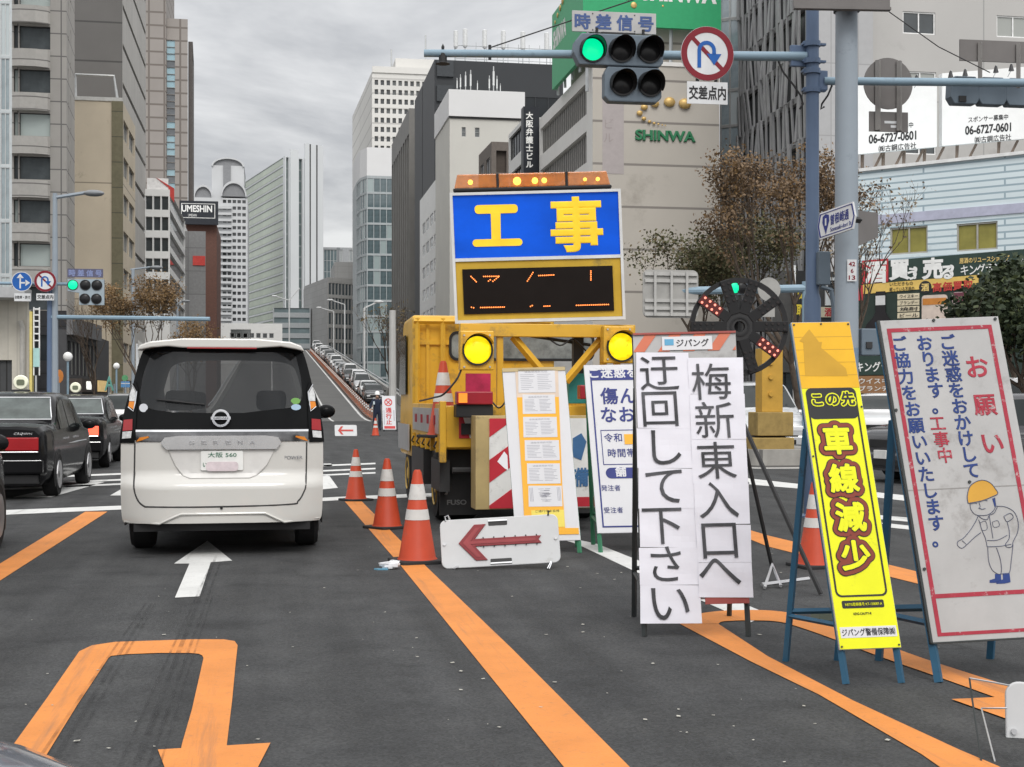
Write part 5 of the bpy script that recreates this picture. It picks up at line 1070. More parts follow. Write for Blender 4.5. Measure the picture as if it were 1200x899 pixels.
for nm, px, py, rx, ry, cl in (('round_sticker', 170, 478, 5, 5, (0.62, 0.64, 0.68)), ('green_sticker', 345.5, 470, 5.6, 3.8, (0.20, 0.42, 0.12)), ('blue_sticker', 346, 477.3, 5.8, 3.6, (0.42, 0.58, 0.74))):
    x, z = vx(px), vz(py); MB().prism(circ(x, z, rx / K, 18, ry=ry / K), 0, .002, fr(x, z)).build(nm, mat(nm, cl, .4), van, world=False)
MB().tube([V((vx(x), rear(vx(x), vz(y)) - .03, vz(y))) for x, y in ((184, 468), (205, 470), (240, 474))], [.007, .012, .008], 6).build('rear_wiper', BLK, van, world=False)
seam = [(160.5, 519), (160, 560), (161, 574), (165, 585), (172, 591.5), (182, 592.5), (250, 593), (337, 591.5), (348, 588), (355, 577), (357.5, 565), (358.5, 519)]
MB().tube([V((vx(x), rear(vx(x), vz(y)) + .001, vz(y))) for x, y in smooth_curve(seam, 4)], .0075, 5).build('tailgate_seam', mat('seam_dark', (0.05, 0.05, 0.05), .8), van, world=False)
for dy, w_ in ((0, .01),): MB().tube([V((vx(x), rear(vx(x), vz(y)) - .008, vz(y))) for x, y in ((148, 610), (190, 612), (200, 607), (214, 601), (310, 601), (322, 607), (332, 612), (374, 609))], [.004, .01, .012, .012, .012, .012, .01, .004], 6).build('bumper_crease', PW, van, world=False, smooth=True)
x, z = vx(260), vz(594.5); MB().prism(circ(x, z, .012, 12), 0, .004, fr(x, z, .006)).build('camera_hole', BLK, van, world=False)
MB().box(-.76, .76, .02, 3.9, .22, .36).build('underbody', BLK, van, world=False)
MB().box(vx(196), vx(330), -.02, .05, vz(614.5), vz(611)).build('lower_valance', BLK, van, world=False)
for y in (.85, 3.75):
    for sg in (1, -1):
        wh = MB().lathe([(.2, -.1), (.30, -.105), (.325, -.07), (.325, .07), (.30, .105), (.2, .1)], (sg * .745, y, .325), 28, (1, 0, 0)).build('wheel', TYRE, van, world=False, smooth=True)
        MB().lathe([(.05, 0), (.2, .015), (.205, -.02)], (sg * .85, y, .325), 18, (sg, 0, 0)).build('rim', RIM, wh, world=False)
        MB().prism([(sg * p[0], p[1]) for p in circ(y, .325, .385, 28) if p[1] > .2], 0, .012, Fr((sg * .872, 0, 0), (0, sg, 0), (0, 0, 1))).build('wheel_arch', BLK, van, world=False)
for a, c in ((.42, 1.25), (1.33, 2.25), (2.35, 3.2)):
    for sg in (1, -1):
        q = MB()
        for i in range(5):
            z0_, z1_ = 1.1 + .62 * i / 5, 1.1 + .62 * (i + 1) / 5; pts = [(sg * (vw(z0_) + .006), a, z0_), (sg * (vw(z0_) + .006), c, z0_), (sg * (vw(z1_) + .006), c, z1_), (sg * (vw(z1_) + .006), a, z1_)]; q.face(*(pts if sg > 0 else pts[::-1]))
        q.build('side_window', GB, van, world=False)
pm_ = P(382, 482, 15.6) - VO
for sg in (1, -1): MB().ball((sg * pm_.x, 3.42, pm_.z), .1, 14, (1.05, .7, .78)).tube([(sg * .82, 3.45, pm_.z - .05), (sg * pm_.x, 3.45, pm_.z - .05)], .03, 6).build('wing_mirror', GB, van, world=False, smooth=True)

def smooth3(pts, n=5):
    o = []
    for i in range(len(pts) - 1):
        p0, p1, p2, p3 = (V(pts[max(i - 1, 0)]), V(pts[i]), V(pts[i + 1]), V(pts[min(i + 2, len(pts) - 1)]))
        for k in range(n): t_ = k / n; o.append(0.5 * (2 * p1 + (p2 - p0) * t_ + (2 * p0 - 5 * p1 + 4 * p2 - p3) * t_ * t_ + (3 * p1 - p0 - 3 * p2 + p3) * t_ ** 3))
    o.append(V(pts[-1])); return o
# ------------------------------------------------------------------ the yellow works truck with its sign board
YEL = mat('works_yellow', (0.64, 0.365, 0.035), .42, var=.10, scale=1.5, coat=.2, dirt=((0.26, 0.17, 0.06), .42, 3.4)); STL = mat('dark_steel', (0.035, 0.035, 0.036), .6, var=.2); ALW = mat('brushed_panel', (0.50, 0.50, 0.49), .3, .6, var=.15, scale=3)
REDM = mat('chevron_red', (0.46, 0.03, 0.045), .45, dirt=((0.2, 0.03, 0.03), .15, 6)); WHM = mat('chevron_white', (0.68, 0.68, 0.66), .45, dirt=((0.42, 0.41, 0.38), .3, 5)); REDP = mat('lamp_red', (0.28, 0.02, 0.03), .3)
at(600)
XL, XR, YR = 1.80, 3.74, 14.55; XC = (XL + XR) / 2
truck = thing('works_truck', 'yellow roadworks truck carrying a lit sign board behind the cones', 'truck', (XC, YR, 0))
B = lambda *a: MB().box(*a)
B(XL + .45, XR - .45, YR + .2, YR + 4.7, .5, .72).build('chassis', STL, truck); B(XL + .02, XR - .02, YR, YR + 3.15, .84, .95).build('bed_floor', YEL, truck, bevel=.01)
for x in (XL, XR - .05):
    sb = B(x, x + .05, YR + .06, YR + 3.1, .95, 1.33).build('side_board', YEL, truck, bevel=.008)
    xo = x - .012 if x == XL else x + .05; B(xo, xo + .012, YR + .25, YR + 2.95, 1.0, 1.28).build('reflective_panel', ALW, sb)
    hb = MB()
    for k in range(6): B_ = YR + .3 + .5 * k; hb.box(x - .03, x + .08, B_, B_ + .07, .80, .96)
    hb.build('hinge', YEL, sb)
tg = B(XL + .02, XR - .02, YR - .05, YR, .86, 1.31).build('tailgate', YEL, truck, bevel=.008)
fr = front(YR - .05); m = MB(); m.prism([(bx(540, YR), 1.24), (bx(555, YR), 1.24), (bx(555, YR), .96), (bx(550, YR), .96)], .002, .01, fr); m.build('white_stripe', WHM, tg); MB().prism([(bx(537, YR), 1.24), (bx(540, YR), 1.24), (bx(549.5, YR), .96), (bx(537, YR), .96)], .002, .01, fr).build('red_stripe', REDM, tg)
for x in (XL - .03, XR - .04): B(x, x + .07, YR - .08, YR + .02, .7, 1.36).build('corner_post', YEL, truck, bevel=.01)
# cab
YC = YR + 3.28
cp = [(0, .62), (1.68, .62), (1.74, 1.1), (1.66, 1.42), (1.30, 2.40), (1.15, 2.47), (.06, 2.49), (0, 2.44)]
cab = MB().prism([(a, b_) for a, b_ in cp], 0, XR - XL - .04, Fr((XL + .02, YC, 0), (0, 1, 0), (0, 0, 1))).build('cab', YEL, truck, bevel=.04)
z0_, z1_ = bz(0, 421, YC), bz(0, 391, YC)
for a, c in ((528, 556), (572, 694)):
    f_ = front(YC - .012); o = MB().prism(rrect(bx(a, YC), z0_, bx(c, YC), z1_, .09), 0, .012, f_).build('rear_window', mat('cab_glass', (0.20, 0.215, 0.21), .1, var=.5, scale=5), cab); MB().ring(rrect(bx(a, YC) - .025, z0_ - .025, bx(c, YC) + .025, z1_ + .025, .11), rrect(bx(a, YC) + .01, z0_ + .01, bx(c, YC) - .01, z1_ - .01, .08), .012, .024, f_).build('window_seal', BLK, o)  # pale pane colour imitates sky showing through the cab
m = MB()
for px in (489, 501, 520): m.box(bx(px, YC) - .02, bx(px, YC) + .02, YC - .03, YC + .01, .98, 2.40)
m.box(bx(486, YC), bx(528, YC), YC - .035, YC + .01, 2.10, 2.16).build('cab_rib', YEL, cab)
MB().prism([(.62, 1.45), (1.55, 1.45), (1.27, 2.25), (.62, 2.25)], -.026, -.012, Fr((XL + .012, YC, 0), (0, 1, 0), (0, 0, 1))).build('side_window', GLS, cab)
MB().prism([(.2, .7), (1.62, .7), (1.66, .75), (1.70, 1.05), (.2, 1.05)], -.026, -.012, Fr((XL + .012, YC, 0), (0, 1, 0), (0, 0, 1))).build('lower_side', mat('cab_silver', (0.5, 0.5, 0.5), .3, .5), cab)
B(XL + .1, XR - .1, YC + 1.1, YC + 1.5, 2.4, 2.47).build('sun_visor', mat('visor_red', (0.25, 0.04, 0.05), .4), cab)
for x in (XL - .01, XR - .01): B(x, x + .02, YC + .9, YC + 1.5, .95, 1.05).build('side_marker', BRAKE if False else AMB, cab)
for y, r, wd_ in ((YR + 1.05, .39, .23), (YC + .95, .37, .1)):
    for sg in (-1, 1):
        x = XC + sg * (XR - XL) / 2 - sg * (wd_ + .05)
        wh = MB().lathe([(.2, -wd_), (r - .03, -wd_), (r, -wd_ + .04), (r, wd_ - .04), (r - .03, wd_), (.2, wd_)], (x, y, r), 26, (1, 0, 0)).build('wheel', TYRE, truck, smooth=True)
        MB().lathe([(.06, 0), (.19, -.03), (.22, .01), (.225, -.02)], (x + sg * (wd_ + .005), y, r), 18, (sg, 0, 0)).build('rim', mat('rim_yellow', (0.5, 0.33, 0.08), .5), wh)
fl_ = B(XL + .03, XL + .62, YR + .42, YR + .45, .10, .80).build('mudflap', STL, truck); fr = front(YR + .42)
MB().text('FUSO', fr, bx(524, YR + .4), bz(0, 591, YR + .4), bx(547, YR + .4), bz(0, 585, YR + .4), .03, .004).prism([(bx(526, YR), bz(0, 582, YR)), (bx(530, YR), bz(0, 582, YR)), (bx(532, YR), bz(0, 574, YR))], .003, .006, fr).build('lettering', mat('faded_white', (0.2, 0.2, 0.2), .7), fl_)
B(XR - .62, XR - .03, YR + .42, YR + .45, .10, .80).build('mudflap', STL, truck); B(XL + .1, XR - .1, YR + .3, YR + 3.2, .60, .84).build('bed_frame', STL, truck)
B(XL - .01, XL + .1, YR + .1, YR + .9, .38, .72).build('mudguard', STL, truck); B(XL, XL + .1, YR + 1.8, YR + 3.2, .36, .78).build('tool_box', STL, truck)
YT = YR - .2                                                        # rear lamps, red flap, black bumper bar
B(bx(533, YT), bx(576, YT), YT - .12, YT + .1, bz(0, 489, YT), bz(0, 474, YT)).build('lamp_bracket', BLK, truck, bevel=.01)
lb = B(bx(533, YT), bx(575, YT), YT - .16, YT, bz(0, 474, YT), bz(0, 459, YT)).build('tail_light', REDP, truck, bevel=.012); B(bx(535, YT), bx(545, YT), YT - .172, YT - .15, bz(0, 472, YT), bz(0, 461, YT)).build('amber_lens', mat('amber_lit', (0.8, 0.25, 0.03), .3, emit=.6), lb)
B(bx(545, YT) , bx(574, YT), YT - .06, YT - .03, bz(0, 460, YT), bz(0, 438, YT)).build('red_flap', mat('red_cloth', (0.35, 0.02, 0.06), .7, var=.3, scale=7), truck); B(XR - .5, XR - .05, YT - .16, YT, 1.38, 1.53).build('tail_light', REDP, truck, bevel=.012)
# chevron board box hung on the rear
YP = YR - .62; f_ = front(YP); s0, s1, t0, t1 = bx(572, YP), bx(700, YP), bz(0, 597, YP), bz(0, 489, YP)
chv = B(s0 - .13, s1, YP + .006, YP + .34, t0, t1 + .015).build('chevron_box', mat('beige_metal', (0.42, 0.32, 0.15), .5, dirt=((0.25, 0.2, 0.12), .25, 4)), truck, bevel=.006)
for nm, mt, odd in (('white_face', WHM, 0), ('red_stripe', REDM, 1)):
    m = MB(); pw = .235
    if not odd: m.box(s0 + .012, s1 - .012, t0 + .012, t1 - .012, -.004, .006, f_)
    else:
        for k in range(-6, 9):
            q = clip_poly([(s0 - 1, t0 + k * 2 * pw - .92), (s1 + 1, t0 + k * 2 * pw - .92 + (s1 - s0 + 2) * .72), (s1 + 1, t0 + k * 2 * pw - .92 + (s1 - s0 + 2) * .72 + pw), (s0 - 1, t0 + k * 2 * pw - .92 + pw)], s0 + .012, bx(655, YP), t0 + .012, t1 - .012)
            if q: m.prism(q, .006, .011, f_)
        m.box(bx(655, YP), bx(698, YP), t0 + .02, t0 + .12, .006, .010, f_)
    m.build(nm, mt, chv)
m = MB().prism([(bx(671, YP), bz(0, 514, YP)), (bx(681, YP), bz(0, 508, YP)), (bx(687, YP), bz(0, 518, YP)), (bx(681, YP), bz(0, 540, YP)), (bx(671, YP), bz(0, 536, YP))], .006, .011, f_); m.build('company_mark', mat('sign_blue', (0.05, 0.13, 0.27), .5), chv); m = MB()
for i, ch in enumerate('警備'): m.glyph(ch, f_, bx(667 + 14.5 * i, YP), bz(0, 560, YP), .15, .2, .04, .012)
m.build('blue_lettering', mat('sign_blue', (0.05, 0.13, 0.27), .5), chv)
npt = B(bx(662, YT), bx(679, YT), YT - .05, YT - .02, bz(0, 509, YT), bz(0, 492, YT)).build('number_plate', PLATE, truck); MB().text('6', front(YT - .05), bx(670.5, YT), bz(0, 506, YT), bx(674.5, YT), bz(0, 496, YT), .05, .004).build('plate_lettering', mat('sign_black', (0, 0, 0)), npt)
B(bx(662, YT + .8), bx(683, YT + .8), YT + .6, YT + 1.0, 1.33, bz(0, 438, YT + .8)).build('teal_box', mat('teal_paint', (0.03, 0.22, 0.21), .5), truck, bevel=.01)
# the frame that carries the board
YF = YR + .25; fr = front(YF); m = MB()
for px in (585, 706, 722): m.box(bx(px, YF) - .035, bx(px, YF) + .035, .95, bz(0, 380, YF), 0, .07, fr)
m.box(bx(538, YF), bx(742, YF), bz(0, 395, YF), bz(0, 380, YF), -.02, .1, fr)
m.bar((bx(601, YF), YF, bz(0, 394, YF)), (bx(645, YF), YF, bz(0, 447, YF)), .07).bar((bx(707, YF), YF, bz(0, 394, YF)), (bx(663, YF), YF, bz(0, 447, YF)), .07)
m.build('board_frame', YEL, truck, bevel=.006)
MB().tube([(bx(628, YF), YF + .3, bz(0, 392, YF)), (bx(700, YF), YF + .35, bz(0, 402, YF))], .02, 6).box(bx(678, YF), bx(690, YF), bz(0, 450, YF), bz(0, 390, YF), -.35, -.25, fr).build('hydraulic_post', STL, truck)
LAMPY = mat('amber_lamp_lit', (0.92, 0.60, 0.008), .3, emit=1.0, var=.32, scale=16)
YL = YR - .12
for (a, c, d, e), (lx, ly) in (((539.5, 388, 579, 434), (559.5, 410.5)), ((707.5, 381, 743.5, 425), (728, 405.5))):
    fr = front(YL); hb = MB().box(bx(a, YL), bx(c if False else d, YL), bz(0, e, YL), bz(0, c, YL), -.16, 0, fr).build('lamp_housing', YEL, truck, bevel=.012)
    r = .148; cx, cz = bx(lx, YL), bz(0, ly, YL); MB().ring(circ(cx, cz, r + .018, 26), circ(cx, cz, r, 26), 0, .03, fr).build('lamp_rim', BLK, hb)
    m = MB(); n0 = len(m.v); m.lathe([(r, 0), (r * .8, .03), (r * .45, .045), (0.001, .05)], (cx, YL - .004, cz), 26, (0, -1, 0)).build('lamp_lens', LAMPY, hb, smooth=True)
    vs_ = [(cx + (r + .02) * math.cos(a_), cz + (r + .02) * math.sin(a_)) for a_ in [PI * .12 + PI * .76 * i / 14 for i in range(15)]]; m = MB()
    for p, q_ in zip(vs_, vs_[1:]): m.face(fr(*p, .0), fr(*q_, .0), fr(*q_, .14), fr(*p, .14)).face(fr(p[0], p[1] + .006, .14), fr(q_[0], q_[1] + .006, .14), fr(q_[0], q_[1] + .006, 0), fr(p[0], p[1] + .006, 0))
    m.build('lamp_visor', YEL, hb)
m = MB()
for px, py in ((544, 393), (574, 393), (544, 430), (574, 430), (712, 386), (738, 386), (712, 421), (738, 421)): MB().prism(circ(bx(px, YL), bz(px, py, YL), .011, 6), 0, .012, front(YL)).build('bolt', RIM, truck)
m = MB().tube(smooth3([(bx(541, YL), YL + .05, bz(541, 434, YL)), (bx(534, YL), YL - .02, bz(534, 446, YL)), (bx(520, YL), YL, bz(520, 462, YL)), (bx(512, YL), YL + .3, bz(512, 466, YL)), (bx(506, YL), YL + 1.2, bz(506, 470, YL))]), .011, 6).tube(smooth3([(bx(576, YL), YL, bz(576, 470, YL)), (bx(584, YL), YL - .03, bz(584, 478, YL)), (bx(592, YL), YL - .02, bz(592, 470, YL)), (bx(598, YL), YL + .1, bz(598, 452, YL))]), .010, 6)
m.tube(smooth3([(bx(640, YF), YF, bz(640, 394, YF)), (bx(655, YF), YF - .05, bz(655, 405, YF)), (bx(672, YF), YF, bz(672, 398, YF)), (bx(690, YF), YF + .1, bz(690, 412, YF))]), .010, 6).build('cable', BLK, truck)
m = MB()
for px in (488.5, 518): m.bar((bx(px, YC), YC - .10, .95), (bx(px, YC), YC - .10, 2.44), .045)
m.bar((bx(484, YC), YC - .10, 2.40), (XR - .1, YC - .10, 2.40), .05).build('headboard', YEL, truck)
m = MB()
for k in range(5): m.tube([(XL - .02, YR + .3 + .6 * k, .92), (XL - .05, YR + .3 + .6 * k, .86), (XL - .02, YR + .36 + .6 * k, .84)], .01, 5)
m.build('rope_hook', STL, truck)
for k in range(4): MB().box(XL - .026, XL - .012, YR + .5 + .65 * k, YR + .62 + .65 * k, 1.10, 1.20).build('side_reflector', REDP, truck)
MB().box(XL + .2, XL + .42, YR - .09, YR - .02, 1.0, 1.12).build('latch', STL, truck); MB().tube([(XL + .1, YR - .11, .62), (XR - .1, YR - .11, .62)], .035, 8).build('rear_bar', STL, truck)
# the lit board itself
fb = fr_px((533.5, 379.5, 15.1), (733, 374.5, 15.1), (527, 226.5, 15.05)); W_, H_ = fb.W, fb.H
bd = MB().box(0, W_, 0, H_, -.22, 0, fb).build('sign_board', mat('board_grey', (0.42, 0.43, 0.43), .45, .3), truck, bevel=.006)
m = MB().ring([(0, 0), (W_, 0), (W_, H_), (0, H_)], [(.03, .035), (W_ - .03, .035), (W_ - .03, H_ - .03), (.03, H_ - .03)], 0, .035, fb); s_, tm = fb.px(600, 303.5); m.box(.03, W_ - .03, tm - .018, tm + .018, .0, .03, fb).build('board_edge', mat('edge_white', (0.62, 0.63, 0.63), .4), bd)
MB().box(.032, W_ - .032, tm + .02, H_ - .032, .002, .012, fb).build('blue_panel', mat('lit_blue', (0.002, 0.07, 0.50), .5, emit=.32, var=.25, scale=1.1, coords='Generated', spec=.15), bd)
m = MB(); m.prism(rrect(*fb.px(556.5, 251), *fb.px(606.5, 239.5), .04), .012, .02, fb).prism(rrect(*fb.px(554, 289.5), *fb.px(612, 279.5), .04), .012, .02, fb).prism([fb.px(576, 281), fb.px(587, 281), fb.px(586.5, 249), fb.px(575, 249)], .013, .021, fb)
c_ = fb.px(675.5, 263); m.glyph('事', fb, c_[0], c_[1], .60, .62, .030, .016, .006); m.build('board_lettering', mat('lit_yellow', (0.85, 0.56, 0.03), .4, emit=.22), bd)
MB().box(.032, W_ - .032, .037, tm - .02, .002, .012, fb).build('yellow_surround', mat('sign_yellow', (0.52, 0.33, 0.035), .5, dirt=((0.32, 0.22, 0.05), .2, 3)), bd)
l0, l1 = fb.px(544, 368.5), fb.px(717.5, 311.5); mp_ = MB().box(l0[0], l1[0], l0[1], l1[1], .012, .03, fb).build('led_screen', mat('led_black', (0.014, 0.011, 0.010), .5, spec=.06), bd)
zx = lambda x: 460 + x / 3.91; zy = lambda y: 190 + y / 3.91
m = MB()
for a, b_, c, d in ((360, 525, 384, 549), (418, 525, 487, 524), (440, 546, 448, 540), (460, 547, 484, 528), (618, 546, 643, 507), (670, 521, 738, 518), (908, 500, 908, 541), (362, 666, 372, 668), (404, 667, 512, 665), (632, 662, 640, 658), (694, 661, 720, 660), (842, 657, 988, 653)):
    n = max(1, int(math.hypot(c - a, d - b_) / 8.2))
    for i in range(n + 1):
        s, q_ = fb.px(zx(a + (c - a) * i / n), zy(b_ + (d - b_) * i / n)); m.prism(circ(s, q_, .0078, 6), .03, .036, fb)
m.build('led_dots', mat('led_amber', (1, .35, .08), .4, emit=1.7, ecol=(1, .20, .05)), mp_)
# amber light bar on top
lt0, lt1 = fb.px(531, 222), fb.px(716, 203); s0, s1, t0, t1 = lt0[0], lt1[0], H_ + .012, H_ + .20
lbar = MB().box(s0, s1, t0, t0 + .035, -.26, .03, fb).build('light_bar', BLK, truck, bevel=.01); AMBG = mat('amber_dome', (0.62, 0.20, 0.03), .12, var=.2, scale=9, alpha=.62, coat=.6); GLOW = mat('amber_bulb', (1, .5, .1), .3, emit=7, ecol=(1, .48, .06))
dv = [s0 + (s1 - s0) * k for k in (0, .283, .718, 1)]
for a, c in zip(dv, dv[1:]): MB().prism([(a + .012, t0 + .035), (c - .012, t0 + .035), (c - (.05 if c == dv[-1] else .012), t1), (a + (.05 if a == dv[0] else .012), t1)], -.24, .02, fb).build('amber_dome', AMBG, lbar, bevel=.012)
for px, r in ((551, .028), (606, .045), (627, .035), (638, .03), (686, .02), (701, .022)): s, q_ = fb.px(px, 212); MB().ball(fb(s, t0 + .11, -.06), r).build('lamp', GLOW, lbar)
MB().box(dv[1] - .012, dv[1] + .012, t0 + .03, t1, -.24, .025, fb).box(dv[2] - .012, dv[2] + .012, t0 + .03, t1, -.24, .025, fb).build('divider', BLK, lbar)

# ------------------------------------------------------------------ the bonnet of the car the photo was taken from
hood = thing('car_bonnet', 'blue grey car bonnet showing in the bottom left corner', 'car', (-.42, 1.3, 0)); m = MB(); rows = []
HP = paint('bonnet_blue_grey', (0.16, 0.18, 0.22), .2, .3)
for i in range(13):
    y = .45 + 1.15 * i / 12; r = []
    for j in range(17):
        u = -1 + 2 * j / 16; r.append(V((-.72 + .80 * u, y - .10 * u * u, 1.150 - .045 * (y - 1.2) - .20 * max(0, (y - 1.15) / .45) ** 2 - .16 * u * u - .18 * abs(u) ** 9)))
    rows.append(r)
rows.append([V((p.x, p.y + .06, .45)) for p in rows[-1]]); n = 17; m.v = [p for r in rows for p in r]
for i in range(len(rows) - 1):
    for j in range(n - 1): a = i * n + j; m.f.append((a, a + 1, a + n + 1, a + n))
m.build('bonnet_panel', HP, hood, smooth=True, auto=60)
for sg in (1, -1):
    MB().box(min(-.72 + .80 * sg, -.72 + .74 * sg), max(-.72 + .80 * sg, -.72 + .74 * sg), .3, 1.5, .3, .70).build('wing', HP, hood, bevel=.02); MB().lathe([(.2, -.09), (.3, -.09), (.3, .09), (.2, .09)], (-.72 + sg * .68, .85, .3), 22, (1, 0, 0)).build('wheel', TYRE, hood)
# ------------------------------------------------------------------ signs on the road
GRNLEG = mat('green_leg', (0.05, 0.20, 0.11), .5, dirt=((0.05, 0.07, 0.05), .2, 9)); BLULEG = mat('blue_leg', (0.03, 0.10, 0.17), .5, dirt=((0.03, 0.04, 0.05), .25, 8)); DKLEG = mat('dark_leg', (0.04, 0.045, 0.045), .55, .3)
PAPER = mat('paper_sheet', (0.70, 0.69, 0.745), .7, var=.04, scale=3, bump=.25, bscale=5); INK = mat('black_ink', (0.022, 0.022, 0.026), .65, var=.3, scale=14); WORN = mat('worn_white_board', (0.39, 0.385, 0.38), .55, var=.10, scale=2.5, dirt=((0.26, 0.25, 0.24), .36, 4.5))
NAVY = mat('navy_print', (0.035, 0.045, 0.19), .5); CLEAN = mat('clean_white_board', (0.62, 0.62, 0.64), .45, var=.03, dirt=((0.55, 0.55, 0.55), .12, 4))
def gnd(p): return V((p.x, p.y, 0))
def stand(t, f, mt, W=None, H_=None, rear=.5, w_=.028, n=-.03, at=.82, front_legs=True, side=0.0):
    W, H_ = W or f.W, H_ or f.H; hn = V((f.n.x, f.n.y, 0)).normalized(); ex = V((f.ex.x, f.ex.y, 0)).normalized(); feet = []
    for s in (w_ * .6, W - w_ * .6):
        if front_legs: MB().bar(gnd(f(s, 0, n)) , f(s, H_, n), w_).build('leg', mt, t)
        a = f(s, H_ * at, n - w_); b_ = gnd(f(s, 0, 0)) - hn * rear + ex * side; b_.z = .0; MB().bar(a, b_, w_).build('rear_leg', mt, t); feet.append((a, b_))
    k = .78; MB().bar(feet[0][0].lerp(feet[0][1], k), feet[1][0].lerp(feet[1][1], k), w_ * .8).build('crossbar', mt, t)
    for s, (a, b_) in zip((w_ * .6, W - w_ * .6), feet): MB().bar(f(s, H_ * .16, n - .02), a.lerp(b_, .80), w_ * .7).build('side_brace', mt, t)
# --- paper detour notice
f = fr_px((753, 747, 7.86), (881, 744, 7.86), (741, 391, 8.25)); t = thing('paper_notice_sign', 'white paper sheet notice with two columns of handwritten style Japanese on a stand', 'sign', gnd(f(f.W / 2, 0)))
stand(t, f, DKLEG, rear=.75, w_=.024)
s0, q0 = f.px(752, 733); s1 = f.W - .006
bd = MB().box(.004, s1, f.px(880, 701)[1], f.H, -.018, 0, f).build('board', WORN, t)
hz = MB(); ha, hb = f.px(744, 413)[1], f.H - .004
for k in range(-2, 9):
    q = clip_poly([(k * .15, ha), (k * .15 + .07, ha), (k * .15 + .15, hb), (k * .15 + .08, hb)], .006, s1 - .004, ha, hb)
    if q: hz.prism(q, .001, .004, f)
hz.build('orange_stripe', mat('faded_orange', (0.56, 0.16, 0.09), .5, dirt=((0.4, 0.2, 0.15), .3, 6)), bd)
MB().box(.004, s1, f.H - .012, f.H, .001, .012, f).box(f.px(826, 700)[0], s1, f.px(880, 703)[1] - .02, f.px(880, 697)[1], .001, .012, f).build('red_rail', mat('red_rail', (0.30, 0.07, 0.06), .5, dirt=((0.25, 0.15, 0.13), .3, 8)), bd)
a, c = f.px(776, 411), f.px(834, 394); st = MB().box(a[0], c[0], a[1], c[1], .004, .008, f).build('name_sticker', CLEAN, bd)
m = MB().text('ジパング', f, f.px(791, 0)[0] if False else a[0] + .085, a[1] + .018, c[0] - .02, c[1] - .016, .02, .009); m.build('sticker_lettering', INK, st); MB().box(a[0] + .015, a[0] + .07, a[1] + .03, c[1] - .015, .008, .01, f).build('sticker_mark', mat('sticker_blue', (0.10, 0.32, 0.50), .4), st)
def sheets(colpx, ys, n0, seed):
    rr = random.Random(seed)
    for i in range(len(ys) - 1):
        (xa, xb, y0), (xc, xd, y1) = (*colpx(ys[i]), ys[i]), (*colpx(ys[i + 1]), ys[i + 1]); j = lambda: rr.uniform(-.004, .004)
        P4 = [f.px(xc, y1), f.px(xd, y1), f.px(xb, y0), f.px(xa, y0)]; P4 = [(s + j(), q + j()) for s, q in P4]; m = MB(); N = 7; ph = rr.uniform(0, 6); am = rr.uniform(.0008, .0022)
        pt = lambda u, v_, n: f(*[((P4[0][k] * (1 - u) + P4[1][k] * u) * (1 - v_) + (P4[3][k] * (1 - u) + P4[2][k] * u) * v_) for k in (0, 1)], n + n0 + am * (math.sin(3.1 * u + ph) * math.sin(4.3 * v_ + ph * 2) + .6 * math.sin(9 * v_ + 5 * u + ph)) + (.0015 if i % 2 else 0))
        for p in range(N):
            for q in range(N): m.face(pt(p / N, q / N, 0), pt((p + 1) / N, q / N, 0), pt((p + 1) / N, (q + 1) / N, 0), pt(p / N, (q + 1) / N, 0))
        m.build('paper_sheet', PAPER, t, smooth=True)
sheets(lambda y: (745 + (y - 408) * .018, 806 + (y - 408) * .05), (414, 457, 502, 549, 596, 642, 686, 731), .012, 1)
sheets(lambda y: (804 + (y - 404) * .05, 869 + (y - 404) * .045), (420, 463, 515, 567, 615, 660, 701), .0155, 2)
m = MB()
for ch, x, y, w_ in (('迂', 772, 437, 50), ('回', 773, 479, 50), ('し', 777, 524, 52), ('て', 779, 569, 54), ('下', 776, 615, 52), ('さ', 780, 661, 50), ('い', 784, 706, 54), ('梅', 833, 448, 50), ('新', 837, 493, 50), ('東', 839, 540, 50), ('入', 841, 586, 50), ('口', 842.5, 632, 54), ('へ', 842.5, 668, 54)):
    s, q = f.px(x, y); w2 = w_ / F * 8; m.glyph(ch, f, s, q, w2, w2 * .96, 0, .0185 if x < 800 else .0222, 0, shear=-.03)
m.build('lettering', mat('brush_ink', (0.06, 0.06, 0.066), .6, var=.6, scale=6), t)
# --- slim yellow lane reduction sign
f = fr_px((990, 803, 6.53), (1063, 800, 6.56), (927, 378, 6.98)); t = thing('lane_reduction_sign', 'slim fluorescent yellow sign with brown outlined kanji on a blue stand', 'sign', gnd(f(f.W / 2, 0)))
stand(t, f, BLULEG, rear=.62, w_=.027, at=.70, side=-.12)
tb_ = f.px(983, 762)[1]; bd = MB().box(0, f.W, tb_, f.H, -.016, 0, f).build('board', mat('board_grey', (0, 0, 0)), t, bevel=.002)
ty = f.px(933, 456)[1]; FY = mat('fluorescent_yellow', (0.72, 0.74, 0.012), .4, var=.06, scale=4, dirt=((0.45, 0.45, 0.03), .16, 7)); KB = mat('sign_black', (0, 0, 0))
MB().box(.003, f.W - .003, tb_ + .003, ty, .001, .003, f).build('yellow_face', FY, bd)
am = MB().box(.003, f.W - .003, ty + .001, f.H - .003, .001, .0035, f).build('amber_face', mat('amber_face', (0.72, 0.40, 0.012), .4, var=.08, scale=5, dirt=((0.5, 0.27, 0.02), .2, 8)), bd)
A_ = lambda px, py: (px, py)
MB().prism([f.px(*p) for p in ((943.5, 441), (993, 441), (991, 432), (962, 408), (963, 401), (959.5, 401), (948, 386), (936.5, 400), (941, 402))], .0035, .0045, f).build('arrow_print', mat('amber_shade', (0.50, 0.28, 0.02), .5), am)
m = MB()
for k in range(1, 5): q = ty + (f.H - ty) * k / 5.2; m.box(.004, f.W - .004, q, q + .0022, .0035, .0042, f)
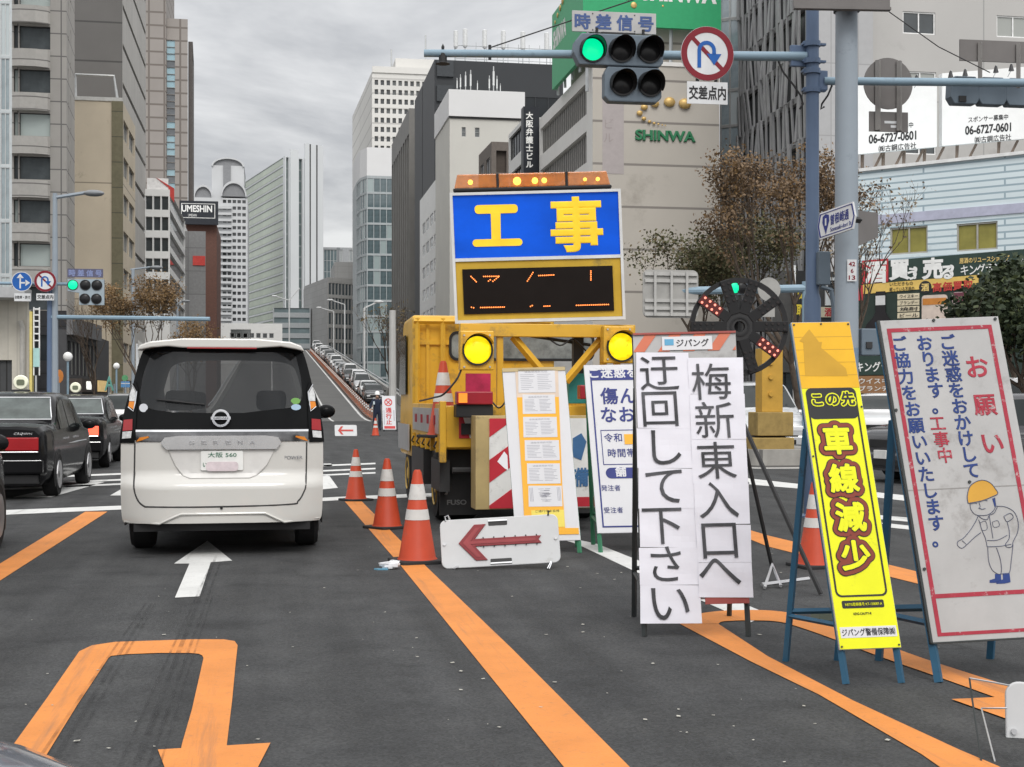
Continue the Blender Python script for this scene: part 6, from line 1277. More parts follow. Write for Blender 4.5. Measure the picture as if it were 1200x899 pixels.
m.build('seam', mat('amber_seam', (0.45, 0.26, 0.03), .5), am)
def L_(p): return f.px(*p)
bl = [(945, 700), (943.5, 690), (0, 0)]
w0, w1 = .020, f.W - .028; t_top = f.px(965, 455)[1]; t_hd = f.px(978, 491)[1]; t_bot = f.px(1018, 699)[1]
m = MB().ring(rrect(w0, t_bot, w1, t_top, .03, 6), rrect(w0 + .009, t_bot + .009, w1 - .009, t_top - .009, .024, 6), .004, .0052, f)
hd = rrect(w0 + .004, t_hd, w1 - .004, t_top - .004, .028, 6); m.prism([(s, max(q, t_hd)) for s, q in hd], .0041, .005, f)
m.build('black_frame', KB, bd)
m = MB()
for ch, x, y in (('こ', 957, 468.5), ('の', 975, 468), ('先', 993, 467.5)): s, q = f.px(x, y); m.halo(ch, f, s, q, .072, .0085, .0068)
m.build('yellow_lettering', FY, bd); m = MB()
for ch, x, y in (('こ', 957, 468.5), ('の', 975, 468), ('先', 993, 467.5)): s, q = f.px(x, y); m.halo(ch, f, s, q, .072, .0024, .0084)
m.build('black_lettering', KB, bd)
BIG = (('車', 980.5, 516), ('線', 988, 561), ('減', 996, 606), ('少', 1002, 651))
for nm, mt, r_, n in (('outer_outline', KB, .0335, .0046), ('brown_outline', mat('outline_brown', (0.22, 0.045, 0.028), .5), .0295, .0066), ('black_outline', KB, .0105, .0086), ('kanji', FY, .0058, .0106)):
    m = MB()
    for k_, (ch, x, y) in enumerate(BIG): s, q = f.px(x, y); m.halo(ch, f, s, q, .150, r_, n + .0009 * (k_ % 2)).glyph(ch, f, s, q, .150, .150, 0, n + .00085 + .0009 * (k_ % 2))
    m.build(nm, mt, bd)
a, c = f.px(984, 716), f.px(1037, 702); s_, q_ = f.px(1011, 708); bar_ = MB().prism(rrect(s_ - .105, q_ - .019, s_ + .105, q_ + .019, .008), .003, .0045, f).build('number_strip', KB, bd)
MB().text('NETIS登録番号 KT-150087-A', f, s_ - .09, q_ - .008, s_ + .095, q_ + .008, .01, .006).build('strip_lettering', FY, bar_); s_, q_ = f.px(1014, 719); MB().text('KDG-CAUTY-R', f, s_ - .06, q_ - .006, s_ + .03, q_ + .006, .01, .005).build('small_lettering', KB, bd)
s_, q_ = f.px(1018, 740.5); ws = MB().box(s_ - .142, s_ + .138, q_ - .026, q_ + .026, .003, .0045, f).build('name_strip', CLEAN, bd); MB().text('ジパング警備保障㈱', f, s_ - .135, q_ - .018, s_ + .13, q_ + .018, .012, .0055).build('name_lettering', INK, ws)
m = MB()
for s, q in ((.012, f.H - .015), (f.W / 2, f.H - .012), (f.W - .012, f.H - .015), (.012, tb_ + .015), (f.W - .012, tb_ + .015), (f.W - .01, ty - .1), (.01, ty - .35)): m.prism(circ(s, q, .005, 8), .004, .008, f)
m.build('screw', DKLEG, bd); tp = MB().box(-.10, .06, -.06, .06, 0, .05, Fr(G(975, 760) + V((0, 0, .16)), (1, 0, 0), (0, 1, 0))).build('stand_tray', mat('moss_metal', (0.16, 0.19, 0.15), .7), t, bevel=.006)
# --- worn request board with the bowing worker
f = fr_px((1098, 801, 6.57), (1249, 792, 6.62), (1028, 376, 7.03)); t = thing('request_board', 'worn white board with red border, blue Japanese text and a drawn bowing worker', 'sign', gnd(f(f.W / 2, 0)))
stand(t, f, BLULEG, rear=.6, w_=.034, at=.72, side=-.10); tb_ = f.px(1092, 755)[1]; W_, H_ = f.W, f.H
bd = MB().box(0, W_, tb_, H_, -.016, 0, f).build('board', WORN, t, bevel=.003); RP = mat('worn_red_paint', (0.33, 0.028, 0.048), .55, var=.12, scale=6, dirt=((0.50, 0.48, 0.47), .30, 26)); BP = mat('blue_paint', (0.018, 0.042, 0.17), .55, var=.2, scale=9)
MB().box(0, .012, tb_, H_, -.0165, .006, f).box(0, W_, tb_, tb_ + .008, -.0165, .006, f).build('edge_frame', DKLEG, bd)
i0, i1, j0, j1 = .042, W_ - .045, tb_ + .035, H_ - .045; hl = f.px(1090, 699)[1]; w_ = .021
m = MB().box(i0, i0 + w_, j0, j1, .001, .0022, f).box(i1 - w_, i1, j0, j1, .001, .0022, f).box(i0 + w_, i1 - w_, j1 - w_, j1, .001, .0022, f).box(i0 + w_, i1 - w_, j0, j0 + w_ * .8, .001, .0022, f).box(i0 + w_, i1 - w_, hl - w_ * .55, hl + w_ * .45, .001, .0022, f)
for ch, x, y, w2 in (('お', 1144.5, 430, .128), ('願', 1154, 474, .120), ('い', 1162.5, 519, .128)): s, q = f.px(x, y); m.glyph(ch, f, s, q, w2, w2, .022, .002)
for i, ch in enumerate('工事中'): s, q = f.px(1098.5 + 4.4 * i, 496 + 18.8 * i); m.glyph(ch, f, s, q, .084, .084, .018, .002)
m.build('red_paint', RP, bd); m = MB()
def col(txt, a, c, w2):
    n = len(txt) - 1
    for i, ch in enumerate(txt): s, q = f.px(a[0] + (c[0] - a[0]) * i / n, a[1] + (c[1] - a[1]) * i / n); m.glyph(ch, f, s, q, w2, w2, .026, .002)
col('ご迷惑をおかけして', (1110, 401), (1138.5, 551), .088); col('おります。', (1083, 402), (1101, 476), .088); col('ご協力をお願いいたします。', (1053.5, 403), (1101, 632), .085); m.build('blue_lettering', BP, bd)
gx = lambda pts: [f.px(1000 + x / 4.085, 560 + y / 4.085) for x, y in pts]
LN = mat('line_ink', (0.10, 0.11, 0.16), .6)
def draw(mb, pts, r=.0018, cl=False):
    q = gx(smooth_curve(pts + (pts[:1] if cl else []), 4)); mb.tube([f(s, t_, .002) for s, t_ in q], r, 4)
MB().prism(gx(smooth_curve([(549, 122), (545, 90), (556, 45), (585, 20), (620, 12), (655, 25), (678, 52), (690, 76), (660, 92), (620, 108), (585, 116), (549, 122)], 4)), .001, .002, f).build('helmet_print', mat('helmet_ochre', (0.56, 0.30, 0.04), .5), bd)
m = MB(); draw(m, [(549, 122), (545, 90), (556, 45), (585, 20), (620, 12), (655, 25), (678, 52), (690, 76), (660, 92), (620, 108), (585, 116)], .0025, True)
draw(m, [(558, 122), (562, 150), (578, 172), (600, 180), (640, 178), (668, 160), (680, 135), (676, 95)]); draw(m, [(560, 126), (578, 121), (592, 123)]); draw(m, [(605, 116), (625, 108), (642, 110)]); draw(m, [(601, 118), (607, 138), (600, 146), (612, 148)]); draw(m, [(610, 152), (632, 147)])
draw(m, [(597, 180), (590, 200), (560, 250), (525, 290), (500, 305), (500, 325), (520, 337), (545, 318), (580, 285), (610, 262)]); draw(m, [(597, 180), (615, 195), (640, 200), (650, 180), (672, 170), (684, 150), (690, 135)]); draw(m, [(685, 136), (730, 140), (770, 165), (788, 210), (786, 260), (765, 305), (758, 330), (735, 332), (728, 318), (745, 290), (745, 250), (735, 210)])
draw(m, [(600, 200), (615, 250), (632, 290), (640, 330)]); draw(m, [(640, 300), (690, 298), (736, 275)]); draw(m, [(640, 330), (700, 328), (755, 318)]); draw(m, [(643, 332), (648, 400), (668, 445), (705, 460), (705, 400), (685, 335)]); draw(m, [(705, 460), (745, 455), (755, 400), (764, 320)]); draw(m, [(650, 180), (660, 240), (668, 290)])
draw(m, [(720, 185), (750, 170), (765, 190), (735, 210)], cl=True); draw(m, [(607, 215), (632, 208), (640, 245), (615, 250)], .0013, True); draw(m, [(665, 212), (690, 205), (698, 230), (672, 236)], .0013, True); draw(m, [(520, 300), (540, 318)], .0013)
m.build('figure_lines', LN, bd); MB().prism(gx([(678, 460), (705, 462), (708, 490), (680, 503), (652, 503), (652, 490), (678, 482)]), .001, .002, f).prism(gx([(715, 457), (747, 455), (752, 500), (725, 506), (685, 508), (682, 498), (716, 486)]), .001, .002, f).prism(gx([(664, 100), (678, 95), (684, 135), (678, 145)]), .001, .002, f).build('boot_print', BP, bd)
m = MB()
for s, q in ((W_ * .46, H_ - .01), (W_ - .02, H_ - .015), (.02, H_ * .74), (W_ * .52, H_ * .53), (.03, H_ * .3)): m.prism(circ(s, q, .008, 8), .001, .008, f)
m.build('bolt', DKLEG, bd); q = H_ * .515; MB().box(.014, W_, q - .003, q + .002, .0005, .0014, f).build('fold_mark', mat('fold_grey', (0.27, 0.26, 0.25), .7), bd)
# --- white notice board with orange backing strip
f = fr_px((606, 651, 12.2), (682, 649, 12.2), (588.5, 432.5, 12.6)); t = thing('notice_board', 'tall white board with six pinned notices on an orange strip', 'sign', gnd(f(f.W / 2, 0)))
stand(t, f, GRNLEG, rear=.55, w_=.03); tb_ = f.px(681, 633)[1]; bd = MB().box(0, f.W, tb_, f.H, -.02, 0, f).build('board', CLEAN, t, bevel=.003); MB().box(0, f.W, f.H - .03, f.H + .005, .001, .008, f).build('ply_edge', mat('plywood', (0.45, 0.36, 0.20), .7), bd)
ORB = mat('orange_sheet', (0.80, 0.40, 0.04), .5, var=.05); e = lambda x, y: f.px(570 + x / 3.747, 420 + y / 3.747)
MB().prism([e(163, 778), e(407, 772), e(404, 745), e(346, 745), e(333, 560), e(318, 170), e(134, 172), e(158, 560), e(168, 745)], .002, .006, f).build('orange_strip', ORB, bd); MB().prism([e(133, 172), e(318, 170), e(314, 40), e(126, 44)], .002, .005, f).build('faded_strip', mat('faded_strip', (0.62, 0.50, 0.40), .5), bd)
GTX = mat('grey_print', (0.30, 0.30, 0.34), .6)
for x0, y0, x1, y1, x2 in ((141, 50, 300, 152, 160), (160, 160, 300, 245, 165), (163, 258, 308, 348, 170), (170, 360, 318, 450, 178), (180, 462, 322, 552, 186), (186, 560, 330, 652, 192)):
    q = [e(x0, y1), e(x1 + 4, y1 - 2), e(x1, y0), e(x0 - 2, y0)]; sh_ = MB().prism(q, .0065, .008, f).build('notice_sheet', CLEAN, bd); m = MB(); a = min(p[0] for p in q); c = max(p[0] for p in q); b0 = min(p[1] for p in q); b1 = max(p[1] for p in q); rr = random.Random(x0 + y0)
    if y0 < 500:
        m.text('道路使用許可証', f, a + (c - a) * .2, b1 - .035, c - (c - a) * .2, b1 - .018, 0, .0085)
        for k in range(9):
            for u in (.08, .52): z = b1 - .05 - (b1 - b0 - .07) * k / 9; m.box(a + (c - a) * u, a + (c - a) * (u + rr.uniform(.2, .4)), z - .0035, z, .008, .0086, f)
    else:
        for k in range(26): s = a + (c - a) * rr.uniform(.38, .62); z = b0 + (b1 - b0) * rr.uniform(.15, .85); m.box(s - .025, s + .025, z, z + .004, .008, .0086, f)
        for k in range(3): m.box(a + .02 + k * .012, a + .024 + k * .012, b0 + .05, b1 - .02, .008, .0086, f); m.box(c - .02 - k * .012, c - .016 - k * .012, b0 + .05, b1 - .02, .008, .0086, f)
    m.build('print', GTX, sh_)
MB().prism([e(205, 745), e(345, 740), e(340, 665), e(196, 668)], .0065, .008, f).build('yellow_sheet', mat('yellow_sheet', (0.75, 0.62, 0.12), .5), bd); MB().prism([e(48, 452), e(78, 408), e(92, 425), e(95, 490), e(80, 482)], -.02, -.012, f).build('paper_corner', CLEAN, bd)
m = MB(); m.text('ご通行中の皆様', f, *e(215, 678), *e(320, 664), 0, .009); m.build('print', INK, bd)
# --- road works notice board
f = fr_px((702, 648, 12.2), (852, 645, 12.25), (684, 428, 12.65)); t = thing('roadworks_notice', 'white road repair notice with navy header partly covered by the paper sign', 'sign', gnd(f(f.W / 2, 0)))
stand(t, f, GRNLEG, rear=.7, w_=.03); tb_ = f.px(700, 625)[1]; bd = MB().box(0, f.W, tb_, f.H, -.02, 0, f).build('board', CLEAN, t, bevel=.003); e = lambda x, y: f.px(670 + x / 6.42, 420 + y / 6.42); W_ = f.W
x0_, y1_ = .05, f.H - .05; MB().ring([(x0_, tb_ + .05), (W_ - .05, tb_ + .05), (W_ - .05, y1_), (x0_, y1_)], [(x0_ + .014, tb_ + .064), (W_ - .064, tb_ + .064), (W_ - .064, y1_ - .014), (x0_ + .014, y1_ - .014)], .001, .003, f).build('navy_border', NAVY, bd)
yh = f.px(690, 446)[1]; MB().box(x0_ + .014, W_ - .064, yh, y1_ - .014, .001, .0035, f).build('navy_header', NAVY, bd); a, c = e(300, 880), e(360, 870); pl_ = f.px(748, 554); MB().prism(rrect(f.px(710, 556)[0], pl_[1] - .05, W_ - .12, pl_[1] + .05, .05), .001, .003, f).build('navy_pill', NAVY, bd)
m = MB(); y_ = f.px(715, 437)[1]; sA = f.px(696, 437)[0]
for i, ch in enumerate('ご迷惑をおかけします'): m.glyph(ch, f, sA + .118 * i, y_, .112, .105, .03, .004)
for i, ch in enumerate('舗装工事'): s, q = f.px(727.5, 553); m.glyph(ch, f, s + .17 * i, q, .1, .095, .03, .004)
m.build('white_lettering', CLEAN, bd); m = MB()
for tx, (x, y), w_, bo in (('傷んだ道路を', (714, 464), .165, .022), ('なおします', (713, 486), .160, .022), ('令和', (713, 513), .085, .01), ('時間帯', (717, 531), .085, .01), ('発注者', (708, 572), .058, .005), ('受注者', (711, 598), .058, .005), ('大阪市', (745, 571), .06, .005)):
    s, q = f.px(x, y)
    for i, ch in enumerate(tx): m.glyph(ch, f, s + w_ * 1.04 * i, q, w_, w_, bo, .003)
m.build('navy_lettering', NAVY, bd); b0, b1 = f.px(707, 545), f.px(706, 504); MB().ring([(b0[0], b0[1]), (W_ - .14, b0[1]), (W_ - .14, b1[1]), (b0[0], b1[1])], [(b0[0] + .007, b0[1] + .007), (W_ - .147, b0[1] + .007), (W_ - .147, b1[1] - .007), (b0[0] + .007, b1[1] - .007)], .001, .003, f).build('text_box', NAVY, bd); s, q = f.px(738, 514.5); MB().box(s - .05, s + .14, q - .05, q + .045, .003, .005, f).build('orange_patch', ORB, bd)
# --- white arrow boards
def arrow_board(bl, br, tl, label, big=True):
    f = fr_px(bl, br, tl); W_, H_ = f.W, f.H; t = thing('arrow_board', label, 'arrow board', gnd(f(W_ / 2, 0)))
    bd = MB()
    o = rrect(0, 0, W_, H_, .055 * W_, 5); sl = [(W_ * .41, H_ * .83, W_ * .57, H_ * .93), (W_ * .41, H_ * .06, W_ * .59, H_ * .15)]
    bd.prism(o, -.025, 0, f); bd = bd.build('board', mat('scuffed_white', (0.54, 0.545, 0.55), .45, var=.06, scale=2.5, dirt=((0.42, 0.415, 0.40), .2, 4)), t, bevel=.006)
    if not big: bd.scale = (1, 1, 1)
    AR = mat('arrow_maroon', (0.23, 0.035, 0.04), .35, var=.12, scale=5); DKR = mat('arrow_edge', (0.12, 0.02, 0.025), .5)
    if not big: AR = mat('arrow_red', (0.45, 0.05, 0.04), .4)
    a = lambda x, y: (W_ * x, H_ * y); pts = [a(.15, .50), a(.29, .87), a(.39, .87), a(.29, .575), a(.85, .575), a(.825, .50), a(.85, .42), a(.29, .42), a(.39, .13), a(.29, .13)]
    ar = MB().prism(pts, .001, .012, f).build('arrow', AR, bd, bevel=.004)
    if big:
        MB().prism([a(.19, .51), a(.30, .80), a(.335, .80), a(.25, .53), a(.80, .53), a(.80, .47), a(.25, .47), a(.335, .2), a(.30, .2), a(.19, .49)], .0125, .016, f).build('raised_core', mat('arrow_core', (0.30, 0.055, 0.06), .4, var=.15, scale=6), ar)
        m = MB()
        for k in range(6):
            for y in (.59, .405): m.prism(circ(W_ * (.36 + .09 * k), H_ * y, .006, 6), .001, .014, f)
        m.build('reflector', DKLEG, ar)
        for s0, q0, s1, q1 in sl: q = MB().prism(rrect(s0, q0, s1, q1, .008), .0005, .0025, f).build('handle_slot', mat('slot_dark', (0.06, 0.06, 0.06), .8), bd); MB().tube([f(s0, q0 if q0 < H_ / 2 else q1, .004), f(s1, q0 if q0 < H_ / 2 else q1, .004)], .010, 6).build('grip', CHR, q)
        for s in (.03, .97): MB().prism(circ(W_ * s, H_ * .5, .012, 10), .001, .012, f).build('bolt', RIM, bd)
        for s in (.11, .90):
            hn = V((f.n.x, f.n.y, 0)).normalized(); MB().tube([f(W_ * s + .02, .02, -.01), gnd(f(W_ * s - .015, 0)) + hn * .06 + V((0, 0, .01)), gnd(f(W_ * s, 0)) + hn * .07 + V((0, 0, .01)), f(W_ * s + .03, .02, -.012)], .006, 5).build('wire_leg', CHR, t); MB().tube([f(W_ * s, .05, -.02), gnd(f(W_ * s, 0)) - hn * .18], .008, 5).build('wire_leg', CHR, t)
        MB().tube([f(.05, H_ - .01, 0), f(.045, H_ + .025, .01), f(.07, H_ + .035, 0), f(.085, H_, -.01)], .008, 6).build('hook', CHR, t); MB().tube([f(W_ * .92, H_ - .01, 0), f(W_ * .925, H_ + .03, .01), f(W_ * .94, H_ + .02, 0)], .008, 6).build('hook', DKLEG, t)
    else:
        for s in (.15, .85): MB().bar(f(W_ * s, .05, -.02), gnd(f(W_ * s, 0)) - V((f.n.x, f.n.y, 0)) * .2, .02).build('wire_leg', DKLEG, t)
    return t
arrow_board((518, 667, 11.05), (657.5, 659, 11.05), (515, 610, 11.15), 'large white arrow board with a maroon left arrow at the front cone')
arrow_board((392.5, 511, 53), (418.5, 511, 53), (392, 498, 53.2), 'small distant white arrow board with a red left arrow near the guard', False)
f = fr_px((1180, 905, 5.5), (1330, 925, 5.4), (1178, 797, 5.55)); t = thing('white_board', 'white rounded board cut off at the bottom right corner', 'board', gnd(f(f.W / 2, 0)))
bd = MB().prism(rrect(0, .02, f.W, f.H, .06, 6), -.025, 0, f).build('board', mat('scuffed_white', (0, 0, 0)), t, bevel=.006); MB().prism(circ(.03, f.H * .45, .012, 10), .001, .012, f).build('bolt', RIM, bd)
wl_ = [G(1150, 893), G(1166, 893)]; MB().tube([wl_[0], P(1139, 818, 5.5), P(1136, 795, 5.55)], .004, 5).build('wire_leg', DKLEG, t); MB().tube([wl_[1], P(1150, 830, 5.5), P(1180, 830, 5.5)], .0035, 5).build('wire_leg', RIM, t); MB().tube([P(1136, 795, 5.55), P(1165, 800, 5.55), P(1195, 806, 5.55)], .004, 5).build('wire_brace', RIM, t)
# --- road closed sign by the guard
f = fr_px((449, 506, 61), (464.5, 506, 61), (447.5, 464, 61.4)); t = thing('road_closed_sign', 'white road closed sign with red lettering beside the guard', 'sign', gnd(f(f.W / 2, 0))); stand(t, f, DKLEG, rear=.5); bd = MB().box(0, f.W, .1, f.H, -.02, 0, f).build('board', CLEAN, t)
m = MB(); cx, cy = f.W * .47, f.H * .82; m.ring(circ(cx, cy, .18, 16), circ(cx, cy, .135, 16), .002, .006, f)
for sg in (1, -1): m.prism([(cx - .1 - .03, cy - .1 * sg), (cx + .1 - .03, cy + .1 * sg), (cx + .1 + .03, cy + .1 * sg), (cx - .1 + .03, cy - .1 * sg)], .002, .006, f)
for i, ch in enumerate('通行止'): m.glyph(ch, f, f.W * .47, f.H * (.60 - .165 * i), .27, .25, .03, .004)
m.box(.06, f.W - .04, .14, .26, .002, .006, f); m.build('red_lettering', mat('bright_red_paint', (0.55, 0.06, 0.06), .5), bd); MB().box(f.W * .1, f.W * .14, f.H * .2, f.H * .6, .002, .004, f).box(f.W * .84, f.W * .9, f.H * .3, f.H * .6, .002, .004, f).build('grey_print', GTX, bd)

# ------------------------------------------------------------------ cones
CONE = mat('cone_orange', (0.44, 0.055, 0.022), .5, var=.1, scale=4, dirt=((0.28, 0.07, 0.045), .25, 7)); CBAND = mat('cone_band', (0.58, 0.57, 0.55), .45, dirt=((0.42, 0.40, 0.37), .3, 9)); CBASE = mat('cone_base', (0.03, 0.03, 0.031), .8, var=.2)
def cone(loc, label, h=.72, group=None):
    t = thing('traffic_cone', label, 'traffic cone', loc, random.uniform(0, .6), group); s = h / .72; R = lambda z: .145 - (.145 - .03) * (z - .03) / .69
    MB().prism(rrect(-.19, -.19, .19, .19, .04), 0, .028).build('base', CBASE, t, world=False, bevel=.006); MB().lathe([(R(.03) + .012, .028), (R(.04), .045), (R(.70), .70), (.022, .72)], seg=24).build('cone', CONE, t, world=False, smooth=True)
    for a, c in ((.335, .415), (.49, .61)): MB().lathe([(R(a) + .0025, a), (R(c) + .0025, c)], seg=24).build('band', CBAND, t, world=False, smooth=True)
    t.scale = (s, s, s); MW[t.name] = Matrix.LocRotScale(V(loc), None, V((s, s, s))); return t
for px, py, h, lab in ((489, 659, .78, 'orange traffic cone touching the big white arrow board'), (453.5, 619, .745, 'orange traffic cone between the nearest cone and the one farther along the yellow line'), (417, 586.5, .70, 'orange traffic cone at the far end of the yellow line'), (440, 511, .70, 'small distant orange cone in front of the guard'), (955, 664, .70, 'orange traffic cone half hidden behind the slim yellow sign')): cone(G(px, py), lab, h)
q = P(510, 472, 15.3); cone(V((q.x + .09, q.y, .95)), 'orange traffic cone standing on the bed of the yellow truck', .86)

# ------------------------------------------------------------------ rotating lamp wheel on a tripod
c = P(866, 383, 10.0); t = thing('warning_wheel', 'round black spoked warning lamp wheel with red lights on a tripod', 'warning light', V((c.x, c.y, 0)))
f = Fr(c, (.985, -.17, 0), (0, 0, 1)); R_ = .36; MB().ring(circ(0, 0, R_, 40), circ(0, 0, R_ - .035, 40), -.03, .01, f).build('rim', BLK, t); hub = MB().ring(circ(0, 0, .105, 28), circ(0, 0, .04, 28), -.04, .03, f).build('hub', STL, t); MB().ring(circ(0, 0, .072, 24), circ(0, 0, .06, 24), .03, .036, f).build('hub_ring', BLK, hub)
LEDR = mat('led_red', (0.9, 0.25, 0.2), .3, emit=1.0, ecol=(1, .3, .2)); LEDO = mat('led_dark', (0.03, 0.025, 0.025), .3); ARM = mat('arm_black', (0.016, 0.016, 0.017), .6)
for k, deg in enumerate((0, 36, 72, 108, 144, 180, 216, 288, 324)):
    a = math.radians(deg); fa = Fr(c, f.ex * math.cos(a) + f.ey * math.sin(a), f.ey * math.cos(a) - f.ex * math.sin(a)); lit = deg in (144, 324)
    ar = MB().box(.095, .355, -.038, .038, 0, .035, fa).build('arm', mat('arm_lit', (0.10, 0.02, 0.018), .5) if False else ARM, t, bevel=.004); m = MB(); on = MB()
    for i in range(4):
        for j in (-.02, .02): (on if lit else m).prism(circ(.195 + .044 * i, j, .0095, 7), .035, .041, fa)
    if lit: MB().box(.17, .352, -.036, .036, .035, .038, fa).build('red_panel', mat('arm_lit', (0.10, 0.02, 0.018), .5), ar); on.build('led', LEDR, ar)
    else: m.build('led', LEDO, ar)
MB().bar(c + V((0, .06, .2)), V((c.x, c.y + .06, .9)), .05).build('post', STL, t)
for px, py in ((962, 698), (800, 690), (905, 668)): g = G(px, py); MB().tube([V((c.x, c.y + .05, 1.30)), g + V((0, 0, .012))], .017, 6).build('leg', STL, t)
MB().tube([G(893, 690) + V((0, 0, .03)), G(948, 686) + V((0, 0, .05))], .014, 6).tube([G(896, 692) + V((0, 0, .02)), G(905, 680) + V((0, 0, .12)), G(915, 690) + V((0, 0, .02))], .012, 6).build('foot_bar', RIM, t)
# yellow post on timber blocks behind it
at(905)
v = 27.0; t = thing('crash_cushion', 'yellow steel post on stacked timber blocks at the traffic island', 'barrier', (bx(905, v), v, 0)); TIM = mat('yellow_timber', (0.30, 0.21, 0.075), .8, var=.2, scale=5, dirt=((0.2, 0.14, 0.06), .3, 3))
struct(MB().prism(rrect(bx(860, v), v - .9, bx(1010, v), v + 4, .5), 0, .001, XY).build('island_base', mat('kerb_stone', (0, 0, 0))))
struct(MB().prism(rrect(bx(877, v), v - .4, bx(975, v), v + 2.6, .25), .001, .36).build('traffic_island', mat('island_concrete', (0.30, 0.29, 0.27), .85, var=.2, scale=2, joint=(1.1, .5, .04, (0.13, 0.125, 0.12), 0))))
MB().box(bx(888, v), bx(930, v), v, v + .6, bz(0, 511, v), bz(0, 483, v)).build('timber_block', TIM, t, bevel=.02); MB().box(bx(882, v), bx(930, v), v - .05, v + .7, bz(0, 538, v), bz(0, 513, v)).build('timber_block', TIM, t, bevel=.02)
MB().box(bx(895, v), bx(919.5, v), v + .1, v + .5, bz(0, 483, v), bz(0, 408, v)).build('post', mat('post_yellow', (0.50, 0.29, 0.05), .5, dirt=((0.3, 0.2, 0.05), .2, 3)), t, bevel=.01); MB().box(bx(880, v), bx(940, v), v + .2, v + .28, bz(0, 512.6, v), bz(0, 510.6, v)).build('rail', STL, t)
for py in (425, 442, 462): MB().prism(circ(bx(905, v), bz(0, py, v), .05, 8), 0, .05, front(v + .1)).build('bolt', mat('post_yellow', (0, 0, 0)), t)

# ------------------------------------------------------------------ poles, signals, road signs
PB = mat('pole_blue', (0.105, 0.15, 0.235), .45, var=.08, scale=2, dirt=((0.08, 0.11, 0.16), .2, 3)); PLB = mat('pole_pale_blue', (0.22, 0.31, 0.38), .45, var=.08, dirt=((0.16, 0.22, 0.27), .2, 3)); PGR = mat('pole_grey', (0.27, 0.31, 0.35), .5, var=.05, scale=2, dirt=((0.20, 0.23, 0.26), .2, 3)); SGB = mat('sign_back', (0.16, 0.15, 0.145), .6, var=.08)
SIGH = mat('signal_grey', (0.13, 0.165, 0.20), .5, var=.07); GRE = mat('green_signal_lit', (0.01, 0.35, 0.18), .3, emit=.85, ecol=(0.0, 0.95, .40), var=.3, scale=40); LNS = mat('dark_lens', (0.015, 0.015, 0.016), .25); SWH = mat('sign_face_white', (0.60, 0.61, 0.62), .45); SRED = mat('sign_maroon', (0.19, 0.014, 0.024), .5, spec=.25); SBLU = mat('sign_face_blue', (0.015, 0.10, 0.36), .45)
D = 16.0
def pp_(px, py, d=D): return P(px, py, d)
t = thing('signal_pole', 'dark blue steel pole carrying two pale blue signal arms', 'signal pole', gnd(pp_(950.5, 470)))
b0 = gnd(pp_(952, 470)); MB().lathe([(.17, 0), (.17, .02), (.10, .04), (.098, 2.55), (.078, 2.62), (.075, 6.6), (0, 6.62)], b0, 18).build('pole', PB, t, smooth=True)
MB().tube([pp_(497, 62.5), pp_(650, 63.5), pp_(945, 66.5)], [.045, .05, .058], 12).build('arm', PLB, t, smooth=True); MB().tube([pp_(966, 95), pp_(1240, 97.5, 15.7)], .048, 12).build('arm', PLB, t, smooth=True)
MB().tube([pp_(574, 53), pp_(574, 70)], .02, 6).tube([pp_(574, 56), pp_(760, -6)], .008, 5).build('stay_wire', STL, t); MB().lathe([(0, .12), (.02, .08), (.012, .02), (.05, 0), (.05, -.1), (.09, -.12)], pp_(519, 63), 8).build('arm_fitting', STL, t)
for py in (52, 72, 84, 106): p = pp_(951, py); MB().lathe([(.09, -.03), (.105, -.03), (.105, .03), (.09, .03)], p, 16).box(p.x - .12, p.x + .17, p.y - .03, p.y + .03, p.z - .012, p.z + .012).build('clamp', PB, t)
for a, c in ((926, 946), (958, 970)): q0, q1 = pp_(a, 78 if a < 950 else 106), pp_(c, 53 if a < 950 else 83); MB().box(q0.x, q1.x, q0.y - .03, q0.y + .03, q0.z, q1.z).build('bracket', PB, t, bevel=.01)
MB().tube(smooth_curve3 if False else [pp_(912, 72), pp_(918, 85), pp_(930, 100), pp_(938, 112), pp_(941, 122), pp_(937, 128)], .012, 5).tube([pp_(975, 100), pp_(970, 112), pp_(963, 122), pp_(962, 128), pp_(966, 125)], .012, 5).build('cable', STL, t)
MB().box(pp_(953.5, 0).x, pp_(968.5, 0).x, pp_(960, 0).y - .14, pp_(960, 0).y + .02, pp_(960, 335).z, pp_(960, 296).z).build('control_box', SIGH, t, bevel=.012); MB().tube([pp_(962, 336, 15.9), pp_(974, 340, 15.9), pp_(977, 360, 15.9), pp_(977, 420, 15.9)], .03, 6).build('conduit', SIGH, t)
def lens_unit(hd, f, s, q, r, mt, visor=True):
    o = MB().ring(circ(s, q, r * 1.06, 24), circ(s, q, r * .92, 24), 0, .02, f).build('lens_ring', BLK, hd); m = MB(); c = f(s, q, .004); m.lathe([(r * .93, 0), (r * .6, .02), (.001, .03)], c, 22, f.n).build('lens', mt, o, smooth=True)
    if visor:
        m = MB(); N = 16; A = [math.radians(-25 + 230 * i / N) for i in range(N + 1)]
        for a, b_ in zip(A, A[1:]):
            L = lambda x: .04 + .20 * max(0, math.sin(x) * .6 + .4)
            for rr_, fl in ((r * 1.08, 0), (r * 1.02, 1)):
                q4 = [f(s + rr_ * math.cos(a), q + rr_ * math.sin(a), 0), f(s + rr_ * math.cos(b_), q + rr_ * math.sin(b_), 0), f(s + rr_ * .97 * math.cos(b_), q + rr_ * .97 * math.sin(b_) - .03, L(b_)), f(s + rr_ * .97 * math.cos(a), q + rr_ * .97 * math.sin(a) - .03, L(a))]
                m.face(*(q4 if fl == 0 else q4[::-1]))
        m.build('visor', BLK, o)
f = Fr(pp_(726, 62, 15.75), (1, -.03, 0), (0, 0, 1)); k = 15.75 / F
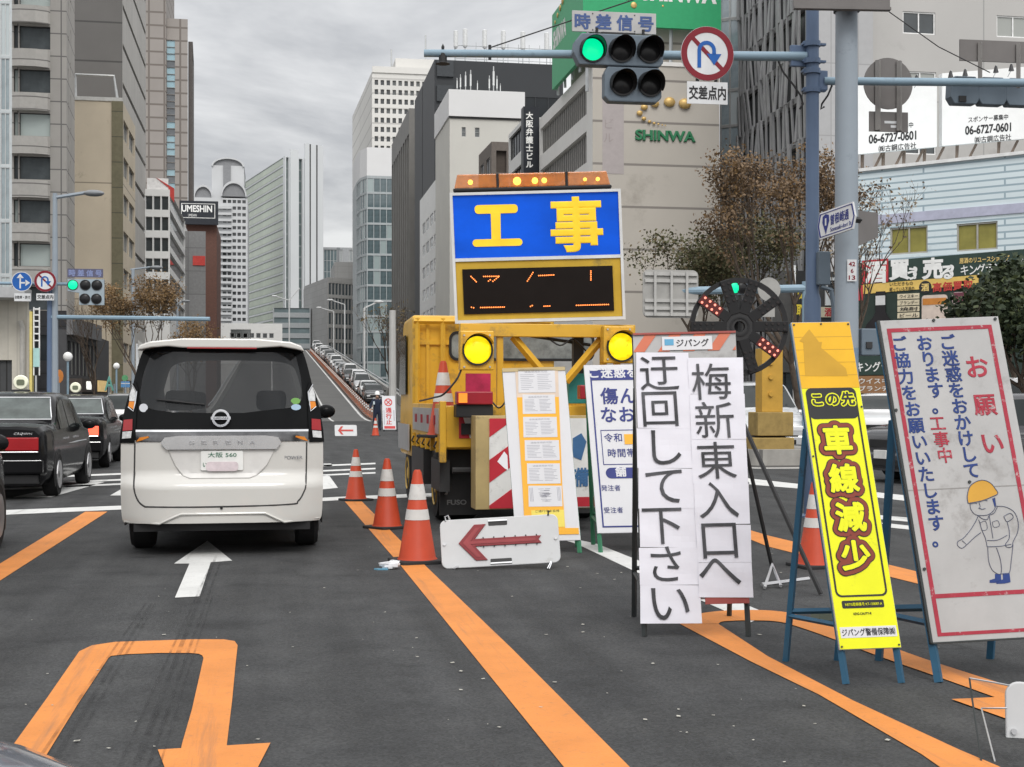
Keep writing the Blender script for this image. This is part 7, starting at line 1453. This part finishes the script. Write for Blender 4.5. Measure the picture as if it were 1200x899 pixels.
t = thing('traffic_signal', 'five lamp traffic signal on the overhead arm with its green lamp lit', 'traffic light', f.o)
hd = MB().prism([((x - 726) * k, (62 - y) * k) for x, y in ((681, 40), (775, 40), (779, 45), (779, 72), (774, 77), (678, 77), (671, 63), (673, 50))], -.16, 0, f).build('housing', SIGH, t, bevel=.015)
MB().prism([((x - 726) * k, (62 - y) * k) for x, y in ((712, 78), (774, 78), (777, 84), (777, 113), (771, 119), (714, 119), (708, 113), (708, 86))], -.16, -.003, f).build('housing', SIGH, t, bevel=.015)
for x, y, mt in ((693.5, 59.5, GRE), (728, 58.5, LNS), (762, 58, LNS), (729.5, 97.5, LNS), (763, 97.5, LNS)): lens_unit(hd, f, (x - 726) * k, (62 - y) * k, 14.2 * k, mt)
MB().box(-.2, .2, .21, .25, -.12, -.05, f).tube([f(-.25, .22, -.08), f(-.25, .30, -.08)], .02, 6).tube([f(.3, .22, -.08), f(.3, .30, -.08)], .02, 6).build('bracket', STL, t)
f = Fr(pp_(670.5, 36.5, 15.8), (1, -.03, 0), (0, 0, 1)); k = 15.8 / F; Wd = 101 * k; t = thing('signal_plate', 'pale plate with blue Japanese lettering above the overhead signal', 'sign', f.o); pl = MB().box(0, Wd, 0, 24.5 * k, -.02, 0, f).build('plate', mat('plate_grey', (0.42, 0.415, 0.41), .5, dirt=((0.33, 0.32, 0.31), .2, 5)), t, bevel=.003); m = MB()
for i, ch in enumerate('時差信号'): m.glyph(ch, f, (12 + 25.5 * i) * k, 12 * k, 20 * k, 19 * k, .035, .003)
m.build('lettering', mat('plate_blue', (0.06, 0.10, 0.24), .5), pl); MB().prism(circ(24.5 * k, 21.5 * k, .008, 6), 0, .006, f).prism(circ(24.5 * k, 2.5 * k, .008, 6), 0, .006, f).prism(circ(75 * k, 21.5 * k, .008, 6), 0, .006, f).prism(circ(75 * k, 2.5 * k, .008, 6), 0, .006, f).build('bolt', STL, pl)
def uturn_sign(c_px, d, r_px, label, plate=None, nm='no_u_turn_sign'):
    f = Fr(P(*c_px, d), (1, -.03, 0), (0, 0, 1)); r = r_px * d / F; t = thing(nm, label, 'road sign', f.o)
    ds = MB().prism(circ(0, 0, r, 40), -.015, 0, f).build('disc', SWH, t); MB().ring(circ(0, 0, r * .99, 40), circ(0, 0, r * .77, 40), .001, .004, f).build('red_ring', SRED, ds)
    a = r * .78; w_ = r * .055; MB().prism([(-.707 * a - w_, .707 * a - w_), (-.707 * a + w_, .707 * a + w_), (.707 * a + w_, -.707 * a + w_), (.707 * a - w_, -.707 * a - w_)], .001, .003, f).build('red_bar', SRED, ds)
    o = [(-.38 * r, -.52 * r), (-.38 * r, .12 * r)] + circ(-.03 * r, .12 * r, .35 * r, 12, PI, 0) + [(.32 * r, -.02 * r)]; i_ = [(-.24 * r, -.52 * r), (-.24 * r, .12 * r)] + circ(-.03 * r, .12 * r, .21 * r, 12, PI, 0) + [(.18 * r, -.02 * r)]
    m = MB()
    for j in range(len(o) - 1): m.prism([o[j], o[j + 1], i_[j + 1], i_[j]], .0032, .005, f)
    m.prism([(-.03 * r, .0), (.53 * r, .0), (.25 * r, -.42 * r)], .0032, .005, f); m.build('blue_arrow', SBLU, ds)
    if plate: p = MB().box(-plate[1] * d / F, plate[1] * d / F, (c_px[1] - plate[3]) * d / F, (c_px[1] - plate[2]) * d / F, -.012, 0, f).build('plate', SWH, t); h_ = (plate[3] - plate[2]) * d / F; q = (c_px[1] - plate[3]) * d / F; MB().text(plate[0], f, -plate[1] * .92 * d / F, q + h_ * .18, plate[1] * .92 * d / F, q + h_ * .82, .03, .002).build('plate_lettering', KB, p)
    MB().bar(f(-r * .35, -r * 1.35, -.03), f(-r * .35, r * .5, -.03), .03).bar(f(r * .35, -r * 1.35, -.03), f(r * .35, r * .5, -.03), .03).build('bracket', STL, t); return t
uturn_sign((829, 63), 15.7, 32, 'red ringed no U-turn sign on the overhead arm beside the five lamp signal', ('交差点内', 24.5, 96, 122))
# second arm: backs of signals and signs
t = thing('traffic_signal', 'back of a grey blue three lamp signal on the right arm', 'traffic light', pp_(1160, 105, 15.8)); k = 15.8 / F; fbk = Fr(pp_(1115, 121, 16.1), (1, -.03, 0), (0, 0, 1)); m = MB()
for i in range(3): m.prism([((x + 35 * i) * k, y * k) for x, y in ((4, 0), (32, 0), (35, 5), (35, 27), (31, 33), (5, 33), (0, 26), (-1, 8))], -.15, 0, fbk)
m.build('housing', SIGH, t, bevel=.01); MB().box(9 * k, 18 * k, 2 * k, 9 * k, 0, .02, fbk).build('cover', STL, t)
t = thing('sign_back', 'grey rectangular sign back mounted above the right hand signal backs', 'sign', pp_(1162, 60)); fk = Fr(pp_(1125, 71, 15.8), (1, -.03, 0), (0, 0, 1)); MB().box(0, 100 * k, 0, 25 * k, -.02, 0, fk).build('plate', SGB, t); MB().bar(fk(24 * k, -30 * k, .02), fk(24 * k, 22 * k, .02), .04).bar(fk(72 * k, -30 * k, .02), fk(72 * k, 22 * k, .02), .04).build('bracket', mat('bracket_grey', (0.22, 0.21, 0.20), .6), t)
t = thing('sign_back', 'brown grey back of a round road sign with a small plate below', 'sign', pp_(1041, 98)); fk = Fr(pp_(1041, 98, 16.2), (1, -.03, 0), (0, 0, 1)); MB().prism(circ(0, 0, 31 * k, 32), -.015, 0, fk).build('disc', SGB, t); MB().box(-24 * k, 25 * k, -58 * k, -34 * k, -.015, 0, fk).build('plate', SGB, t)
MB().bar(fk(-14 * k, -57 * k, .02), fk(-14 * k, 27 * k, .02), .05).bar(fk(13 * k, -57 * k, .02), fk(13 * k, 27 * k, .02), .05).build('bracket', mat('bracket_grey', (0, 0, 0)), t); MB().box(-5 * k, 12 * k, -48 * k, -45 * k, .001, .003, fk).box(3 * k, 12 * k, -53 * k, -50 * k, .001, .003, fk).build('maker_label', SWH, t)
# the grey pole with its signs
D2 = 15.2; t = thing('grey_pole', 'thick pale grey utility pole with a street name sign', 'pole', gnd(P(992, 470, D2))); b0 = gnd(P(992, 470, D2)); MB().lathe([(.135, 0), (.130, 2.6), (.118, 6.8)], b0, 20).build('pole', PGR, t, smooth=True); MB().lathe([(.1325, .95), (.1315, 1.95)], b0, 20).build('lower_sleeve', mat('sleeve_blue', (0.17, 0.24, 0.32), .6), t, smooth=True)
p = P(998, 318, D2 - .14); fs_ = Fr(p, (1, -.1, 0), (0, 0, 1)); st = MB().box(-.05, .055, -.11, .13, 0, .004, fs_).build('number_sticker', SWH, t); m = MB()
for i, tx in enumerate(('42', '6', '13')): m.text(tx, fs_, -.035 if len(tx) > 1 else -.012, .055 - .075 * i, .04 if len(tx) > 1 else .02, .105 - .075 * i, .03, .005)
m.build('number_lettering', SRED, st)
a, c = P(930, 11, D2 - .3), P(1043, 13, D2 - .3); fk = Fr(a, c - a, (0, 0, 1)); MB().box(0, (c - a).length, 0, .6, -.03, 0, fk).box(0, (c - a).length, 0, .03, 0, .05, fk).build('sign_panel', SGB, t); MB().lathe([(.13, -.04), (.145, -.04), (.145, .04), (.13, .04)], P(992, 10, D2), 16).build('clamp', STL, t); MB().tube([P(1042, 14, D2 - .3), P(1100, 55, 14.9), P(1160, 85, 15.6)], .006, 4).build('wire', STL, t)
f = fr_px((960.5, 281, 14.9), (1002, 267, 14.55), (960.5, 250, 14.9)); W_, H_ = f.W, f.H; t = thing('street_name_sign', 'white arrow ended street name sign with a blue route shield', 'road sign', f(W_ / 2, 0)); o = [(0, 0), (W_ * .93, 0), (W_, H_ * .45), (W_ * .93, H_), (0, H_), (-W_ * .06, H_ * .5)]; bd = MB().prism(o, -.03, 0, f).build('panel', SWH, t); sc = lambda k, dx=0: [((s - W_ / 2) * k + W_ / 2, (q - H_ / 2) * (k - .1) + H_ / 2) for s, q in o]; MB().ring(sc(.98), sc(.92), .001, .004, f).build('blue_border', NAVY, bd)
sh = MB().prism([(.045, H_ * .82), (.085, H_ * .88), (.125, H_ * .82), (.13, H_ * .6), (.085, H_ * .13), (.04, H_ * .6)], .001, .005, f).build('route_shield', NAVY, bd); MB().text('1', f, .075, H_ * .45, .095, H_ * .72, .04, .006).build('route_number', SWH, sh); m = MB()
for i, ch in enumerate('曽根崎通'): m.glyph(ch, f, .172 + .062 * i, H_ * .60, .062, H_ * .42, .02, .003)
m.text('Sonezaki-dori St', f, .145, H_ * .16, W_ * .90, H_ * .32, .01, .003); m.build('lettering', NAVY, bd); MB().bar(f(W_ * .7, H_ * .5, -.02), f(W_ * .7, H_ * .5, -.28), .05).build('bracket', STL, t)
t = thing('sign_back', 'dark grey box shaped sign back behind the grey pole', 'sign', P(1016, 265, 15.5)); a, c = P(1003, 290, 15.4), P(1029, 270, 15.9); fk = Fr(a, V((c.x, c.y, a.z)) - a, (0, 0, 1)); Wb = V((c.x - a.x, c.y - a.y, 0)).length; MB().prism([(0, 0), (Wb, .18), (Wb, .46), (0, .42)], -.05, 0, fk).build('panel', SGB, t)
p = P(1015, 398, 15.3); t = thing('meter_box', 'small grey blue control box fixed to the grey pole', 'box', p); MB().box(p.x - .09, p.x + .13, p.y - .08, p.y + .08, p.z - .18, p.z + .12).build('box', SIGH, t, bevel=.012); MB().box(p.x - .04, p.x + .03, p.y - .10, p.y - .08, p.z - .1, p.z - .03).build('latch', STL, t)
# far arm with a ribbed sign back and a signal
D3 = 34.0; t = thing('signal_pole', 'far pale blue pole and arm behind the spoked wheel', 'signal pole', gnd(P(952, 470, D3))); MB().tube([gnd(P(944, 470, D3)), P(944, 330, D3)], .09, 10).build('pole', PLB, t, smooth=True); MB().tube([P(754, 342, D3), P(948, 338, D3)], .1, 10).build('arm', PLB, t, smooth=True)
t = thing('sign_back', 'pale ribbed back of a large direction sign right of the truck', 'sign', P(784, 345, D3)); fk = front(P(784, 345, D3).y - .15); k = D3 / F
g = lambda px, py: (P(px, py, D3).x, P(px, py, D3).z)
MB().prism(rrect(*g(750, 373), *g(818, 317), .15), -.03, 0, fk).build('panel', mat('rib_panel', (0.33, 0.325, 0.31), .5), t); m = MB()
for py in (322, 330, 353, 362, 369): m.box(g(752, py)[0], g(816, py)[0], g(0, py)[1] - .04, g(0, py)[1] + .04, 0, .05, fk)
for px in (764, 784, 803): m.box(g(px, 0)[0] - .03, g(px, 0)[0] + .03, g(0, 371)[1], g(0, 319)[1], .05, .09, fk)
m.build('rib', mat('rib_grey', (0.42, 0.415, 0.40), .5), t)
t = thing('traffic_signal', 'far traffic signal with a green lamp seen through the spoked wheel', 'traffic light', P(860, 338, D3)); fk = front(P(860, 338, D3).y - .25); MB().prism(rrect(*g(852, 346), *g(880, 331), .1), -.15, 0, fk).build('housing', SIGH, t); q = g(857, 338.5); lens_unit(t, fk, q[0], q[1], .14, GRE, False); q = g(866, 338.5); lens_unit(t, fk, q[0], q[1], .14, LNS, False)
t = thing('sign_back', 'pale round sign back beside the far green signal', 'sign', P(898, 340, D3)); fk = front(P(898, 340, D3).y - .2); MB().prism(circ(*g(898, 340), 14 * k, 24), -.02, 0, fk).build('disc', mat('rib_panel', (0, 0, 0)), t); MB().box(g(890, 0)[0], g(905, 0)[0], g(0, 372)[1], g(0, 357)[1], -.02, 0, fk).build('plate', mat('rib_panel', (0, 0, 0)), t)
# left side poles
D4 = 42.0; g = lambda px, py, d=D4: P(px, py, d)
t = thing('street_lamp', 'tall grey blue street lamp pole left of the taxis', 'street lamp', gnd(g(64.5, 470))); MB().lathe([(.11, 0), (.085, 6), (.07, 7.75)], gnd(g(64.5, 470)), 10).build('pole', PGR, t, smooth=True); MB().tube([g(62, 232), g(100, 226)], .06, 6).build('arm', PGR, t); p = g(110, 226.5); MB().ball(p, .32, 10, (1, .5, .32)).build('lamp_head', mat('lamp_grey', (0.20, 0.21, 0.22), .5), t, smooth=True)
t = thing('signal_pole', 'short blue signal pole with a long horizontal arm on the left', 'signal pole', gnd(g(58.5, 470))); MB().lathe([(.1, 0), (.085, 5.2)], gnd(g(58.5, 470)), 10).build('pole', PB, t, smooth=True); MB().tube([g(58, 371.5), g(246, 374)], .07, 8).build('arm', PLB, t, smooth=True); MB().tube([g(0, 332), g(80, 333)], .05, 8).build('arm', PLB, t, smooth=True); MB().tube([g(56, 372), g(125, 385), g(246, 374.5)], .012, 4).build('cable', STL, t) if False else None
k = D4 / F; f = Fr(g(78, 357, D4 - .3), (1, 0, 0), (0, 0, 1)); t = thing('traffic_signal', 'five lamp traffic signal on the far left with a lit green lamp', 'traffic light', f.o); a_ = lambda x, y: ((x - 78) * k, (357 - y) * k)
hd = MB().prism([a_(79, 327), a_(120, 327), a_(120, 357), a_(92, 357), a_(92, 343), a_(79, 341)], -.15, 0, f).build('housing', mat('signal_pale', (0.30, 0.36, 0.40), .5), t); MB().prism([a_(79, 325), a_(119, 325), a_(119, 315), a_(79, 315)], -.03, 0, f).build('plate', mat('plate_navy', (0.10, 0.10, 0.16), .6), t)
for x, y, mt in ((85, 334, GRE), (99, 334, LNS), (112, 334, LNS), (98.5, 350, LNS), (111.5, 350, LNS)): lens_unit(hd, f, *a_(x, y), 5.8 * k, mt, False)
m = MB()
for i, ch in enumerate('時差信号'): m.glyph(ch, f, *a_(84 + 10 * i, 320), 8 * k, 8 * k, .03, .004)
m.build('plate_lettering', mat('plate_blue2', (0.20, 0.24, 0.42), .5), t)
uturn_sign((53, 329.5), D4 - .3, 12.5, 'small red ringed no U-turn sign on the far left arm', ('交差点内', 10, 344, 352))
f = Fr(g(25.5, 330, D4 - .3), (1, 0, 0), (0, 0, 1)); r = 11.5 * k; t = thing('mandatory_direction_sign', 'round blue sign with white straight and right arrows on the far left', 'road sign', f.o); ds = MB().prism(circ(0, 0, r, 30), -.02, 0, f).build('disc', SBLU, t); MB().ring(circ(0, 0, r, 30), circ(0, 0, r * .93, 30), .001, .004, f).build('white_rim', SWH, ds)
MB().box(-.22 * r, -.08 * r, -.7 * r, .4 * r, .001, .005, f).prism([(-.5 * r, .35 * r), (.2 * r, .35 * r), (-.15 * r, .8 * r)], .001, .005, f).box(-.08 * r, .4 * r, -.2 * r, -.05 * r, .001, .005, f).prism([(.35 * r, .2 * r), (.8 * r, -.12 * r), (.35 * r, -.45 * r)], .001, .005, f).build('white_arrow', SWH, ds); q = MB().box(-.22, .26, -.60, -.36, -.02, 0, f).build('plate', SWH, t); MB().text('自動車・原付', f, -.2, -.53, .24, -.43, .02, .003).build('plate_lettering', KB, q)
def globe(px, pyt, py0, d, r, label):
    t = thing('globe_lamp', label, 'street lamp', gnd(P(px, 470, d))); MB().tube([gnd(P(px, 470, d)), P(px, pyt + r * F / d, d)], .05, 8).build('pole', PLB, t, smooth=True); MB().ball(P(px, pyt, d), r, 16).build('globe', mat('globe_white', (0.72, 0.72, 0.71), .3, emit=.12), t, smooth=True)
globe(79.5, 418, 470, 58, .2, 'white globe street lamp in front of the dark restaurant'); globe(136.5, 429, 470, 72, .17, 'small white globe street lamp left of the van roof')
t = thing('street_lamp', 'distant street lamp pole rising beside the orange leaved tree', 'street lamp', gnd(P(156, 470, 85))); MB().tube([gnd(P(156, 470, 85)), P(156, 316, 85)], .11, 8).build('pole', PGR, t, smooth=True); MB().tube([P(153, 316, 85), P(176, 313, 85)], .06, 6).build('arm', PGR, t); MB().ball(P(183, 313.5, 85), .42, 10, (1, .5, .3)).build('lamp_head', mat('lamp_grey', (0, 0, 0)), t, smooth=True)
t = thing('street_lamp', 'small street lamp arm near the red signed white office', 'street lamp', gnd(P(212, 470, 110))); MB().tube([gnd(P(208, 470, 110)), P(208, 356, 110)], .09, 8).build('pole', PGR, t); MB().tube([P(208, 356, 110), P(214, 353, 110)], .05, 6).build('arm', PGR, t); MB().ball(P(218, 353, 110), .35, 10, (1, .5, .3)).build('lamp_head', mat('lamp_grey', (0, 0, 0)), t, smooth=True)
for i, (px, top, d, sd, lab) in enumerate(((391, 365, 260, 1, 'farthest slim lamp post on the overpass ramp'), (404, 357, 215, 1, 'slim lamp post along the middle of the ramp wall'), (427, 361, 150, -1, 'slim lamp post on the ramp beside the cream tower base'), (339, 352, 240, 1, 'twin armed lamp post over the far end of the ramp'))):
    g0 = P(px, 470, d); t = thing('street_lamp', lab, 'street lamp', V((g0.x, g0.y, rz_(g0.y)))); tp = P(px, top, d); MB().tube([V((g0.x, g0.y, rz_(g0.y) - .3)), tp], .12, 6).build('pole', ANT, t); MB().tube([tp, tp + V((-sd * 14 * d / F, 0, .6))], .08, 5).build('arm', ANT, t); MB().ball(tp + V((-sd * 17 * d / F, 0, .7)), .55, 8, (1, .5, .3)).build('lamp_head', ANT, t)
    if i == 3: MB().tube([tp, tp + V((12 * d / F, 0, 2.2))], .08, 5).build('arm', ANT, t)
for px, py, d, nm, lab, cl, r in ((127.5, 450, 66, 'letter_sign', 'pale green letter A shaped sign on posts before the restaurant', (0.16, 0.42, 0.36), 0), (69, 441, 62, 'orange_sign', 'orange hanging shop sign beside the blue poles', (0.65, 0.24, 0.06), 0), (147, 446, 70, 'route_sign', 'small blue and white sign beside the orange tree trunk', (0.10, 0.25, 0.48), 0)):
    p = P(px, py, d); k = d / F; f = Fr(p, (1, 0, 0), (0, 0, 1)); t = thing(nm, lab, 'sign', gnd(p)); MB().bar(gnd(p), p, .06).build('post', PGR, t); mt = mat(nm + '_face', cl, .5)
    if nm == 'letter_sign': MB().bar(gnd(p) + V((.25, 0, 0)), p + V((.25, 0, 0)), .05).build('post', PGR, t); MB().text('A', f, -5 * k, -8 * k, 6 * k, 9 * k, .02, .02, .02).build('letter', mt, t)
    elif nm == 'orange_sign': MB().prism(circ(0, 0, 5.2 * k, 10, ry=8 * k), -.05, .03, f).build('panel', mt, t)
    else: MB().box(-5 * k, 5 * k, -8 * k, -1 * k, 0, .03, f).build('panel', mt, t); MB().box(-5 * k, 5 * k, -4 * k, -3 * k, .03, .035, f).build('stripe', SWH, t); MB().prism(circ(-.5 * k, 3 * k, 3.6 * k, 12), 0, .03, f).build('disc', mat('route_green', (0.10, 0.30, 0.14), .5), t)
p = P(165, 408, 48); t = thing('mirror_sign', 'triangular backed white sign between the tree and the van roof', 'sign', gnd(p)); MB().bar(gnd(P(161, 470, 48)), P(161, 403, 48), .07).build('post', SWH, t); MB().prism([(-.1, .3), (.35, -.1), (-.05, -.35)], -.02, .02, Fr(p, (1, 0, 0), (0, 0, 1))).build('panel', mat('rib_panel', (0, 0, 0)), t)
# ------------------------------------------------------------------ trees
BARK = mat('bark', (0.085, 0.065, 0.05), .9, var=.3, scale=9)
def leaf_mat(n, c, r=.35):
    m = mat(n, c, .65, var=r, scale=1.3, spec=.25); return m
def tree(label, base, top, spread, lm, n_leaf, size, seed, trunk_r=.12, fork=.32, nm='street_tree', droop=0.0, levels=5, low=.25, lm2=None, up=.55):
    rr = random.Random(seed); t = thing(nm, label, 'tree', base); m = MB(); tips = []
    Ht = top - base.z
    def grow(p, d, ln, r, lv):
        n = 3; pts = [p]; q = p.copy(); dd = d.copy()
        for i in range(n):
            dd = (dd + V((rr.gauss(0, .12), rr.gauss(0, .12), rr.gauss(0, .06) + .05 - droop * (levels - lv) * .02))).normalized(); q = q + dd * (ln / n); pts.append(q.copy())
        m.tube(pts, [r * (1 - .45 * i / n) for i in range(n + 1)], 7 if lv > 3 else 4, cap=False)
        if lv <= 2: tips.extend([(pts[2], lv), (pts[3], lv)])
        if lv == 0: return
        k = rr.choice((2, 3, 3)) if lv < levels else 4; az = rr.uniform(0, 6.28)
        for i in range(k):
            az += 2 * PI / k + rr.uniform(-.5, .5); sp_ = rr.uniform(.35, .85) * (1.15 if lv == levels else 1) * spread
            nd = (dd * up + V((math.cos(az) * sp_, math.sin(az) * sp_, rr.uniform(.1, .6)))).normalized()
            grow(q, nd, ln * rr.uniform(.62, .85), r * .56, lv - 1)
    grow(V(base), V((rr.uniform(-.06, .06), rr.uniform(-.06, .06), 1)), Ht * fork, trunk_r, levels)
    zmax = max(p.z for p, _ in tips); k = Ht / max(.1, zmax - base.z); m.v = [V((base.x + (p.x - base.x) * (1 + (k - 1) * .8), base.y + (p.y - base.y) * (1 + (k - 1) * .8), base.z + (p.z - base.z) * k)) for p in m.v]
    tips = [V((base.x + (p.x - base.x) * (1 + (k - 1) * .8), base.y + (p.y - base.y) * (1 + (k - 1) * .8), base.z + (p.z - base.z) * k)) for p, _ in tips]
    m.build('trunk', BARK, t, smooth=True, uv=False, auto=0)
    for mt, share in ((lm, n_leaf), (lm2, n_leaf // 3 if lm2 else 0)):
        if not mt or not share: continue
        c = MB(); dens = {}
        for i in range(share):
            p = rr.choice(tips); key = id(p)
            if key not in dens: dens[key] = rr.random()
            if dens[key] < .18: continue
            s = size * rr.uniform(.5, 1.3); o = p + V((rr.gauss(0, .22), rr.gauss(0, .22), rr.gauss(0, .16) - .03)) * (spread ** .5) * 1.1
            u = V((rr.gauss(0, 1), rr.gauss(0, 1), rr.gauss(0, .7) - droop)).normalized(); w_ = u.cross(V((rr.gauss(0, 1), rr.gauss(0, 1), rr.gauss(0, 1)))).normalized()
            c.face(o - u * s * .5, o + w_ * s * .32 - u * s * .05, o + u * s * .5, o - w_ * s * .32 - u * s * .05)
        c.build('crown', mt, t, uv=False)
    return t
ORL = leaf_mat('orange_brown_leaf', (0.19, 0.13, 0.08)); ORL2 = leaf_mat('rust_leaf', (0.20, 0.125, 0.055)); GRL = leaf_mat('olive_leaf', (0.085, 0.085, 0.04)); GRB = leaf_mat('brown_olive_leaf', (0.15, 0.115, 0.06)); EVG = leaf_mat('evergreen_leaf', (0.028, 0.04, 0.02)); EVG2 = leaf_mat('evergreen_light_leaf', (0.06, 0.075, 0.03)); DRY = leaf_mat('dry_leaf', (0.24, 0.19, 0.13))
def tb(px, d): return gnd(P(px, 470, d))
def tz(py, d): return P(600, py, d).z
tree('autumn street tree with thin orange brown leaves left of the van', tb(176, 60), tz(322, 60), .62, ORL2, 9000, .10, 3, .11, .40, up=.75, lm2=ORL)
tree('smaller orange leaved street tree behind the bigger autumn tree', tb(222, 84), tz(372, 84), .7, ORL2, 3000, .14, 8, .12, .36)
tree('bare branched street tree in front of the tan building', tb(113, 62), tz(345, 62), .55, DRY, 60, .1, 12, .10, .42, up=.8, levels=5)
tree('olive green street tree losing leaves behind the ribbed sign back', tb(832, 43), tz(248, 43), .72, GRL, 14000, .105, 21, .14, .30, lm2=GRB)
tree('tall rust brown autumn tree left of the blue signal pole', tb(936, 39), tz(178, 39), .40, ORL, 11000, .095, 33, .15, .30, droop=.6, lm2=ORL2, up=.8)
tree('thin twiggy street tree with a few dry leaves right of the grey pole', tb(985, 38), tz(208, 38), .45, DRY, 700, .10, 44, .11, .34, lm2=ORL)
tree('dark evergreen tree in front of the pale blue shop', tb(1200, 30), tz(302, 30), .52, EVG, 9000, .15, 55, .12, .26, lm2=EVG2, up=.5)
tree('lower dark evergreen beside the pale blue shop at the right edge', tb(1240, 27), tz(335, 27), .7, EVG, 6500, .14, 56, .1, .24, lm2=EVG2, up=.5)
tree('bare brown street tree behind the truck cab', tb(452, 112), tz(352, 112), .5, GRB, 500, .2, 61, .2, .4)
tree('second bare street tree along the charcoal block', tb(470, 128), tz(372, 128), .5, ORL, 600, .2, 62, .2, .4)
tp = thing('concrete_pole', 'pale concrete utility pole beside the bare tree', 'pole', tb(460, 100)); MB().lathe([(.3, 0), (.24, 8)], tb(460, 100), 10).build('pole', CONC, tp, smooth=True)

# ------------------------------------------------------------------ the guard
def limb_mesh(name, chain, mt, parent, sub=1):
    vs, es, rs = chain; me = bpy.data.meshes.new(name); me.from_pydata([tuple(v) for v in vs], es, []); o = bpy.data.objects.new(name, me); COL.objects.link(o); o.parent = parent; me.materials.append(mt)
    o.modifiers.new('Skin', 'SKIN')
    for i, r in enumerate(rs): me.skin_vertices[0].data[i].radius = r if isinstance(r, tuple) else (r, r)
    me.skin_vertices[0].data[0].use_root = True; s = o.modifiers.new('Subdivision', 'SUBSURF'); s.levels = sub; s.render_levels = sub; o.modifiers['Skin'].use_smooth_shade = True; return o
q = gnd(P(442, 470, 63)); g = thing('person', 'guard in dark navy uniform and white helmet standing behind the small cone', 'person', q, .25)
J = [(0, 0, .93), (0, .01, 1.12), (0, .0, 1.34), (0, 0, 1.46), (0, -.02, 1.54), (0, -.02, 1.66), (.18, 0, 1.40), (.30, -.04, 1.18), (.33, -.16, 1.0), (-.18, 0, 1.40), (-.32, -.02, 1.20), (-.36, -.12, .98), (.10, 0, .88), (.12, -.02, .50), (.13, .03, .10), (.14, -.10, .04), (-.10, 0, .88), (-.13, 0, .50), (-.15, .04, .10), (-.17, -.09, .04), (.335, -.22, .95), (-.365, -.18, .92)]
E = [(0, 1), (1, 2), (2, 3), (3, 4), (4, 5), (2, 6), (6, 7), (7, 8), (2, 9), (9, 10), (10, 11), (0, 12), (12, 13), (13, 14), (14, 15), (0, 16), (16, 17), (17, 18), (18, 19), (8, 20), (11, 21)]
Rb = [(.15, .11), (.14, .10), (.17, .11), .06, .065, .085, .06, .05, .035, .06, .05, .035, .09, .065, .045, .04, .09, .065, .045, .04, .03, .03]
limb_mesh('body', (J, E, Rb), mat('skin', (0.42, 0.26, 0.19), .6), g)
ix = [i for i in range(22) if i not in (4, 5, 20, 21)]; mp2 = {a: i for i, a in enumerate(ix)}
limb_mesh('uniform', ([J[i] for i in ix], [(mp2[a], mp2[b_]) for a, b_ in E if a in mp2 and b_ in mp2], [tuple(x + .02 for x in (Rb[i] if isinstance(Rb[i], tuple) else (Rb[i], Rb[i]))) for i in ix]), mat('navy_cloth', (0.018, 0.024, 0.045), .85), g)
MB().lathe([(.135, 0), (.12, .03), (.11, .10), (.07, .155), (.001, .17)], (0, -.02, 1.66), 14).build('helmet', mat('helmet_white', (0.75, 0.75, 0.74), .4), g, world=False, smooth=True)
MB().box(-.24, -.16, -.14, -.12, 1.2, 1.34).build('armband', mat('band_pale', (0.55, 0.62, 0.66), .6), g, world=False)

# ------------------------------------------------------------------ rubbish on the road
p = G(457, 667); t = thing('plastic_bag', 'crumpled white plastic bag beside the nearest cone on the orange line', 'bag', p); rr = random.Random(4); m = MB(); rows = []
for i in range(9):
    a = PI * i / 8; row = []
    for j in range(14):
        b_ = 2 * PI * j / 14; k = 1 + rr.uniform(-.22, .22); row.append(V((math.sin(a) * math.cos(b_) * .085 * k + (.02 if i > 5 else 0), math.sin(a) * math.sin(b_) * .05 * k, .036 - math.cos(a) * .034 * k)))
    rows.append(row)
m.v = [x for r in rows for x in r]
for i in range(8):
    for j in range(14): m.f.append((i * 14 + j, i * 14 + (j + 1) % 14, (i + 1) * 14 + (j + 1) % 14, (i + 1) * 14 + j))
m.build('bag', mat('bag_white', (0.66, 0.67, 0.69), .35), t, world=False, smooth=True, auto=25); MB().prism([(-.10, -.05), (-.02, -.06), (-.03, -.02), (-.13, -.02)], 0, .012).build('blue_wrapper', mat('wrapper_blue', (0.12, 0.30, 0.42), .4), t, world=False)
m = MB(); rr = random.Random(9); sp_ = [(765, 779), (795, 841), (836, 840), (942, 829), (683, 733), (683, 742), (1040, 869), (728, 788), (955, 850), (890, 745), (919, 895), (795, 833), (650, 801), (488, 749), (566, 797), (186, 700), (192, 745), (489, 771), (540, 788), (530, 778), (700, 673), (612, 660), (560, 670), (728, 672), (720, 680), (915, 672), (860, 700), (905, 650), (600, 700), (680, 690), (640, 745), (1100, 760), (1160, 770), (380, 690), (90, 870), (540, 810), (585, 854), (665, 665), (756, 845)] + [(rr.uniform(420, 1180), rr.uniform(620, 880)) for _ in range(34)] + [(rr.uniform(20, 420), rr.uniform(640, 880)) for _ in range(18)]
for i, (x, y) in enumerate(sp_):
    p = G(x, y); s = rr.uniform(.004, .010) if i < 39 else rr.uniform(.002, .006); a = rr.uniform(0, 3.14); e = V((math.cos(a), math.sin(a), 0)); q = V((-e.y, e.x, 0)); z = V((0, 0, .0075)); m.face(p - e * s * 1.5 - q * s + z, p + e * s - q * s * 1.1 + z, p + e * s * 1.6 + q * s * .8 + z + V((0, 0, .001)), p - e * s + q * s + z)
o = m.build('paper_litter', mat('litter_pale', (0.40, 0.385, 0.34), .7, var=.2, scale=9)); o['kind'] = 'stuff'; o['label'] = 'small pale paper scraps scattered over the asphalt'; o['category'] = 'litter'
